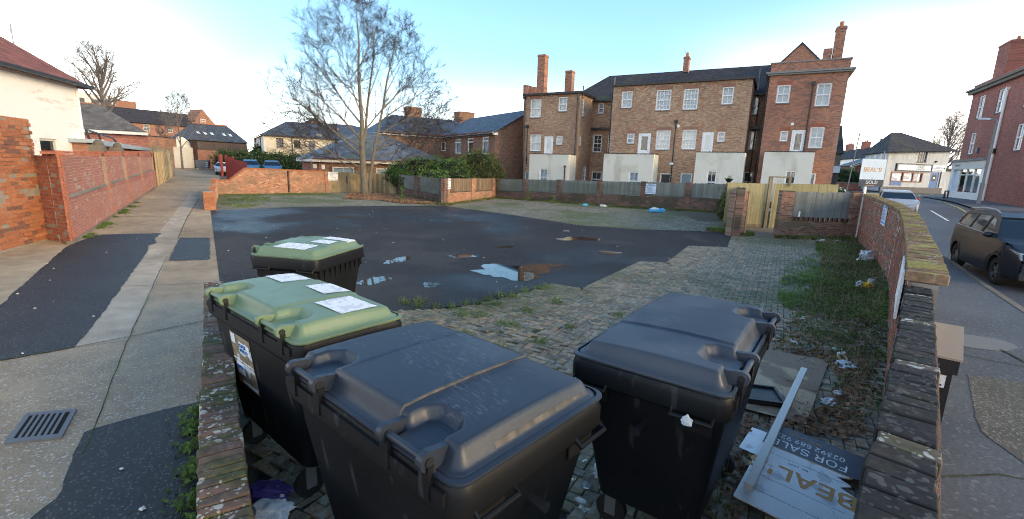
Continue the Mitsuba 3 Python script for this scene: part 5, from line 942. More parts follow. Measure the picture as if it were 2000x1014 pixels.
ft_ = thing('white_terrace', 'distant row of white houses with chimneys down the side road', 'house'); ftr = fr2((86, 138), (70, 88), 1.0)
wall(ft_, ftr, rect(0, 0, 52, 6.2), [], 'm_white'); roofplane(ft_, [ftr.W([-.3, 6.1, .4])[0], ftr.W([52.3, 6.1, .4])[0], ftr.W([52.3, 8.8, -4])[0], ftr.W([-.3, 8.8, -4])[0]], 'm_roofdark'); wall(ft_, Fr(ftr.at(52), -ftr.n), sg.Polygon([(0, 0), (8, 0), (8, 6.2), (4, 8.8), (0, 6.2)]), [], 'm_white')
for s in (6, 16, 26, 36): chimney(ft_, ftr, s, s + 2.0, 7.6, 10.2, -4.6, -3.4, 'm_shopbrick', 2)
for s in range(2, 50, 5): put('window', ftr.box(s, s + 1.6, 3.6, 5.2, .0, .05), 'm_carglass', ft_)
gg = thing('gabled_brick_garage', 'small red brick building with white bargeboards left of the sold board', 'garage'); fga = Fr((48.3, 67.5), (.93, -.37), 1.0)
m, uv = fga.panel(sg.Polygon([(0, 0), (7, 0), (7, 3.6), (3.9, 5.0), (0, 3.4)]), -8, 0); put('wall', m, 'm_shopbrick', gg, uv=uv); put('bargeboard', cat(fga.panel(sg.Polygon([(-.3, 3.2), (3.9, 4.9), (3.9, 5.2), (-.3, 3.5)]), -.05, .3)[0], fga.panel(sg.Polygon([(7.3, 3.4), (3.9, 4.9), (3.9, 5.2), (7.3, 3.7)]), -.05, .3)[0]), 'm_white', gg); put('corner_post', fga.box(-.1, .3, 0, 3.3, 0, .1), 'm_cream', gg)
roofplane(gg, [fga.W([-.3, 3.45, .35])[0], fga.W([-.3, 3.45, -8])[0], fga.W([3.9, 5.15, -8])[0], fga.W([3.9, 5.15, .35])[0]], 'm_slate')
bw_ = thing('low_roadside_wall', 'low brick boundary wall across the side road', 'wall'); fbw = Fr((40.6, 61.5), (.99, -.1), 1.0); put('wall', fbw.box(0, 4.6, 0, 1.0, -.3, 0), 'm_shopbrick', bw_); put('coping', fbw.box(0, 4.6, 1.0, 1.1, -.35, .05), 'm_cornice', bw_)

# ---------------------------------------------------------------- wheeled bins
def wheelie(label, x, y, th, W, D, lid_m, notices=(), scale=1.0, wear=True, seed=0, skirt=True, rot_lid=0.0):
    """four-wheeled bin: x across (along the hinge), y from hinge to front."""
    t = thing('wheeled_bin', label, 'bin', 'four-wheeled bins in the car park'); r = np.random.default_rng(seed)
    c, s_ = math.cos(th), math.sin(th); R = np.array([[c, -s_, 0], [s_, c, 0], [0, 0, 1]])
    w = lambda m: trimesh.Trimesh(np.array(m.vertices) @ R.T + np.array([x, y, 0]), m.faces, process=False)
    bx = lambda a, b, c0, d, e, f: w(trimesh.Trimesh(np.array([a, c0, e]) + BV * np.array([b - a, d - c0, f - e]), BF, process=False))
    hw, hd = W / 2, D / 2
    # body: tapered tub
    rings = [np.column_stack([rrect(hw * k - i, hd * k2 - i, .09, 7), np.full(28, z)]) for k, k2, z, i in ((.735, .69, .27, .03), (.755, .71, .30, 0), (.84, .81, .66, 0), (.93, .92, 1.05, 0), (.95, .942, 1.19, 0))]
    put('body', w(loft(rings)), 'm_binbody', t, smooth=40)
    ring = [np.column_stack([rrect(hw * k, hd * k, .08, 7), np.full(28, z)]) for k, z in ((.955, 1.17), (1.005, 1.195), (1.02, 1.21), (1.02, 1.30), (1.0, 1.335), (.97, 1.335))]
    put('rim', w(loft(ring)), 'm_binbody', t, smooth=35)
    for i in range(9):
        xx = -hw * .82 + i * hw * 1.64 / 8
        put('rib', w(trimesh.convex.convex_hull(np.array([[xx - .03, hd * .94, 1.19], [xx + .03, hd * .94, 1.19], [xx - .03, hd * 1.0, 1.19], [xx + .03, hd * 1.0, 1.19], [xx, hd * .915, 1.03]]))), 'm_binbody', t)
    # lid: one sheet shaped by a height field, with a raised middle, two hinge pockets and a skirt
    nx, ny = int(W / .013), int(D / .0135); X, Y = np.meshgrid(np.linspace(-hw * .985, hw * .985, nx), np.linspace(-hd * .975, hd * .985, ny), indexing='ij')
    rad = .085
    def sdf(px, py): qx, qy = np.abs(px) - hw * .985 + rad, np.abs(py - hd * .005) - hd * .98 + rad; return -(np.minimum(np.maximum(qx, qy), 0) + np.hypot(np.maximum(qx, 0), np.maximum(qy, 0)) - rad)
    px = .30 * W
    def height(px_, py):
        d = np.maximum(sdf(px_, py), 0); e = ss(.026, .085, d); v = (py + hd) / D
        dome = .040 * np.clip(1 - ((v - .40) / .72) ** 2, 0, 1) + .012 * np.clip(1 - (px_ / hw) ** 2, 0, 1)
        ax = np.abs(px_) / W; band = ss(.198, .180, ax)
        h = .012 * ss(0, .012, d) + e * (.048 + dome + .011 * band + .006 * np.exp(-((ax - .186) / .007) ** 2) * ss(.0, .25, v) * (1.25 if wear else .6))
        h += .006 * ss(.030, .020, np.abs(d - .012)) * 0
        pk = np.zeros_like(h)
        for sg_ in (-1, 1):
            yp = -hd + .235; qx = np.abs(px_ - sg_ * px) - .112 * W / 1.45; pk = np.maximum(pk, ss(.012, -.022, qx) * ss(.018, -.030, py - yp + .05 * ss(-.06, .0, qx)))
        h = h * (1 - pk) + (.044 + .02 * v) * pk
        return h
    H = height(X, Y); PX, PY = X.copy(), Y.copy()
    out = sdf(X, Y) < 0                                     # pull the corner points back onto the rounded outline
    cx, cy = np.sign(X) * (hw * .985 - rad), hd * .005 + np.sign(Y) * (hd * .98 - rad); dx, dy = X - cx, Y - cy; L = np.hypot(dx, dy) + 1e-9
    PX[out], PY[out] = (cx + dx / L * rad)[out], (cy + dy / L * rad)[out]; H[out] = 0
    Z0 = 1.352
    v = np.column_stack([PX.ravel(), PY.ravel(), Z0 + H.ravel()]); I = np.arange(nx * ny).reshape(nx, ny)
    f = np.concatenate([np.stack([I[:-1, :-1], I[1:, :-1], I[1:, 1:]], -1).reshape(-1, 3), np.stack([I[:-1, :-1], I[1:, 1:], I[:-1, 1:]], -1).reshape(-1, 3)])
    bd = np.concatenate([I[:-1, 0], I[-1, :-1], I[:0:-1, -1], I[0, :0:-1]]); b0 = v[bd].copy(); drop = np.full(len(bd), .03)
    if skirt:                                               # the ends hang lower in a wave
        vv = (b0[:, 1] + hd) / D; drop += .055 * np.where(np.abs(b0[:, 0]) > hw * .95, ss(.12, .34, vv) * ss(.80, .62, vv), 0)
    b1 = b0 - np.column_stack([0 * drop, 0 * drop, drop]); b1[:, :2] *= 1.012; n0 = len(v); v = np.vstack([v, b0, b1]); k = np.arange(len(bd)); q = (k + 1) % len(bd)
    f = np.vstack([f, np.stack([n0 + k, n0 + len(bd) + k, n0 + len(bd) + q], 1), np.stack([n0 + k, n0 + len(bd) + q, n0 + q], 1)])
    lid = put('lid', w(trimesh.Trimesh(v, f, process=False)), lid_m, t, smooth=50)
    lip = loft([np.column_stack([rrect(hw * kx, hd * kx, .07, 7) + [0, hd * .004], np.full(28, z)]) for kx, z in ((.93, 1.345), (1.012, 1.345), (1.018, 1.352), (1.015, 1.362), (.985, 1.365))], cap=False)
    put('lid_lip', w(lip), lid_m, lid, smooth=35)
    if wear:                                                # pale scuffed edges where the lid has been knocked
        for xx, y0, y1 in ((.187 * W, -hd * .93, hd * .93), (hw * .925, -hd * .5, hd * .80)):
            yy = np.linspace(y0, y1, 60); wv = .003 + .005 * meshkit.noise(np.column_stack([yy * 14, yy * 0 + xx * 5, yy * 0])); A_ = np.stack([np.column_stack([xx + k * wv, yy, Z0 + height(xx + k * wv, yy) + .0038]) for k in (-1, -.3, .3, 1)], 1).reshape(-1, 3)
            J = np.arange(240).reshape(60, 4); put('worn_edge', w(trimesh.Trimesh(A_, np.concatenate([np.stack([J[:-1, :-1], J[:-1, 1:], J[1:, 1:]], -1).reshape(-1, 3), np.stack([J[:-1, :-1], J[1:, 1:], J[1:, :-1]], -1).reshape(-1, 3)]), process=False)), 'm_binwear', lid, smooth=True)
    # hinge bars between two ears at each pocket
    for sg_ in (-1, 1):
        xa, xb = sg_ * px - .135 * W / 1.45, sg_ * px + .135 * W / 1.45
        put('hinge_bar', w(tube([[xa, -hd * 1.03, 1.405], [xb, -hd * 1.03, 1.405]], .017, 12)), lid_m, lid, smooth=40)
        for xe in (xa, xb):
            prof = sg.Polygon([(-hd * 1.03 + .042 * math.cos(a), 1.405 + .042 * math.sin(a)) for a in np.linspace(math.pi * .5, math.pi * 1.62, 10)] + [(-hd * .94, 1.36), (-hd + .15, 1.405), (-hd + .19, 1.432), (-hd + .06, 1.437)]).buffer(0)
            m = trimesh.creation.extrude_polygon(prof, .034, engine='earcut'); u = np.array(m.vertices); m = trimesh.Trimesh(np.column_stack([u[:, 2] + xe - .017, u[:, 0], u[:, 1]]), m.faces, process=False)
            ek = put('hinge_ear', w(m), lid_m, lid)
            put('hinge_pin', w(tube([[xe - .024, -hd * 1.03, 1.405], [xe + .024, -hd * 1.03, 1.405]], .020, 10)), 'm_plasticblack', lid, smooth=40)
            put('hinge_bracket', bx(xe - .03, xe + .03, -hd * 1.06, -hd * .99, 1.25, 1.39), 'm_binbody', t)
    put('hinge_rail', bx(-hw * .93, hw * .93, -hd * 1.045, -hd * .985, 1.262, 1.318), 'm_binbody', t)
    for sg_ in (-1, 1):                                     # end handles, trunnion
        for yy in (-hd * .62, hd * .70):
            o = hw * 1.055
            put('handle', w(cat(tube([[sg_ * hw * .97, yy - .11, 1.24], [sg_ * o, yy - .11, 1.19], [sg_ * o, yy + .11, 1.19], [sg_ * hw * .97, yy + .11, 1.24]], .013, 8))), 'm_binbody', t, smooth=40)
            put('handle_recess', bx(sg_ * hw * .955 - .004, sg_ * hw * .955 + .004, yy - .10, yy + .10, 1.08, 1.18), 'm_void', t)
        put('trunnion', w(tube([[sg_ * hw * .88, 0, 1.0], [sg_ * hw * 1.05, 0, 1.0]], .026, 12)), 'm_plasticblack', t, smooth=40)
        for yy in (-hd * .55, hd * .55):
            k = put('castor', w(tube([[sg_ * hw * .60 - .025, yy, .11], [sg_ * hw * .60 + .025, yy, .11]], .11, 16)), 'm_rubber', t, smooth=40)
            put('fork', w(cat([trimesh.Trimesh(np.array([sg_ * hw * .60 + o - .005, yy - .04, .08]) + BV * np.array([.01, .08, .21]), BF, process=False) for o in (-.035, .035)])), 'm_metal', k)
    for i, (u0, v0, lu, lv, rz, m, lb) in enumerate(notices):  # papers stuck to the lid follow its surface
        a, b = np.meshgrid(np.linspace(-lu / 2, lu / 2, 26), np.linspace(-lv / 2, lv / 2, 20), indexing='ij'); cc, sn = math.cos(rz), math.sin(rz)
        qx, qy = u0 * W + a * cc - b * sn, v0 * D + a * sn + b * cc; qz = Z0 + height(qx, qy) + .0035 + .004 * meshkit.noise(np.stack([a * 12, b * 12, a * 0 + i], -1))
        J = np.arange(26 * 20).reshape(26, 20); ff = np.concatenate([np.stack([J[:-1, :-1], J[1:, :-1], J[1:, 1:]], -1).reshape(-1, 3), np.stack([J[:-1, :-1], J[1:, 1:], J[:-1, 1:]], -1).reshape(-1, 3)])
        put('notice', w(trimesh.Trimesh(np.column_stack([qx.ravel(), qy.ravel(), qz.ravel()]), ff, process=False)), m, t, smooth=True, label=lb)
    return t, w
NB = wheelie('black-lidded wheeled bin nearest the camera, scuffed lid with worn pale ridges', -.38, 2.335, -.725, 1.46, 1.02, 'm_binblack', seed=1)
RB_ = wheelie('black-lidded wheeled bin standing on its own at right beside the fallen sale board', 1.30, 3.22, .95, 1.77, .94, 'm_binblack', seed=2, wear=False)
G1 = wheelie('green-lidded wheeled bin behind the low wall, with a litter sticker on its side', -1.72, 3.60, -.698, 1.66, .83, 'm_bingreen',
             [(.33, .12, .36, .30, .05, 'm_notice', 'white paper on the lid'), (.04, .27, .34, .25, -.03, 'm_notice', 'crumpled grey paper on the lid'), (-.34, .2, .34, .26, .0, 'm_notice', 'white paper at the far end of the lid')], seed=3, wear=False)
G2 = wheelie('green-lidded wheeled bin farthest away, alone on the asphalt', -2.68, 6.03, -1.78, 1.12, .92, 'm_bingreen',
             [(.31, .05, .26, .44, .0, 'm_notice', 'white paper on the near end of the lid'), (.0, .22, .22, .26, .05, 'm_notice', 'crumpled grey paper on the lid'), (-.32, .2, .2, .4, .0, 'm_notice', 'white paper at the far end of the lid')], seed=4, wear=False)
# litter campaign sticker on the hinge side of the near green bin
t, w = G1
def face(a, z): k = np.interp(z, [.3, .66, 1.05, 1.19], [.71, .81, .92, .942]); return [a, -.83 / 2 * k - .004, z]
def patch(a0, a1, z0, z1, m, name, off=0, lb=None, n=8):
    g = [face(a0 + (a1 - a0) * i / n, z0 + (z1 - z0) * j / n) for i in range(n + 1) for j in range(n + 1)]; J = np.arange((n + 1) ** 2).reshape(n + 1, n + 1); g = np.array(g) - [0, off, 0]
    ff = np.concatenate([np.stack([J[:-1, :-1], J[1:, :-1], J[1:, 1:]], -1).reshape(-1, 3), np.stack([J[:-1, :-1], J[1:, 1:], J[:-1, 1:]], -1).reshape(-1, 3)])
    return put(name, w(trimesh.Trimesh(g, ff, process=False)), m, t, label=lb)
patch(-.42, -.02, .66, 1.13, 'm_sticker', 'sticker', 0, 'photo sticker with blue and white wording on the bin side'); patch(-.24, -.04, .99, 1.08, 'm_white', 'sticker_panel', .003); patch(-.38, -.24, .76, .87, 'm_white', 'sticker_panel', .003); patch(-.32, -.03, .68, .71, 'm_white', 'sticker_panel', .003); patch(-.42, -.02, .895, .905, 'm_white', 'sticker_panel', .003); patch(-.40, -.31, 1.04, 1.125, 'm_notice', 'sticker_panel', .003)
def sidetext(tx, h, a, z, maxw):
    m = meshkit.text_mesh(tx, h, .002, True); v = np.array(m.vertices); v[:, 0] *= min(1, maxw / v[:, 0].max())
    q = np.array([face(a + p[0], z + p[1]) for p in v]) - np.column_stack([0 * v[:, 0], .006 + v[:, 2], 0 * v[:, 0]]); return put('sticker_wording', w(trimesh.Trimesh(q, m.faces, process=False)), 'm_blue', t)
sidetext('SUPER', .028, -.225, 1.04, .16); sidetext('MINUTE', .028, -.23, 1.0, .18); sidetext('SUPER', .026, -.37, .82, .12)

# ---------------------------------------------------------------- cars
def car(name, label, paint, x, y, az, z=0.0, kind='suv', L=4.5, Wd=1.84, Hh=1.68, group=None, detail=True):
    """az: compass bearing of the bonnet. Profile in (x forward, z up)."""
    t = thing(name, label, 'car', group); hd = math.radians(90 - az); c, s = math.cos(hd), math.sin(hd); R = np.array([[c, -s, 0], [s, c, 0], [0, 0, 1]])
    w = lambda m: trimesh.Trimesh(np.array(m.vertices) @ R.T + np.array([x, y, z]), m.faces, process=False)
    k = Hh / 1.68; wb = L * .597; xf, xr = L * .5 - .87 * L / 4.5, L * .5 - .87 * L / 4.5 - wb; rw = .355 if kind == 'suv' else .315
    lo = [(-L / 2 + .05, .35), (L / 2 - .12, .28), (L / 2 - .02, .42), (L / 2, .68 * k), (L / 2 - .10, .84 * k), (L / 2 - .55, 1.02 * k), (L / 2 - 1.15, 1.10 * k), (-L / 2 + .3, 1.18 * k), (-L / 2 + .08, 1.12 * k), (-L / 2 + .02, .85 * k), (-L / 2, .55)]
    gl = [(L / 2 - 1.10, 1.06 * k), (L / 2 - 1.75, 1.52 * k), (L / 2 - 2.25, 1.64 * k), (L / 2 - 3.1, 1.66 * k), (-L / 2 + .55, 1.58 * k), (-L / 2 + .22, 1.36 * k), (-L / 2 + .16, 1.14 * k)]
    sy = lambda sd, i, o: (Wd / 2 - i, Wd / 2 + o) if sd > 0 else (-Wd / 2 - o, -Wd / 2 + i)
    def shape(m):                                            # plan taper, tumblehome, tuck under
        v = np.array(m.vertices); X, Zz = v[:, 0], v[:, 2]; q = v[:, 1] / (Wd / 2); a = np.abs(X) / (L / 2)
        hwid = (Wd / 2) * (1 - .16 * ss(.62, 1.02, a) ** 1.5 - .06 * ss(.5, 0, Zz / (1.1 * k)) ) * (1 - .27 * np.clip((Zz - 1.08 * k) / (.6 * k), 0, 1) ** 1.1) * (1 - .015 * ss(.9, 1.08, Zz / k))
        v[:, 1] = q * hwid; return trimesh.Trimesh(v, m.faces, process=False)
    def ext(pg, y0, y1, edge=.3):
        m = trimesh.creation.extrude_polygon(pg, y1 - y0, engine='earcut'); v, f = trimesh.remesh.subdivide_to_size(np.array(m.vertices), m.faces, edge, max_iter=12)
        return trimesh.Trimesh(np.column_stack([v[:, 0], v[:, 2] + y0, v[:, 1]]), f[:, ::-1], process=False)
    body = sg.Polygon(lo).buffer(-.07).buffer(.14, quad_segs=4).buffer(-.07, quad_segs=4)
    for xw in (xf, xr): body = body.difference(sg.Point(xw, rw).buffer(rw + .065, quad_segs=8))
    m = shape(ext(body, -Wd / 2, Wd / 2, .11 if detail else .22)); m.merge_vertices(); v0 = np.array(m.vertices); trimesh.smoothing.filter_laplacian(m, lamb=.5, iterations=5 if detail else 3); m.vertices = np.column_stack([np.array(m.vertices)[:, 0], np.array(m.vertices)[:, 1] * 1.015, np.array(m.vertices)[:, 2]]); put('body', w(m), paint, t, smooth=60)
    if detail:
        for xw in (xf, xr):
            arch = sg.Point(xw, rw).buffer(rw + .115, quad_segs=8).difference(sg.Point(xw, rw).buffer(rw + .06, quad_segs=8)).intersection(rect(xw - 1, .3, xw + 1, 2)); 
            for sd in (-1, 1): m = shape(ext(arch, *sy(sd, .02, .012), .2)); put('wheel_arch', w(m), 'm_plasticblack', t, smooth=30)
        for sd in (-1, 1): m = shape(ext(rect(xr + rw + .1, .26, xf - rw - .1, .44), *sy(sd, .03, .01), .3)); put('sill', w(m), 'm_plasticblack', t)
    G_ = sg.Polygon(gl); inner = 0.985
    m = shape(ext(G_.buffer(-.012), -Wd / 2 * inner, Wd / 2 * inner)); put('glass', w(m), 'm_carglass', t, smooth=32)
    # roof and pillars as one painted shell: side frames round the windows, roof skin
    b1, b2 = L / 2 - 2.35, L / 2 - 3.32
    win = [sg.Polygon([(L / 2 - 1.42, 1.14 * k), (L / 2 - 1.95, 1.50 * k), (b1 + .04, 1.565 * k), (b1 + .04, 1.15 * k)]), sg.Polygon([(b1 - .04, 1.15 * k), (b1 - .04, 1.57 * k), (b2 + .02, 1.565 * k), (b2 + .02, 1.16 * k)]), sg.Polygon([(b2 - .05, 1.17 * k), (b2 - .05, 1.56 * k), (-L / 2 + .66, 1.49 * k), (-L / 2 + .5, 1.25 * k)])]
    side = G_.buffer(.012).difference(shapely.union_all([q.buffer(.0) for q in win]))
    for sd in (-1, 1):
        m = shape(ext(side, *sy(sd, .03, .006), .25)); put('window_frame', w(m), paint, t, smooth=32)
        for q in win[:2]:
            m = shape(ext(sg.LineString(list(q.exterior.coords)).buffer(.012), *sy(sd, .01, .009), .2)); put('window_trim', w(m), 'm_plasticblack', t)
        if detail:
            m = shape(ext(sg.LineString([(L / 2 - 1.40, 1.115 * k), (-L / 2 + .5, 1.20 * k)]).buffer(.010), *sy(sd, .01, .014), .2)); put('chrome_strip', w(m), 'm_metal', t)
    top = [(a, b) for a, b in gl[1:5]]; roof = sg.LineString([(L / 2 - 1.80, 1.545 * k)] + top[1:] + [(-L / 2 + .40, 1.50 * k)]).buffer(.022, cap_style=2)
    m = shape(ext(roof, -Wd / 2 * 1.0, Wd / 2 * 1.0)); put('roof', w(m), paint, t, smooth=32)
    for xw, nm in ((xf, 1), (xr, -1)):
        for sd in (-1, 1):
            yy = sd * (Wd / 2 - .13); tw = trimesh.creation.revolve(np.array([[rw * .62, -.10], [rw * .93, -.105], [rw, -.075], [rw, .075], [rw * .93, .105], [rw * .62, .10]]), sections=28); tw.vertices = np.array(tw.vertices) @ euler(math.pi / 2, 0, 0).T + [xw, yy, rw]
            kk = put('wheel', w(tw), 'm_rubber', t, smooth=40)
            sp = [trimesh.creation.revolve(np.array([[rw * .60, -.09], [rw * .66, -.09], [rw * .66, .098], [rw * .60, .09]]), sections=28), trimesh.creation.cylinder(.055, .12, sections=12)]
            for i in range(5):
                for o in (-.16, .16):
                    b = trimesh.creation.box([rw * .60, .045, .03]); b.apply_translation([rw * .33, 0, .055 * sd * -1]); b.vertices = np.array(b.vertices) @ euler(0, 0, i * 2 * math.pi / 5 + o).T; sp.append(b)
            rm = cat(sp); rm.vertices = np.array(rm.vertices) @ euler(math.pi / 2, 0, 0).T + [xw, yy, rw]; put('rim', w(rm), 'm_rim', kk, smooth=30)
            dk_ = trimesh.creation.cylinder(rw * .62, .06, sections=20); dk_.vertices = np.array(dk_.vertices) @ euler(math.pi / 2, 0, 0).T + [xw, yy - sd * .04, rw]; put('brake', w(dk_), 'm_void', kk)
    for sd in (-1, 1):
        yy = sd * Wd / 2
        mir = trimesh.creation.icosphere(2, .12); mir.vertices = np.array(mir.vertices) * [.55, .95, .62] + [L / 2 - 1.50, yy * 1.06, 1.14 * k]; mk = put('mirror', w(mir), 'm_red' if paint == 'm_carsilver' else paint, t, smooth=True)
        if detail:
            for xx in (b1 + .12, b2 + .10): hb_ = trimesh.creation.box([.2, .03, .035]); hb_.vertices = np.array(hb_.vertices) + [xx, yy * .985, .99 * k]; put('door_handle', w(shape(hb_)), 'm_metal', t)
            for a, b in (((L / 2 - 1.36, .35), (L / 2 - 1.36, 1.1)), ((b1, .35), (b1, 1.14)), ((b2 - .02, .5), (b2 + .12, 1.14))): m = shape(ext(sg.LineString([a, (b[0], b[1] * k)]).buffer(.006), *sy(sd, .01, .002), .3)); put('door_seam', w(m), 'm_void', t)
            if kind == 'suv':
                rr = np.array([[L / 2 - 2.15, yy * .70, 1.64 * k], [L / 2 - 2.4, yy * .72, 1.715 * k], [L / 2 - 3.2, yy * .73, 1.725 * k], [-L / 2 + .75, yy * .72, 1.66 * k], [-L / 2 + .62, yy * .70, 1.59 * k]]); put('roof_rail', w(tube(rr, .022, 8)), 'm_metal', t, smooth=40)
        hl = sg.Polygon([(L / 2 - .02, .72 * k), (L / 2 - .10, .86 * k), (L / 2 - .62, .96 * k), (L / 2 - .50, .82 * k)]); m = shape(ext(hl, *sy(sd, .34, .006), .15)); put('headlight', w(m), 'm_lamp', t, smooth=30)
        tl = sg.Polygon([(-L / 2 + .01, .98 * k), (-L / 2 + .06, 1.12 * k), (-L / 2 + .42, 1.16 * k), (-L / 2 + .30, 1.02 * k)]); m = shape(ext(tl, *sy(sd, .3, .008), .15)); put('rear_light', w(m), 'm_taillamp', t, smooth=30)
    put('bumper', w(shape(ext(rect(L / 2 - .3, .30, L / 2 + .01, .46), -Wd / 2, Wd / 2))), 'm_plasticblack', t); put('grille', w(shape(ext(rect(L / 2 - .2, .58 * k, L / 2 + .005, .76 * k), -.5, .5))), 'm_plasticblack', t)
    put('number_plate', w(shape(ext(rect(L / 2 - .1, .47, L / 2 + .02, .56), -.26, .26))), 'm_white', t)
    put('tailgate_glass', w(shape(ext(sg.Polygon([(-L / 2 + .145, 1.18 * k), (-L / 2 + .205, 1.37 * k), (-L / 2 + .4, 1.5 * k), (-L / 2 + .4, 1.18 * k)]), -Wd * .38, Wd * .38))), 'm_carglass', t)
    return t
SUV = car('parked_car', 'dark grey sport utility car with roof rails and alloy wheels parked at the right edge', 'm_cargrey', 13.85, 12.45, 209, -.02, L=4.95, Wd=1.9, Hh=1.80)
car('parked_car', 'silver car with red door mirrors half hidden behind the curved wall', 'm_carsilver', 23.0, 28.1, 180 + 32, float(gz(23.0, 28.1)), 'hatch', 4.1, 1.74, 1.46)
car('parked_car', 'left of the two blue cars behind the orange brick wall', 'm_carblue', -30.6, 54.2, 150, .75, 'hatch', 4.2, 1.8, 1.75, 'blue cars behind the orange wall', False)
car('parked_car', 'right of the two blue cars behind the orange brick wall', 'm_carblue', -28.1, 54.2, 150, .75, 'hatch', 4.2, 1.8, 1.72, 'blue cars behind the orange wall', False)
car('parked_car', 'white car glimpsed between the two red fences', 'm_carwhite', -35.2, 56.6, 150, .6, 'hatch', 4.2, 1.75, 1.5, None, False)

# ---------------------------------------------------------------- trees and plants
def tubes(segs, n=5):                                    # many tapered segments (p0, p1, r0, r1) in one mesh
    a = np.array([s[0] for s in segs]); b = np.array([s[1] for s in segs]); r0 = np.array([s[2] for s in segs]); r1 = np.array([s[3] for s in segs])
    d = b - a; d /= np.linalg.norm(d, axis=1, keepdims=True) + 1e-12; ref = np.where(np.abs(d[:, 2:]) < .9, [[0, 0, 1.0]], [[1.0, 0, 0]])
    u = np.cross(d, ref); u /= np.linalg.norm(u, axis=1, keepdims=True); v = np.cross(d, u); an = np.arange(n) * 2 * np.pi / n
    ring = np.cos(an)[None, :, None] * u[:, None] + np.sin(an)[None, :, None] * v[:, None]
    A = a[:, None] + ring * r0[:, None, None]; B = b[:, None] + ring * r1[:, None, None]
    V = np.concatenate([A, B], 1).reshape(-1, 3); i = np.arange(len(segs))[:, None] * 2 * n; j = np.arange(n)[None]; k = (j + 1) % n
    return trimesh.Trimesh(V, np.concatenate([np.stack([i + j, i + n + k, i + k], -1).reshape(-1, 3), np.stack([i + j, i + n + j, i + n + k], -1).reshape(-1, 3)]), process=False)
def grow(r, p, d, length, r0, level, out, spec, tips):
    """one limb as a bending chain of segments, with its own side limbs"""
    n, up_, wob, kids, ratio, ang = spec[level]; seg = length / n; pos, dirn = np.array(p, float), np.array(d, float); nodes = []
    taper = .35 if level < len(spec) - 1 else .3
    for i in range(n):
        dirn = dirn + np.array([0, 0, up_]) * (1.0 / n) + r.normal(0, wob, 3); dirn /= np.linalg.norm(dirn)
        q = pos + dirn * seg; ra, rb = r0 * (1 - (1 - taper) * i / n), r0 * (1 - (1 - taper) * (i + 1) / n)
        out[min(level, 3)].append((pos, q, ra, rb)); pos = q; nodes.append((q, dirn.copy(), rb, (i + 1) / n))
    tips.append(pos)
    if level + 1 < len(spec):
        for c in range(kids):
            t = r.uniform(.22, 1.0) if level else r.uniform(.3, 1)
            nd = nodes[min(n - 1, int(t * n))]; az = r.uniform(0, 2 * np.pi); a = np.radians(ang + r.normal(0, 10))
            dd = nd[1]; x = np.cross(dd, [.3, .2, .9]); x /= np.linalg.norm(x); y = np.cross(dd, x)
            nn = dd * np.cos(a) + (x * np.cos(az) + y * np.sin(az)) * np.sin(a); nn[2] += .10
            grow(r, nd[0], nn, length * ratio * r.uniform(.7, 1.2) * (1.15 - .5 * nd[3]), nd[2] * .62, level + 1, out, spec, tips)
tr = thing('bare_tree', 'tall bare twin-stemmed tree with pale bark growing by the timber gate', 'tree')
r8 = np.random.default_rng(88); out = {k: [] for k in range(4)}; tips = []
TB = np.array([-11.5, 35.75, .1]); rt = np.array([.93, .37, 0]); bk_ = np.array([-.37, .93, 0])
def stem(pts, rad): 
    for (a, b), (ra, rb) in zip(zip(pts[:-1], pts[1:]), zip(rad[:-1], rad[1:])): out[0].append((a, b, ra, rb))
P3 = lambda x, z, y=0: TB + rt * x + bk_ * y + np.array([0, 0, z])
K_ = .90
st1 = [P3(x, z * K_) for x, z in ((0, -.2), (-.03, .5), (-.05, 1.4), (-.08, 2.6), (-.10, 4.2), (-.05, 6), (-.15, 8), (-.2, 10), (-.1, 12), (-.2, 14), (-.15, 16))]
ra1 = [.36, .29, .255, .235, .19, .155, .12, .09, .065, .04, .015]; stem(st1, ra1)
st2 = [P3(x, z * K_) for x, z in ((.34, -.2), (.36, .5), (.44, 1.6), (.68, 3.2), (1.05, 5.2), (1.5, 7.4), (1.8, 9.4), (2.2, 11.2), (2.5, 12.6), (2.7, 13.7))]
ra2 = [.19, .15, .135, .12, .10, .08, .065, .045, .03, .013]; stem(st2, ra2)
st3 = [P3(x, z * K_, y) for x, z, y in ((-.1, 3.9, 0), (.2, 5.3, .3), (.4, 7.3, .6), (.7, 9.5, .7), (1.0, 11.6, .5), (.9, 13.8, .3))]; ra3 = [.11, .10, .085, .065, .04, .015]; stem(st3, ra3)
spec = [(9, .16, .045, 11, .54, 46), (7, .14, .055, 6, .56, 42), (5, .06, .06, 4, .72, 36), (4, .0, .07, 0, 0, 0)]
arch = [(9, .03, .05, 12, .52, 46), (7, .10, .06, 6, .56, 42), (5, .03, .07, 4, .72, 36), (4, -.03, .08, 0, 0, 0)]
def limb(st, ra, z, az, el, L, rr, sp=spec):
    z, L, rr = z * K_, L * .80, rr * .72; zs = [p[2] for p in st]; k = np.interp(z, zs, np.arange(len(st))); i = min(int(k), len(st) - 2); p = st[i] + (st[i + 1] - st[i]) * (k - i)
    d = (rt * math.cos(az) + bk_ * math.sin(az)) * math.cos(el) + np.array([0, 0, math.sin(el)]); grow(r8, p, d, L, rr, 0, out, sp, tips)
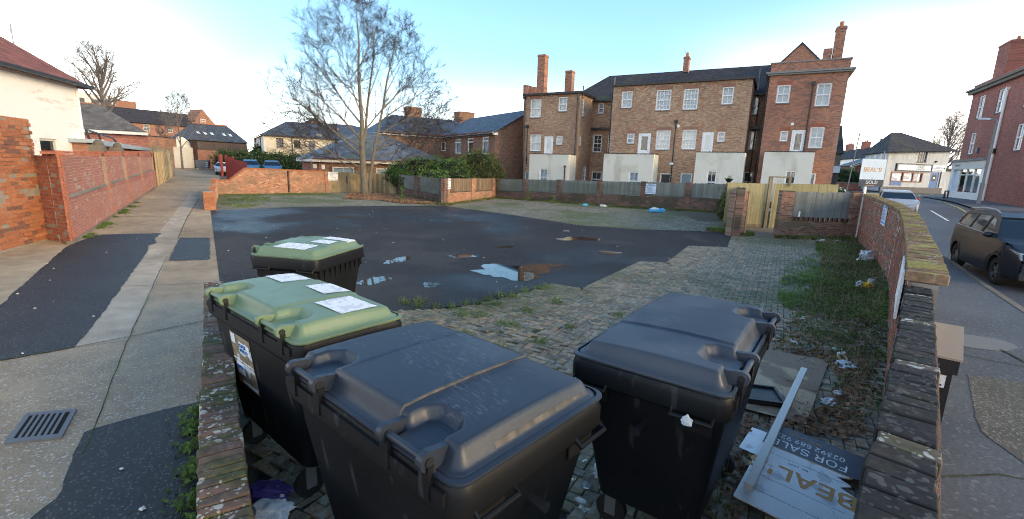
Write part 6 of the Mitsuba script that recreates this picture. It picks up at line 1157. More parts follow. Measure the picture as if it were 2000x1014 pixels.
for z, az, el, L, rr in ((2.4, 3.5, .40, 6.0, .07), (3.2, 2.6, .50, 6.2, .07), (4.0, 3.1, .52, 7.4, .09), (1.7, 3.0, .62, 6.2, .10), (3.4, 2.9, .62, 7.4, .13), (4.6, 3.4, .72, 6.8, .11), (5.2, .5, .85, 6.2, .09), (5.9, 2.5, .75, 7.0, .10), (6.8, 4.2, .85, 6, .08), (7.6, 3.0, .85, 6.2, .08), (8.6, 1.4, .95, 5, .065), (9.4, 2.8, .95, 5.2, .06), (10.4, .2, 1.0, 4.4, .05), (11.5, 3.4, 1.05, 4, .045), (12.6, 1.0, 1.1, 3.4, .035), (13.6, 3.0, 1.1, 3, .03)):
    limb(st1, ra1, z, az, el, L, rr, arch if z < 5 else spec)
for z, az, el, L, rr in ((3.2, -.4, .36, 6.4, .07), (4.4, .2, .45, 7.2, .08), (3.6, .9, .5, 6.4, .07), (2.6, .15, .35, 5.5, .08), (3.9, -.25, .45, 6.6, .09), (5.0, .4, .55, 6.3, .085), (6.2, -.6, .65, 5.8, .075), (7.4, .1, .75, 5.4, .065), (8.4, .8, .85, 4.8, .055), (9.6, -.2, .95, 4.2, .045), (11.2, .4, 1.05, 3.4, .035), (12.4, 2.6, 1.1, 2.8, .03)): limb(st2, ra2, z, az, el, L, rr, arch if z < 5.5 else spec)
for z, az, el, L, rr in ((6.5, 1.8, .8, 5.5, .06), (8.2, 5.2, .9, 5, .055), (10, 1.2, 1.0, 4.4, .045), (12, 4.5, 1.1, 3.4, .03)): limb(st3, ra3, z, az, el, L, rr)
put('trunk', tubes(out[0][:len(st1) + len(st2) + len(st3) - 3], 12), 'm_bark', tr, smooth=True); put('limbs', tubes(out[0][len(st1) + len(st2) + len(st3) - 3:] , 6), 'm_bark', tr, smooth=True, kind='stuff')
put('branches', tubes(out[1], 5), 'm_barkfine', tr, kind='stuff'); put('twigs', tubes([(a, b, max(p, .0145), max(q, .011)) for a, b, p, q in out[2]] + [(a, b, max(p, .0088), max(q, .0072)) for a, b, p, q in out[3]], 3), 'm_barkfine', tr, kind='stuff')
tp = np.array(tips); tp = tp[r8.random(len(tp)) < .003]; put('dead_leaves', leaves(tp, r8.uniform(.06, .14, len(tp)), r8), 'm_dead', tr, kind='stuff')
def bare(name, label, base, H, spread, seed, m='m_barkfar', trunk=.25, th=.35, kids=14, kind=None, sp=None, el=(.5, 1.2), lens=.5):
    r = np.random.default_rng(seed); o = {k: [] for k in range(4)}; tps = []; t = thing(name, label, 'tree'); B = np.array(base, float); ptsz = [0, .2 * H, .45 * H, .7 * H, .95 * H]
    st = [B + np.array([r.normal(0, .02) * H * i / 5, r.normal(0, .02) * H * i / 5, z]) for i, z in enumerate(ptsz)]
    for i in range(4): o[0].append((st[i], st[i + 1], trunk * (1 - .22 * i), trunk * (1 - .22 * (i + 1))))
    sp = sp or [(6, .25, .06, 7, .55, 45), (5, .2, .09, 6, .55, 45), (4, .1, .13, 5, .6, 45), (3, 0, .16, 0, 0, 0)]
    for k in range(kids):
        f = th + (1 - th) * (k + .5) / kids * .9; z = f * .95 * H; i = min(3, int(np.searchsorted(ptsz, z) - 1)); p = st[i] + (st[i + 1] - st[i]) * (z - ptsz[i]) / (ptsz[i + 1] - ptsz[i]); az = k * 2.4 + r.normal(0, .3); e = el[0] + (el[1] - el[0]) * f
        grow(r, p, [math.cos(az) * math.cos(e), math.sin(az) * math.cos(e), math.sin(e)], spread * lens * 2 * (1.1 - .55 * f), trunk * .42 * (1.1 - .6 * f), 0, o, sp, tps)
    put('trunk', tubes(o[0], 7), m, t, smooth=True); put('branches', tubes([(a, b, max(p, .014), max(q, .011)) for a, b, p, q in o[1] + o[2]], 4), m, t, kind='stuff'); put('twigs', tubes([(a, b, max(p, .009), max(q, .007)) for a, b, p, q in o[3]], 3), m, t, kind='stuff')
    return t, np.array(tps), o
# left background trees
tiv, tps, o_ = bare('ivy_clad_tree', 'big spreading bare tree with ivy-thick trunk behind the white house', (-53.4, 62.0, .9), 13.2, 5.8, 5, 'm_barkfar', .5, .5, 16, el=(.15, 1.2))
iv = np.random.default_rng(6); n = 5200; z = iv.uniform(.5, 7.2, n); rad = np.clip(2.2 - .22 * z, .5, 3) * np.sqrt(iv.uniform(.3, 1, n)) * (1 + .4 * np.sin(z * 2.2)); a = iv.uniform(0, 6.28, n)
put('ivy', leaves(np.column_stack([-53.4 + rad * np.cos(a), 62.0 + rad * np.sin(a), .9 + z]), iv.uniform(.07, .16, n), iv), 'm_rustleaf', tiv, kind='stuff')
bare('bare_tree', 'thin upright bare tree in front of the long brick terrace', (-47.6, 67.0, .9), 9.5, 4.2, 15, 'm_barkfar', .16, .28, 12, el=(.75, 1.2))
bare('bare_tree', 'slim pale bare sapling left of the thin upright tree', (-52.5, 70.5, .9), 7.0, 2.2, 16, 'm_barkfar', .1, .4, 9, el=(.7, 1.2))
for i, (x, y, h, s) in enumerate(((-63, 64, 6.5, 4), (-55, 66, 4.5, 3.2))): bare('bare_scrub', ['tangled brown scrub directly behind the white house', 'tangled brown scrub right of the ivy-clad tree'][i], (x, y, .9), h, s, 30 + i, 'm_rust' if 0 else 'm_barkfar', .1, .1, 14, el=(.5, 1.1))
bare('bare_tree', 'rounded bare tree behind the white corner shop', (71.0, 78.0, 1.0), 11.0, 4.6, 40, 'm_barkfar', .3, .25, 30, el=(.3, 1.25))
# leafy masses
def bush(name, label, cs, m, n, size, seed, cat_='bush', core=True, mats=None, floor=0):
    r = np.random.default_rng(seed); t = thing(name, label, cat_); pts = []; W_ = sum(c[3] * c[4] * c[5] for c in cs)
    cores = []
    for x, y, z, a, b, c in cs:
        k = int(n * a * b * c / W_); d = r.normal(size=(k, 3)); d /= np.linalg.norm(d, axis=1, keepdims=True); q = r.uniform(.72, 1.06, k)[:, None] * (1 + .22 * (meshkit.noise(d * 2.3 + seed)[:, None] - .5) * 2 + .25 * (meshkit.noise(d * 5.5 + seed)[:, None] - .5) * 2)
        p = d * q * [a, b, c] + [x, y, z]; pts.append(p[p[:, 2] > floor])
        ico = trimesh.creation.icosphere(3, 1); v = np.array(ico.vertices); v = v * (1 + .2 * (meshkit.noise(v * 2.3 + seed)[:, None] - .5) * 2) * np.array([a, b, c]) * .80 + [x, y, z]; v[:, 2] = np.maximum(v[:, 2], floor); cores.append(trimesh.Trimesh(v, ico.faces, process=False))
    p = np.concatenate(pts); sz = r.uniform(.7, 1.35, len(p)) * size
    mats = mats or [m]; pick = r.integers(len(mats), size=len(p))
    for i, mm in enumerate(mats): put('foliage', leaves(p[pick == i], sz[pick == i], r), mm, t, kind='stuff')
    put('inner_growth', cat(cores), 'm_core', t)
    return t
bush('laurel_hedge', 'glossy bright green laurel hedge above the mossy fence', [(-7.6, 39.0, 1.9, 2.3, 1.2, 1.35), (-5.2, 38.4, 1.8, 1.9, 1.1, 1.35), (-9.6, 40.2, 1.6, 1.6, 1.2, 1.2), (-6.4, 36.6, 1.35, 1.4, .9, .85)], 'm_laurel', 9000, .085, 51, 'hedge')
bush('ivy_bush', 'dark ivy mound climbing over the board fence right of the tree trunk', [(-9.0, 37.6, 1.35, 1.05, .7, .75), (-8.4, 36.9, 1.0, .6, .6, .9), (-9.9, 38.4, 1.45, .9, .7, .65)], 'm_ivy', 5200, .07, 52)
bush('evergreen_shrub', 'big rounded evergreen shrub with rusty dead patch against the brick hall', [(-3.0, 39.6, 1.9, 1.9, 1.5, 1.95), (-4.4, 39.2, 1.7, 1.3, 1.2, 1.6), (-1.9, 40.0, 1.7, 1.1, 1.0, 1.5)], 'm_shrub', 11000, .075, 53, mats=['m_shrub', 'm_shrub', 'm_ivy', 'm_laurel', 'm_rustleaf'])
bush('clipped_hedge', 'long dark green hedge behind the blue cars', [(-37.2 + 2.1 * k, 61.0 + .25 * k, 1.75, 1.9, 1.3, 2.0 - .04 * k) for k in range(7)] + [(-35.5, 66, 3.0, 1.5, 1.5, 1.6)], 'm_hedge', 16000, .13, 54, 'hedge')
bush('roadside_bush', 'dark green bush beside the small brick garage', [(45.6, 64.5, 2.4, 1.7, 1.4, 1.5), (43.6, 66, 1.9, 1.2, 1.2, 1.1)], 'm_hedge', 2600, .14, 55)
bush('ivy_clump', 'ivy and flowers spilling over the corner beside the gateway return fence', [(12.6, 27.0, .6, .55, .8, .65), (13.3, 28.6, .8, .6, .9, .75), (11.9, 25.8, .35, .5, .6, .4)], 'm_ivy', 3200, .06, 56, mats=['m_ivy', 'm_weed', 'm_rustleaf'])
bush('garden_shrub', 'small shrubs with pale flowers at the corner of the brick flats', [(18.2, 27.2, 1.75, .5, .5, .35), (18.7, 26.9, 1.7, .35, .35, .3)], 'm_laurel', 900, .06, 57, mats=['m_laurel', 'm_paper'])
# ground plants: weeds, moss, grass, fallen leaves
def scatter(pg, n, r, weight=None):
    x0, y0, x1, y1 = pg.bounds; out = []; shapely.prepare(pg); have = 0
    while have < n:
        q = np.column_stack([r.uniform(x0, x1, n * 3 + 60), r.uniform(y0, y1, n * 3 + 60)]); q = q[shapely.contains_xy(pg, q[:, 0], q[:, 1])]
        if weight is not None: q = q[r.random(len(q)) < weight(q)]
        out.append(q); have += len(q)
    return np.concatenate(out)[:n]
def on(q, dz=0): return np.column_stack([q, gz(q[:, 0], q[:, 1]) + dz])
def clump(m_list, cs, n, rad, size, seed, name, label, cat_='weeds', h=.05, flat=.3, blade=0, kind='stuff'):
    r = np.random.default_rng(seed); P_, S_ = [], []; B_ = []
    for x, y, s in cs:
        k = int(n * s); q = np.column_stack([r.normal(x, rad * s, k), r.normal(y, rad * s, k)]); d = np.hypot(q[:, 0] - x, q[:, 1] - y) / (rad * s + 1e-6); P_.append(on(q) + np.column_stack([0 * d, 0 * d, .012 + r.random(k) * h * s * np.exp(-d * .6)])); S_.append(r.uniform(.6, 1.3, k) * size * (.6 + .4 * s))
        if blade: kb = int(blade * s); B_.append(on(np.column_stack([r.normal(x, rad * s * .7, kb), r.normal(y, rad * s * .7, kb)])))
    P_, S_ = np.concatenate(P_), np.concatenate(S_); k = solo(name, leaves(P_, S_, r, flat), m_list[0], label, cat_, kind=kind)
    if blade: b = np.concatenate(B_); put('blades', blades(b, r.uniform(.05, .16, len(b)) , .0035, r), m_list[-1], k, kind='stuff')
    return k
r9 = np.random.default_rng(99)
cs = [(x + r9.normal(0, .06), y + r9.normal(0, .06), r9.uniform(.5, 1.2)) for x, y in ((-1.95, 8.15), (-1.75, 8.35), (-1.3, 8.0), (-1.1, 7.95), (-.9, 8.2), (-.64, 8.3), (-.45, 8.55), (-.2, 8.8), (0, 8.9), (.2, 9.2), (.45, 9.45), (-1.6, 7.8), (-.4, 7.5), (-.2, 7.2), (.1, 7.0), (-.9, 7.6), (-.35, 8.2), (.3, 7.9), (.75, 9.6), (1.0, 7.2), (.5, 6.4), (1.9, 7.8), (-.6, 6.6), (.9, 8.4), (-.2, 6.1), (1.4, 6.4))]
clump(['m_weed', 'm_grass'], cs, 60, .10, .018, 60, 'weeds', 'bright green weeds along the ragged asphalt edge and in the paving joints', h=.05, blade=34)
gpoly = poly((4.7, 6.9), (4.6, 6.35), (5.3, 6.0), (6.4, 7.2), (9.6, 11.2), (13.6, 17.6), (12.3, 18.6), (10.4, 15.6), (7.6, 12.6), (5.6, 9.4))
q = scatter(gpoly, 21000, r9, lambda q: .12 + .9 * ss(.38, .62, meshkit.fbm(np.column_stack([q * .9, q[:, 0] * 0 + 4]), 4)))
k = solo('ground_weeds', leaves(on(q) + np.column_stack([0 * q, r9.random(len(q)) * .06 + .01]), r9.uniform(.012, .032, len(q)), r9, .35), 'm_weed', 'low green weeds creeping over the paving along the curved wall', 'weeds', kind='stuff')
ros = [(x, y) for x, y in scatter(gpoly, 170, r9)]; P_, S_ = [], []
for x, y in ros:
    n = 9; a = np.arange(n) * 6.283 / n + r9.uniform(0, 6); P_.append(np.column_stack([x + .045 * np.cos(a), y + .045 * np.sin(a), float(gz(x, y)) + .03 + .02 * r9.random(n)])); S_.append(np.full(n, .034))
put('rosettes', leaves(np.concatenate(P_), np.concatenate(S_), r9, .6, .3), 'm_laurel', k, kind='stuff')
wpoly = poly(*[(x - .05, y + .05) for x, y, z in WALL[3:]], *[(x - .95 - .02 * y, y + .75) for x, y, z in WALL[:2:-1]])
wpoly = wpoly.difference(poly((1.7, 2.8), (2.5, 4.4), (3.6, 4.1), (2.9, 2.6)).buffer(.12)).difference(poly((3.70, 6.42), (4.40, 6.08), (4.2, 5.45), (3.5, 4.7), (2.7, 4.3), (2.4, 4.7)))
q = scatter(wpoly, 5200, r9); solo('wall_foot_weeds', leaves(on(q) + np.column_stack([0 * q, r9.random(len(q)) ** 2 * .22 + .01]), r9.uniform(.015, .04, len(q)), r9, .2), 'm_shrub', 'ivy and scrubby growth at the foot of the curved wall', 'weeds', kind='stuff')
q = scatter(wpoly, 1500, r9); put('dry_stems', blades(on(q), r9.uniform(.12, .42, len(q)), .003, r9, .9, .5), 'm_drygrass', 'wall_foot_weeds', kind='stuff')
q = scatter(wpoly, 2600, r9); solo('fallen_leaves', leaves(on(q, .012) + np.column_stack([0 * q, r9.random(len(q)) * .04]), r9.uniform(.025, .06, len(q)), r9, .6), 'm_dead', 'dead brown leaves along the foot of the curved wall', 'leaves', kind='stuff')
q = scatter(poly((-11.2, 30.5), (-12.6, 35.4), (-11.4, 36.8), (-9.4, 36.6), (-4.9, 30.6), (-5.5, 29.9), (-7.3, 29.3), (-9.0, 30.8)), 9000, r9, lambda q: .25 + ss(.35, .6, meshkit.fbm(np.column_stack([q * .8, q[:, 0] * 0]), 3))); solo('fallen_leaves', leaves(on(q, .015) + np.column_stack([0 * q, r9.random(len(q)) * .07]), r9.uniform(.05, .10, len(q)), r9, .5), 'm_dead', 'drift of brown fallen leaves under the bare tree', 'leaves', kind='stuff')
q = scatter(poly((-14.2, 21.6), (-15.4, 25), (-18.3, 29), (-14.6, 34.6), (-13.2, 34.4), (-15.2, 29), (-13.4, 25), (-12.9, 22.6)), 4200, r9, lambda q: ss(.3, .6, meshkit.fbm(np.column_stack([q * .9, q[:, 0] * 0]), 3))); solo('grass', blades(on(q), r9.uniform(.03, .09, len(q)), .010, r9, .9), 'm_grass', 'rough grass in the corner by the stepped low wall', 'grass', kind='stuff')
q = np.concatenate([scatter(sg.LineString([(-4.5, 30.0), (-1.6, 38.6)]).buffer(.35), 1500, r9), scatter(sg.LineString([(-1.4, 38.9), (13.7, 29.6)]).buffer(.35, single_sided=False), 5200, r9), scatter(sg.LineString([(-9.3, 37.2), (-4.7, 30.1)]).buffer(.3), 900, r9), scatter(sg.LineString([(9.9, 19.9), (9.3, 20.8)]).buffer(.5), 2200, r9), scatter(sg.LineString([(11.2, 19.1), (14.1, 18.9)]).buffer(.25), 1200, r9)])
solo('verge_grass', blades(on(q), r9.uniform(.04, .22, len(q)), .012, r9, .9), 'm_grass', 'ragged green growth along the feet of the fences', 'grass', kind='stuff'); q = q[r9.random(len(q)) < .3]; put('litter_leaves', leaves(on(q, .04), r9.uniform(.03, .08, len(q)), r9), 'm_dead', 'verge_grass', kind='stuff')
for x, y, h in ((-7.6, 31.4, 1.0), (-6.9, 31.0, .7)): pass
stalks = [(-7.7, 31.9, 1.05, 'tall weed stalk in front of the mossy fence'), (1.1, 35.6, .9, 'thin tufted stem left of the grey fence middle'), (2.9, 34.2, .55, 'short dead stem by the grey fence')]
for x, y, h, lb in stalks: n = 130; zz = r9.random(n) * h; tk = thing('weed_stalk', lb, 'plant'); put('stem', tube([(x, y, 0), (x + .03, y, h)], .012, 5), 'm_deadstick', tk); put('leaves', leaves(np.column_stack([x + r9.normal(0, .07, n) , y + r9.normal(0, .07, n), zz + .05]), r9.uniform(.03, .07, n), r9), 'm_weed', tk, kind='stuff')
cs = [(*(LO + LE * s + LN * n_), sz) for s, n_, sz in ((2.9, -.32, 1.0), (2.6, -.30, .9), (2.3, -.33, .8), (1.9, -.30, 1.1), (1.5, -.32, .9), (1.15, -.28, 1.2), (.8, -.31, .9), (.5, -.3, 1.1), (.2, -.3, .9), (3.3, -.27, .5), (4.2, -.26, .4))]
clump(['m_weed', 'm_grass'], cs, 130, .075, .028, 63, 'wall_weeds', 'leafy weeds growing between the lane and the low wall', h=.16, flat=.2, blade=16)
cs = [(*(np.array([-11.6, 11.9]) + LE * s + LN * .1), r9.uniform(.4, 1)) for s in (1.2, 1.8, 3.2, 3.6, 4.0, 4.3, 6.2, 7.5, 8.2, 8.6, 10, 12)]; clump(['m_weed', 'm_grass'], cs, 130, .16, .04, 64, 'wall_weeds', 'weeds along the foot of the red panelled wall', h=.1, blade=16)
q = scatter(poly((1.6, 2.9), (2.4, 3.0), (3.7, 4.4), (5.0, 6.0), (4.3, 6.5), (2.3, 4.2)).difference(poly((1.7, 2.8), (2.55, 4.3), (3.5, 4.0), (2.9, 2.6)).buffer(.02)).difference(poly((3.70, 6.42), (4.40, 6.08), (4.2, 5.45), (3.5, 4.7), (2.7, 4.3), (2.4, 4.7))), 900, r9); solo('leaf_mould', leaves(on(q, .01) + np.column_stack([0 * q, r9.random(len(q)) * .03]), r9.uniform(.02, .05, len(q)), r9, .5), 'm_dead', 'leaf mould and twigs around the fallen sale board', 'leaves', kind='stuff')
tw = []
for k in range(160):
    p = scatter(poly((2.3, 2.6), (3.0, 3.1), (5.3, 6.2), (4.4, 6.4), (2.6, 4.4)), 1, r9)[0]; a = r9.uniform(0, 6.28); l = r9.uniform(.08, .3); tw.append((np.array([*p, .02 + r9.random() * .05]), np.array([p[0] + l * math.cos(a), p[1] + l * math.sin(a), .02 + r9.random() * .08]), .003, .0015))
put('twigs', tubes(tw, 4), 'm_deadstick', 'leaf_mould', kind='stuff')

# ---------------------------------------------------------------- signs, litter, street furniture
def notice_board(label, f, s0, s1, z0, z1, d, dark=True):
    t = thing('notice_board', label, 'sign'); put('panel', f.box(s0, s1, z0, z1, d, d + .012), 'm_bluewhite' if dark else 'm_white', t); h = z1 - z0; w = s1 - s0
    for a, b in ((.80, .86), (.10, .15)): put('band', f.box(s0 + .02 * w, s1 - .02 * w, z0 + a * h, z0 + b * h, d + .012, d + .016), 'm_signband', t)
    r = np.random.default_rng(int(abs(s0 * 100)) + 3); put('small_print', cat([f.box(s0 + .1 * w, s0 + w * r.uniform(.5, .9), z0 + y * h, z0 + (y + .025) * h, d + .012, d + .014) for y in np.arange(.25, .75, .065)] + [f.box(s0 + .2 * w, s1 - .2 * w, z0 + .91 * h, z0 + .95 * h, d + .012, d + .014)]), 'm_signtext', t)
notice_board('white notice on the left end of the timber gate', fg1, .02, .78, .98, 1.62, .04, False); notice_board('white notice on the corner pier left of the brown board fence', fB, .12, .78, 1.02, 1.70, .06, False); notice_board('blue-banded notice in the middle of the long grey fence', fC, 12.66, 13.38, 1.05, 1.75, .05)
fgp = Fr((9.16, 19.30), (.93, .37)); notice_board('notice on the end pier by the gateway, seen edge-on', fr2((9.7, 20.6), (9.1, 19.3)), .2, .75, 1.0, 1.7, -.02)
c0, _, d0 = wall_at(float(np.interp(11.3, P[:, 0], cum))); fwn = Fr(c0, -d0); notice_board('tall white notice on the inner face of the curved wall', fwn, -.55, .55, 1.16, 1.82, .012)
c1, _, d1 = wall_at(float(np.interp(4.9, P[:, 0], cum))); fws = Fr(c1, -d1); t = thing('mounted_board', 'white-edged board fixed to the curved wall, seen almost edge-on', 'sign'); put('panel', fws.box(-.75, .75, .95, 1.5, .02, .045), 'm_white', t); put('back', fws.box(-.75, .75, .95, 1.5, .012, .019), 'm_blackpaint', t)
c2, _, d2 = wall_at(float(np.interp(9.0, P[:, 0], cum))); fw3 = Fr(c2, -d2); t = thing('wall_lettering', 'white marks painted on the curved wall', 'graffiti'); 
for k in range(3): put('stroke', fw3.box(-.12 + k * .1, -.08 + k * .1, 1.32, 1.46, .004, .007), 'm_offwhite', t)
# estate agent's board on its white post
t = thing('estate_agent_board', 'upright SOLD board on a white post at the end of the curved wall', 'sign'); fe = Fr((13.96, 19.05), (1, -.02)); put('post', fe.box(.30, .385, .0, 2.3, -.10, -.02), 'm_white', t); 
put('board', fe.box(0, .96, 2.52, 3.33, -.01, .012), 'm_bluewhite', t); put('lower_board', fe.box(0, .96, 2.24, 2.518, -.01, .012), 'm_navy', t); put('lettering', text("BEAL'S", .155, fe, .46, 2.84, .013, True, maxw=.80), 'm_orangeprint', t); put('lettering', text('SOLD', .13, fe, .50, 2.345, .013, False, maxw=.50), 'm_white', t); put('small_print', fe.box(.30, .64, 2.275, 2.295, .012, .014), 'm_orangeprint', t)
for s, z in ((.5, 3.22), (.5, 2.58)): put('bolt', fe.box(s - .012, s + .012, z - .012, z + .012, .012, .02), 'm_greymetal', t)
# the fallen board
t = thing('fallen_sale_board', 'fallen FOR SALE board lying upside down among litter, torn at one side', 'sign')
BA, BB, BC_ = np.array([2.62, 4.12, .13]), np.array([3.14, 3.68, .09]), np.array([1.93, 3.14, .07])   # far left, far right, near left
bu = (BA - BB) / np.linalg.norm(BA - BB); bv = (BC_ - BA); bv -= bu * (bv @ bu); bv /= np.linalg.norm(bv); bn_ = np.cross(bu, bv); bn_ = bn_ if bn_[2] > 0 else -bn_
bw, bh, bd = .80, 1.30, .40                                   # text runs along bu (towards the far left), up = bv (towards us)
BO = BB - bu * .0
def bmap(m, dz=0): v = np.array(m.vertices); return trimesh.Trimesh(BO + v[:, :1] * bu + v[:, 1:2] * bv + (v[:, 2:] + dz) * bn_, m.faces if np.cross(bu, bv) @ bn_ > 0 else m.faces, process=False)
bw = float(np.linalg.norm(BA - BB)) + .02
torn = [(bw, 0), (bw, bh), (.10, bh), (-.02, bh - .12), (.06, bh - .22), (-.10, bh - .30), (.03, .72), (-.04, .66), (.09, .60), (.02, .52), (.13, .47), (.02, .40), (-.08, .36), (-.02, .30), (-.10, .24), (-.03, .16), (-.07, .05), (-.02, 0)]
full = sg.Polygon(torn).buffer(0); ex = lambda g, h: trimesh.creation.extrude_polygon(g, h, engine='earcut')
put('white_part', bmap(ex(full.intersection(rect(-1, bd + .012, 2, 3)), .012)), 'm_board', t); put('dark_part', bmap(ex(full.intersection(rect(-1, -.1, 2, bd)), .012)), 'm_navy', t); put('gold_line', bmap(ex(full.intersection(rect(-1, bd, 2, bd + .012)), .0125)), 'm_orangeprint', t)
def btext(tx, h, x, y, m, bold=False, maxw=1.0):
    q = meshkit.text_mesh(tx, h, .0015, bold); v = np.array(q.vertices); wd = v[:, 0].max(); v[:, 0] = (v[:, 0] - wd / 2) * min(1, maxw / wd) + x; v[:, 1] += y; put('lettering', bmap(trimesh.Trimesh(v, q.faces, process=False), .0125), m, t)
btext('FOR SALE', .10, bw * .50, .26, 'm_white', False, .58); btext('02392 589 922', .066, bw * .52, .15, 'm_white', False, .54); btext('BEALS.CO.UK', .03, bw * .60, .075, 'm_orangeprint', False, .30); btext("BEAL'S", .17, bw * .48, .66, 'm_orangeprint', True, .78); btext('Est. 1995', .025, bw * .55, .56, 'm_signtext', False, .15)
for y in (.52, .90, 1.1): put('seam', bmap(ex(rect(.02, y, bw - .02, y + .004), .0005), .0122), 'm_greymetal', t)
f_ = np.array
def beam(a, b, wd, th, m, name, par=None, **kw):
    a, b = f_(a, float), f_(b, float); d = (b - a) / np.linalg.norm(b - a); s = np.cross(d, [0, 0, 1.0]); s /= np.linalg.norm(s); u_ = np.cross(s, d); V = np.array([p + s * i * wd / 2 + u_ * j * th / 2 for p in (a, b) for i in (-1, 1) for j in (-1, 1)]); return trimesh.Trimesh(V, BF, process=False)
solo('white_post', beam((3.62, 5.30, .20), (1.86, 3.12, .18), .065, .045, 'm', ''), 'm_offwhite', 'long white painted post lying across the edge of the fallen board', 'post')
solo('chipboard_sheet', sheet(wobble(poly((3.66, 6.40), (4.42, 6.0), (3.05, 4.30), (2.35, 4.72)), .008, .06, 7, 6), .035, .3), 'm_chip', 'stained chipboard sheet lying behind the right-hand bin', 'board')
solo('chipboard_sheet', sheet(poly((2.15, 3.85), (2.45, 4.2), (2.62, 4.05), (2.3, 3.68)), .045, .3), 'm_board', 'small pale offcut poking out by the right-hand bin', 'board')
t = thing('plastic_drawer_front', 'dark ribbed plastic panel lying on the chipboard', 'panel'); fdw = np.array([2.98, 4.86]); q = Fr((2.62, 4.70), (.86, -.20)); R_ = lambda a, b, c, d_, z0, z1: trimesh.Trimesh(q.W(np.array([a, z0, c]) + BV * np.array([b - a, z1 - z0, d_ - c])), BF, process=False)
put('panel', R_(-.1, .42, -.42, .0, .05, .075), 'm_plasticblack', t); put('lip', cat(R_(-.1, .42, -.03, .0, .075, .10), R_(-.1, .42, -.42, -.39, .075, .10), R_(.39, .42, -.39, -.03, .075, .10)), 'm_plasticblack', t)
# street litter bin on the pavement behind the wall
t = thing('street_litter_bin', 'black street litter bin with sloping beige top behind the curved wall', 'bin'); bn0 = np.array([4.45, 4.02]); fb_ = Fr(bn0 + np.array([-.22, -.17]), (.70, -.71), PZ)
fb_ = Fr((3.97, 4.45), (.76, -.65), PZ); put('body', fb_.box(.02, .42, 0, .62, -.42, 0), 'm_plasticblack', t)
put('hood', fb_.mesh(trimesh.Trimesh(np.array([[x_, y_, z_] for x_ in (-.01, .45) for y_, z_ in ((.60, .03), (.74, .03), (.95, -.45), (.60, -.45))]), np.array([[0, 1, 2], [0, 2, 3], [4, 6, 5], [4, 7, 6], [0, 4, 5], [0, 5, 1], [1, 5, 6], [1, 6, 2], [2, 6, 7], [2, 7, 3], [3, 7, 4], [3, 4, 0]]), process=False)), 'm_plasticblack', t)
put('top', fb_.mesh(trimesh.Trimesh(np.array([[x_, y_, z_] for x_ in (-.025, .465) for y_, z_ in ((.745, .05), (.765, .05), (.975, -.46), (.955, -.46))]), np.array([[0, 1, 2], [0, 2, 3], [4, 6, 5], [4, 7, 6], [0, 4, 5], [0, 5, 1], [1, 5, 6], [1, 6, 2], [2, 6, 7], [2, 7, 3], [3, 7, 4], [3, 4, 0]]), process=False)), 'm_tan', t)
put('sticker', fb_.box(.15, .38, .44, .57, .002, .006), 'm_white', t); put('emblem', fb_.mesh(place(trimesh.creation.cylinder(.035, .003, sections=9), t=(.265, .525, .008))), 'm_maroon', t); put('sticker_wording', fb_.box(.17, .36, .455, .475, .006, .008), 'm_signtext', t)
for k in range(6): put('lettering', fb_.box(.04 + k * .05, .065 + k * .05, .65, .685, .03, .034), 'm_greymetal', t)
# drain
t = thing('drain_grate', 'square grey iron drain grate set in the concrete lane', 'drain'); da, db, dc = np.array([-4.30, 3.62]), np.array([-4.62, 4.04]), np.array([-4.05, 3.70])
fd_ = Fr((-4.33, 3.62), (.28, .10), 0); ux = np.array([.30, .09]); vx = np.array([-.27, .42]); ux, vx = ux / np.linalg.norm(ux), vx / np.linalg.norm(vx); o_d = np.array([-4.33, 3.60]); zd = float(gz(-4.3, 3.8))
def dq(a, b, c, d_, z0, z1): V = np.array([np.r_[o_d + ux * x_ + vx * y_, zd + z_] for x_ in (a, b) for y_ in (c, d_) for z_ in (z0, z1)]); return trimesh.Trimesh(V, BF, process=False)
DW, DL = .36, .52; put('pit', dq(0, DW, 0, DL, .001, .0135), 'm_void', t); put('frame', cat(dq(-.02, DW + .02, -.02, .045, .0, .022), dq(-.02, DW + .02, DL - .03, DL + .02, .0, .022), dq(-.02, .02, .045, DL - .03, .0, .022), dq(DW - .02, DW + .02, .045, DL - .03, .0, .022)), 'm_greymetal', t)
for k in range(6): put('bar', dq(.02 + (k + .62) * (DW - .04) / 7, .02 + (k + 1.12) * (DW - .04) / 7, .045, DL - .03, .008, .022), 'm_greymetal', t)
# lamp post, sign pole, low rail outside the shop
lpz = .95; t = thing('lamp_post', 'grey street lamp post in front of the brick corner shop', 'lamp post'); put('column', cat(tube([(34.06, 34.19, lpz), (34.06, 34.19, lpz + 1.6)], .12, 10), tube([(34.06, 34.19, lpz + 1.6), (34.06, 34.19, 7.0)], .075, 10)), 'm_cornice', t, smooth=40); put('arm', tube([(34.06, 34.19, 6.95), (33.7, 34.3, 7.05)], .05, 8), 'm_cornice', t, smooth=40); put('lantern', trimesh.Trimesh(np.array([33.0, 34.3, 6.98]) + BV * np.array([.75, .22, .12]), BF, process=False), 'm_bluewhite', t)
t = thing('thin_pole', 'thin tall pole beside the dark-roofed shop', 'pole'); put('shaft', tube([(38.5, 54.2, 1.0), (38.9, 54.2, 7.9)], .05, 6), 'm_cornice', t); put('sign', trimesh.Trimesh(np.array([36.0, 53.4, 2.3]) + BV * np.array([.5, .05, .5]), BF, process=False), 'm_blue', t)
t = thing('low_rail', 'low dark hoop rail on the pavement outside the shopfront', 'rail'); rz_ = .98; put('hoop', tube([(37.0, 40.2, rz_), (37.0, 40.2, rz_ + .8), (38.3, 41.3, rz_ + .8), (38.3, 41.3, rz_)], .06, 8), 'm_blackpaint', t)
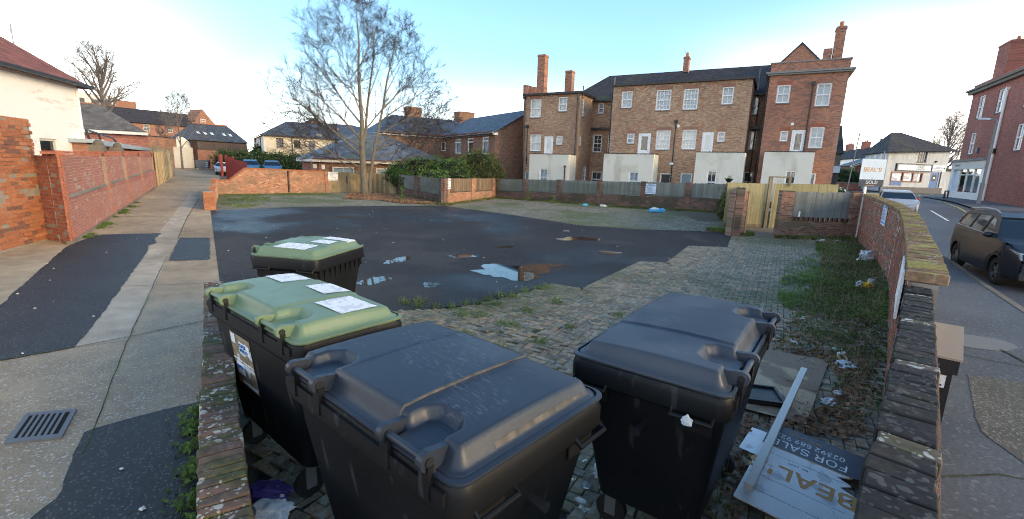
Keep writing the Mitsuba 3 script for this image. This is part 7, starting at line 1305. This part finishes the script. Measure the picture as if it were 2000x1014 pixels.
t = thing('flower_bowl', 'black flower bowl on a fence pier at the right end of the long grey fence', 'planter'); put('bowl', place(trimesh.creation.revolve(np.array([[0, 0], [.09, 0], [.11, .05], [.25, .24], [.29, .27], [.25, .26], [0, .2]]), sections=20), t=[*fC.at(17.9, -.1), 2.03]), 'm_blackpaint', t, smooth=40); put('plant', leaves(np.array([*fC.at(17.9, -.1), 2.36]) + r9.normal(0, .07, (40, 3)), .05, r9), 'm_weed', t, kind='stuff')
t = thing('timber_planter', 'new timber boxes with clutter at the pavement corner behind the yellow fence', 'planter'); fpl_ = Fr((16.3, 21.6), (1, -.1), .15); put('box', fpl_.box(0, .55, .3, 1.75, -.5, 0), 'm_wnew', t); put('box', fpl_.box(.6, 1.6, .3, 1.35, -.6, .1), 'm_wnew', t); put('brick', fpl_.box(.62, .9, 1.36, 1.5, -.4, -.1), 'm_brick0', t); put('brick', fpl_.box(.95, 1.2, 1.36, 1.46, -.4, -.1), 'm_brick2', t)
m, uv = fr2((15.3, 22.6), (17.6, 31)).panel(sg.Polygon([(0, 0), (8, 0), (8, 1.7), (0, 2.0)]), -.22, 0); solo('garden_wall', m, 'm_dwarf', 'brick garden wall running from the yellow fence to the road', 'wall', uv=uv)
# dumpster and rusty cage at the top of the lane
t = thing('metal_dumpster', 'small grey wheeled metal dumpster at the top of the lane', 'bin'); fdm = Fr((-45.2, 66.2), (.93, .37), .86); put('body', fdm.panel(sg.Polygon([(.1, .2), (1.5, .2), (1.65, 1.25), (0, 1.25)]), -1.1, 0)[0], 'm_greymetal', t); put('lid', fdm.box(-.05, 1.7, 1.25, 1.36, -1.15, .05), 'm_greymetal', t)
for z in (.45, .7, .95): put('rib', fdm.box(1.25, 1.58, z, z + .06, .0, .04), 'm_bluewhite', t)
for s in (.25, 1.35): put('castor', place(trimesh.creation.icosphere(1, .11), t=fdm.W([s, .1, -.1])[0]), 'm_offwhite', t)
t = thing('rusty_cage', 'rusty metal trolley cage beside the grey dumpster', 'cage'); fcg = Fr((-43.2, 66.4), (.93, .37), .87); put('bars', cat([fcg.box(.0, 1.3, z, z + .05, -.03, 0) for z in (.1, .4, .7, 1.0)] + [fcg.box(s, s + .05, 0, 1.1, -.03, 0) for s in (0, .4, .8, 1.25)]), 'm_rust', t)
# litter
def blob(c, r3, seed, amp=.35, sub=3):
    m = trimesh.creation.icosphere(sub, 1); v = np.array(m.vertices); v = v * (1 + amp * (meshkit.noise(v * 2.6 + seed) - .5)[:, None] * 2 + .18 * (meshkit.noise(v * 7 + seed) - .5)[:, None] * 2) * r3 + c; v[:, 2] = np.maximum(v[:, 2], c[2] - r3[2] * .6); return trimesh.Trimesh(v, m.faces, process=False)
t = thing('blue_carrier_bag', 'pale blue and white bag lying in front of the long grey fence', 'bag'); bz = np.array([9.0, 29.45, .15]); put('bag', blob(bz, np.array([.42, .2, .16]), 3), 'm_skyblue', t); put('bag_top', blob(bz + [-.05, -.02, .1], np.array([.25, .15, .09]), 5), 'm_paper', t); put('handle', blob(bz + [.48, .05, .02], np.array([.18, .12, .13]), 8), 'm_skyblue', t)
t = thing('crisp_packet', 'yellow and silver crisp packet in the weeds by the curved wall', 'packet'); cz = np.array([8.25, 10.42, .09]); put('foil', blob(cz, np.array([.13, .07, .08]), 4), 'm_yellow', t); put('foil', blob(cz + [-.14, .04, .02], np.array([.08, .07, .08]), 6), 'm_foil', t); put('foil', blob(cz + [.12, .05, .06], np.array([.08, .05, .10]), 7), 'm_foil', t); put('print', blob(cz + [.02, -.03, -.01], np.array([.06, .06, .05]), 9), 'm_red', t)
solo('plastic_bag', blob(np.array([10.9, 14.0, .16]), np.array([.2, .15, .2]), 11, .5), 'm_foil', 'crumpled clear plastic bag against the curved wall', 'bag')
for i, (x, y, r3, m_, lb, cat_) in enumerate([(4.74, 6.24, (.07, .05, .05), 'm_paper', 'white paper cup in the litter by the wall', 'cup'), (4.55, 5.86, (.13, .10, .05), 'm_foil', 'crumpled foil sheet in the litter below the paper cup', 'foil'), (3.62, 4.80, (.07, .06, .05), 'm_foil', 'bright foil scrap above the fallen board', 'foil'), (3.86, 5.0, (.05, .05, .05), 'm_foil', 'small foil ball beside the bright foil scrap', 'foil'), (4.9, 6.5, (.09, .04, .02), 'm_paper', 'torn white paper near the curved wall', 'paper'), (4.35, 6.7, (.05, .05, .03), 'm_paper', 'white scrap in the weeds behind the chipboard', 'paper'), (5.3, 8.0, (.05, .04, .03), 'm_paper', 'pale scrap on the weedy paving', 'paper'), (12.4, 18.4, (.14, .08, .06), 'm_paper', 'white packet at the foot of the blue-grey fence', 'packet'), (13.0, 18.3, (.12, .07, .05), 'm_paper', 'crumpled white packet nearer the wall corner', 'packet'), (4.25, 6.0, (.16, .12, .02), 'm_cardboard', 'flattened cardboard corner at the end of the chipboard', 'cardboard'), (.80, 3.42, (.05, .045, .09), 'm_paper', 'crushed white carton in front of the right-hand bin', 'carton'), (-1.66, 2.9, (.14, .11, .05), 'm_paper', 'grey white plastic bag beside the low wall', 'bag'), (5.2, 33.8, (.2, .1, .08), 'm_skyblue', 'blue scrap at the foot of the grey fence', 'litter'), (6.4, 33.2, (.22, .12, .1), 'm_paper', 'white scrap at the foot of the grey fence', 'litter'), (3.95, 5.6, (.04, .03, .02), 'm_blackpaint', 'dark lump on the chipboard', 'litter'), (-10.3, 34.0, (.12, .08, .05), 'm_paper', 'white scrap among the fallen leaves', 'litter'), (2.2, 19.0, (.12, .08, .03), 'm_cornice', 'flat stone by the far puddle', 'stone')]):
    solo(['litter_scrap'][0] if cat_ in ('litter', 'paper', 'foil') else cat_.replace(' ', '_') + '_litter' if cat_ not in ('stone',) else 'stone', blob(np.array([x, y, float(gz(x, y)) + r3[2] * .6]), np.array(r3), 20 + i, .6), m_, lb, cat_, smooth=60)
q_, w_ = RB_; put('tissue', w_(blob(np.array([-.95, -.28, 1.185]), np.array([.012, .026, .034]), 77, .35)), 'm_paper', q_, label='white tissue stuck on the end handle')
solo('sweet_wrapper', blob(np.array([-1.76, 3.05, .06]), np.array([.17, .09, .05]), 31, .4), 'm_purple', 'shiny dark purple wrapper between the low wall and the nearest bin', 'wrapper', smooth=60)
solo('tape_ring', place(trimesh.creation.torus(.06, .018, 20, 8), t=(4.62, 6.02, .07), R=euler(.5, .2, 0)), 'm_cardboard', 'brown cardboard tape ring by the paper cup', 'ring', smooth=40)
jar = trimesh.creation.revolve(np.array([[0, 0], [.038, 0], [.042, .01], [.042, .09], [.034, .105], [.034, .125], [.031, .125], [.031, .104], [.038, .088], [.038, .012], [0, .008]]), sections=24)
solo('glass_jar', place(jar, t=(.66, 3.30, .012), R=euler(.15, .1, 0)), 'm_glass', 'upright glass jar between the bins', 'jar', smooth=40); solo('glass_jar', place(jar, t=(.55, 3.06, .045), R=euler(1.2, 0, .6)), 'm_glass', 'glass jar lying on its side nearest the camera', 'jar', smooth=40)
sh_ = []
for k in range(26):
    c = np.array([r9.uniform(.5, .95), r9.uniform(3.2, 3.75), .02]); a = r9.uniform(.015, .045); pts = np.array([[math.cos(t_) * a * r9.uniform(.4, 1), math.sin(t_) * a * r9.uniform(.4, 1), 0] for t_ in (0, 2.1, 4.2)]) ; R3 = euler(r9.normal(0, .5), r9.normal(0, .5), r9.uniform(0, 6)); pts = pts @ R3.T + c; sh_.append(trimesh.Trimesh(np.vstack([pts, pts + [0, 0, .004]]), np.array([[0, 2, 1], [3, 4, 5], [0, 1, 4], [0, 4, 3], [1, 2, 5], [1, 5, 4], [2, 0, 3], [2, 3, 5]]), process=False))
solo('broken_glass', cat(sh_), 'm_glass', 'scattered broken glass shards between the bins', 'glass shards', kind='stuff')
lt = []
for k in range(130):
    p = scatter(asphalt if k % 2 else lane_pg.intersection(sg.box(-14, 1, 0, 22)), 1, r9)[0]; s = r9.uniform(.006, .022); lt.append(blob(np.array([*p, float(gz(*p)) + .012 + s * .3]), np.array([s, s * .8, s * .5]), k, .5, 1))
solo('grit', cat(lt), 'm_offwhite', 'pale grit and tiny scraps scattered over asphalt and lane', 'grit', kind='stuff')
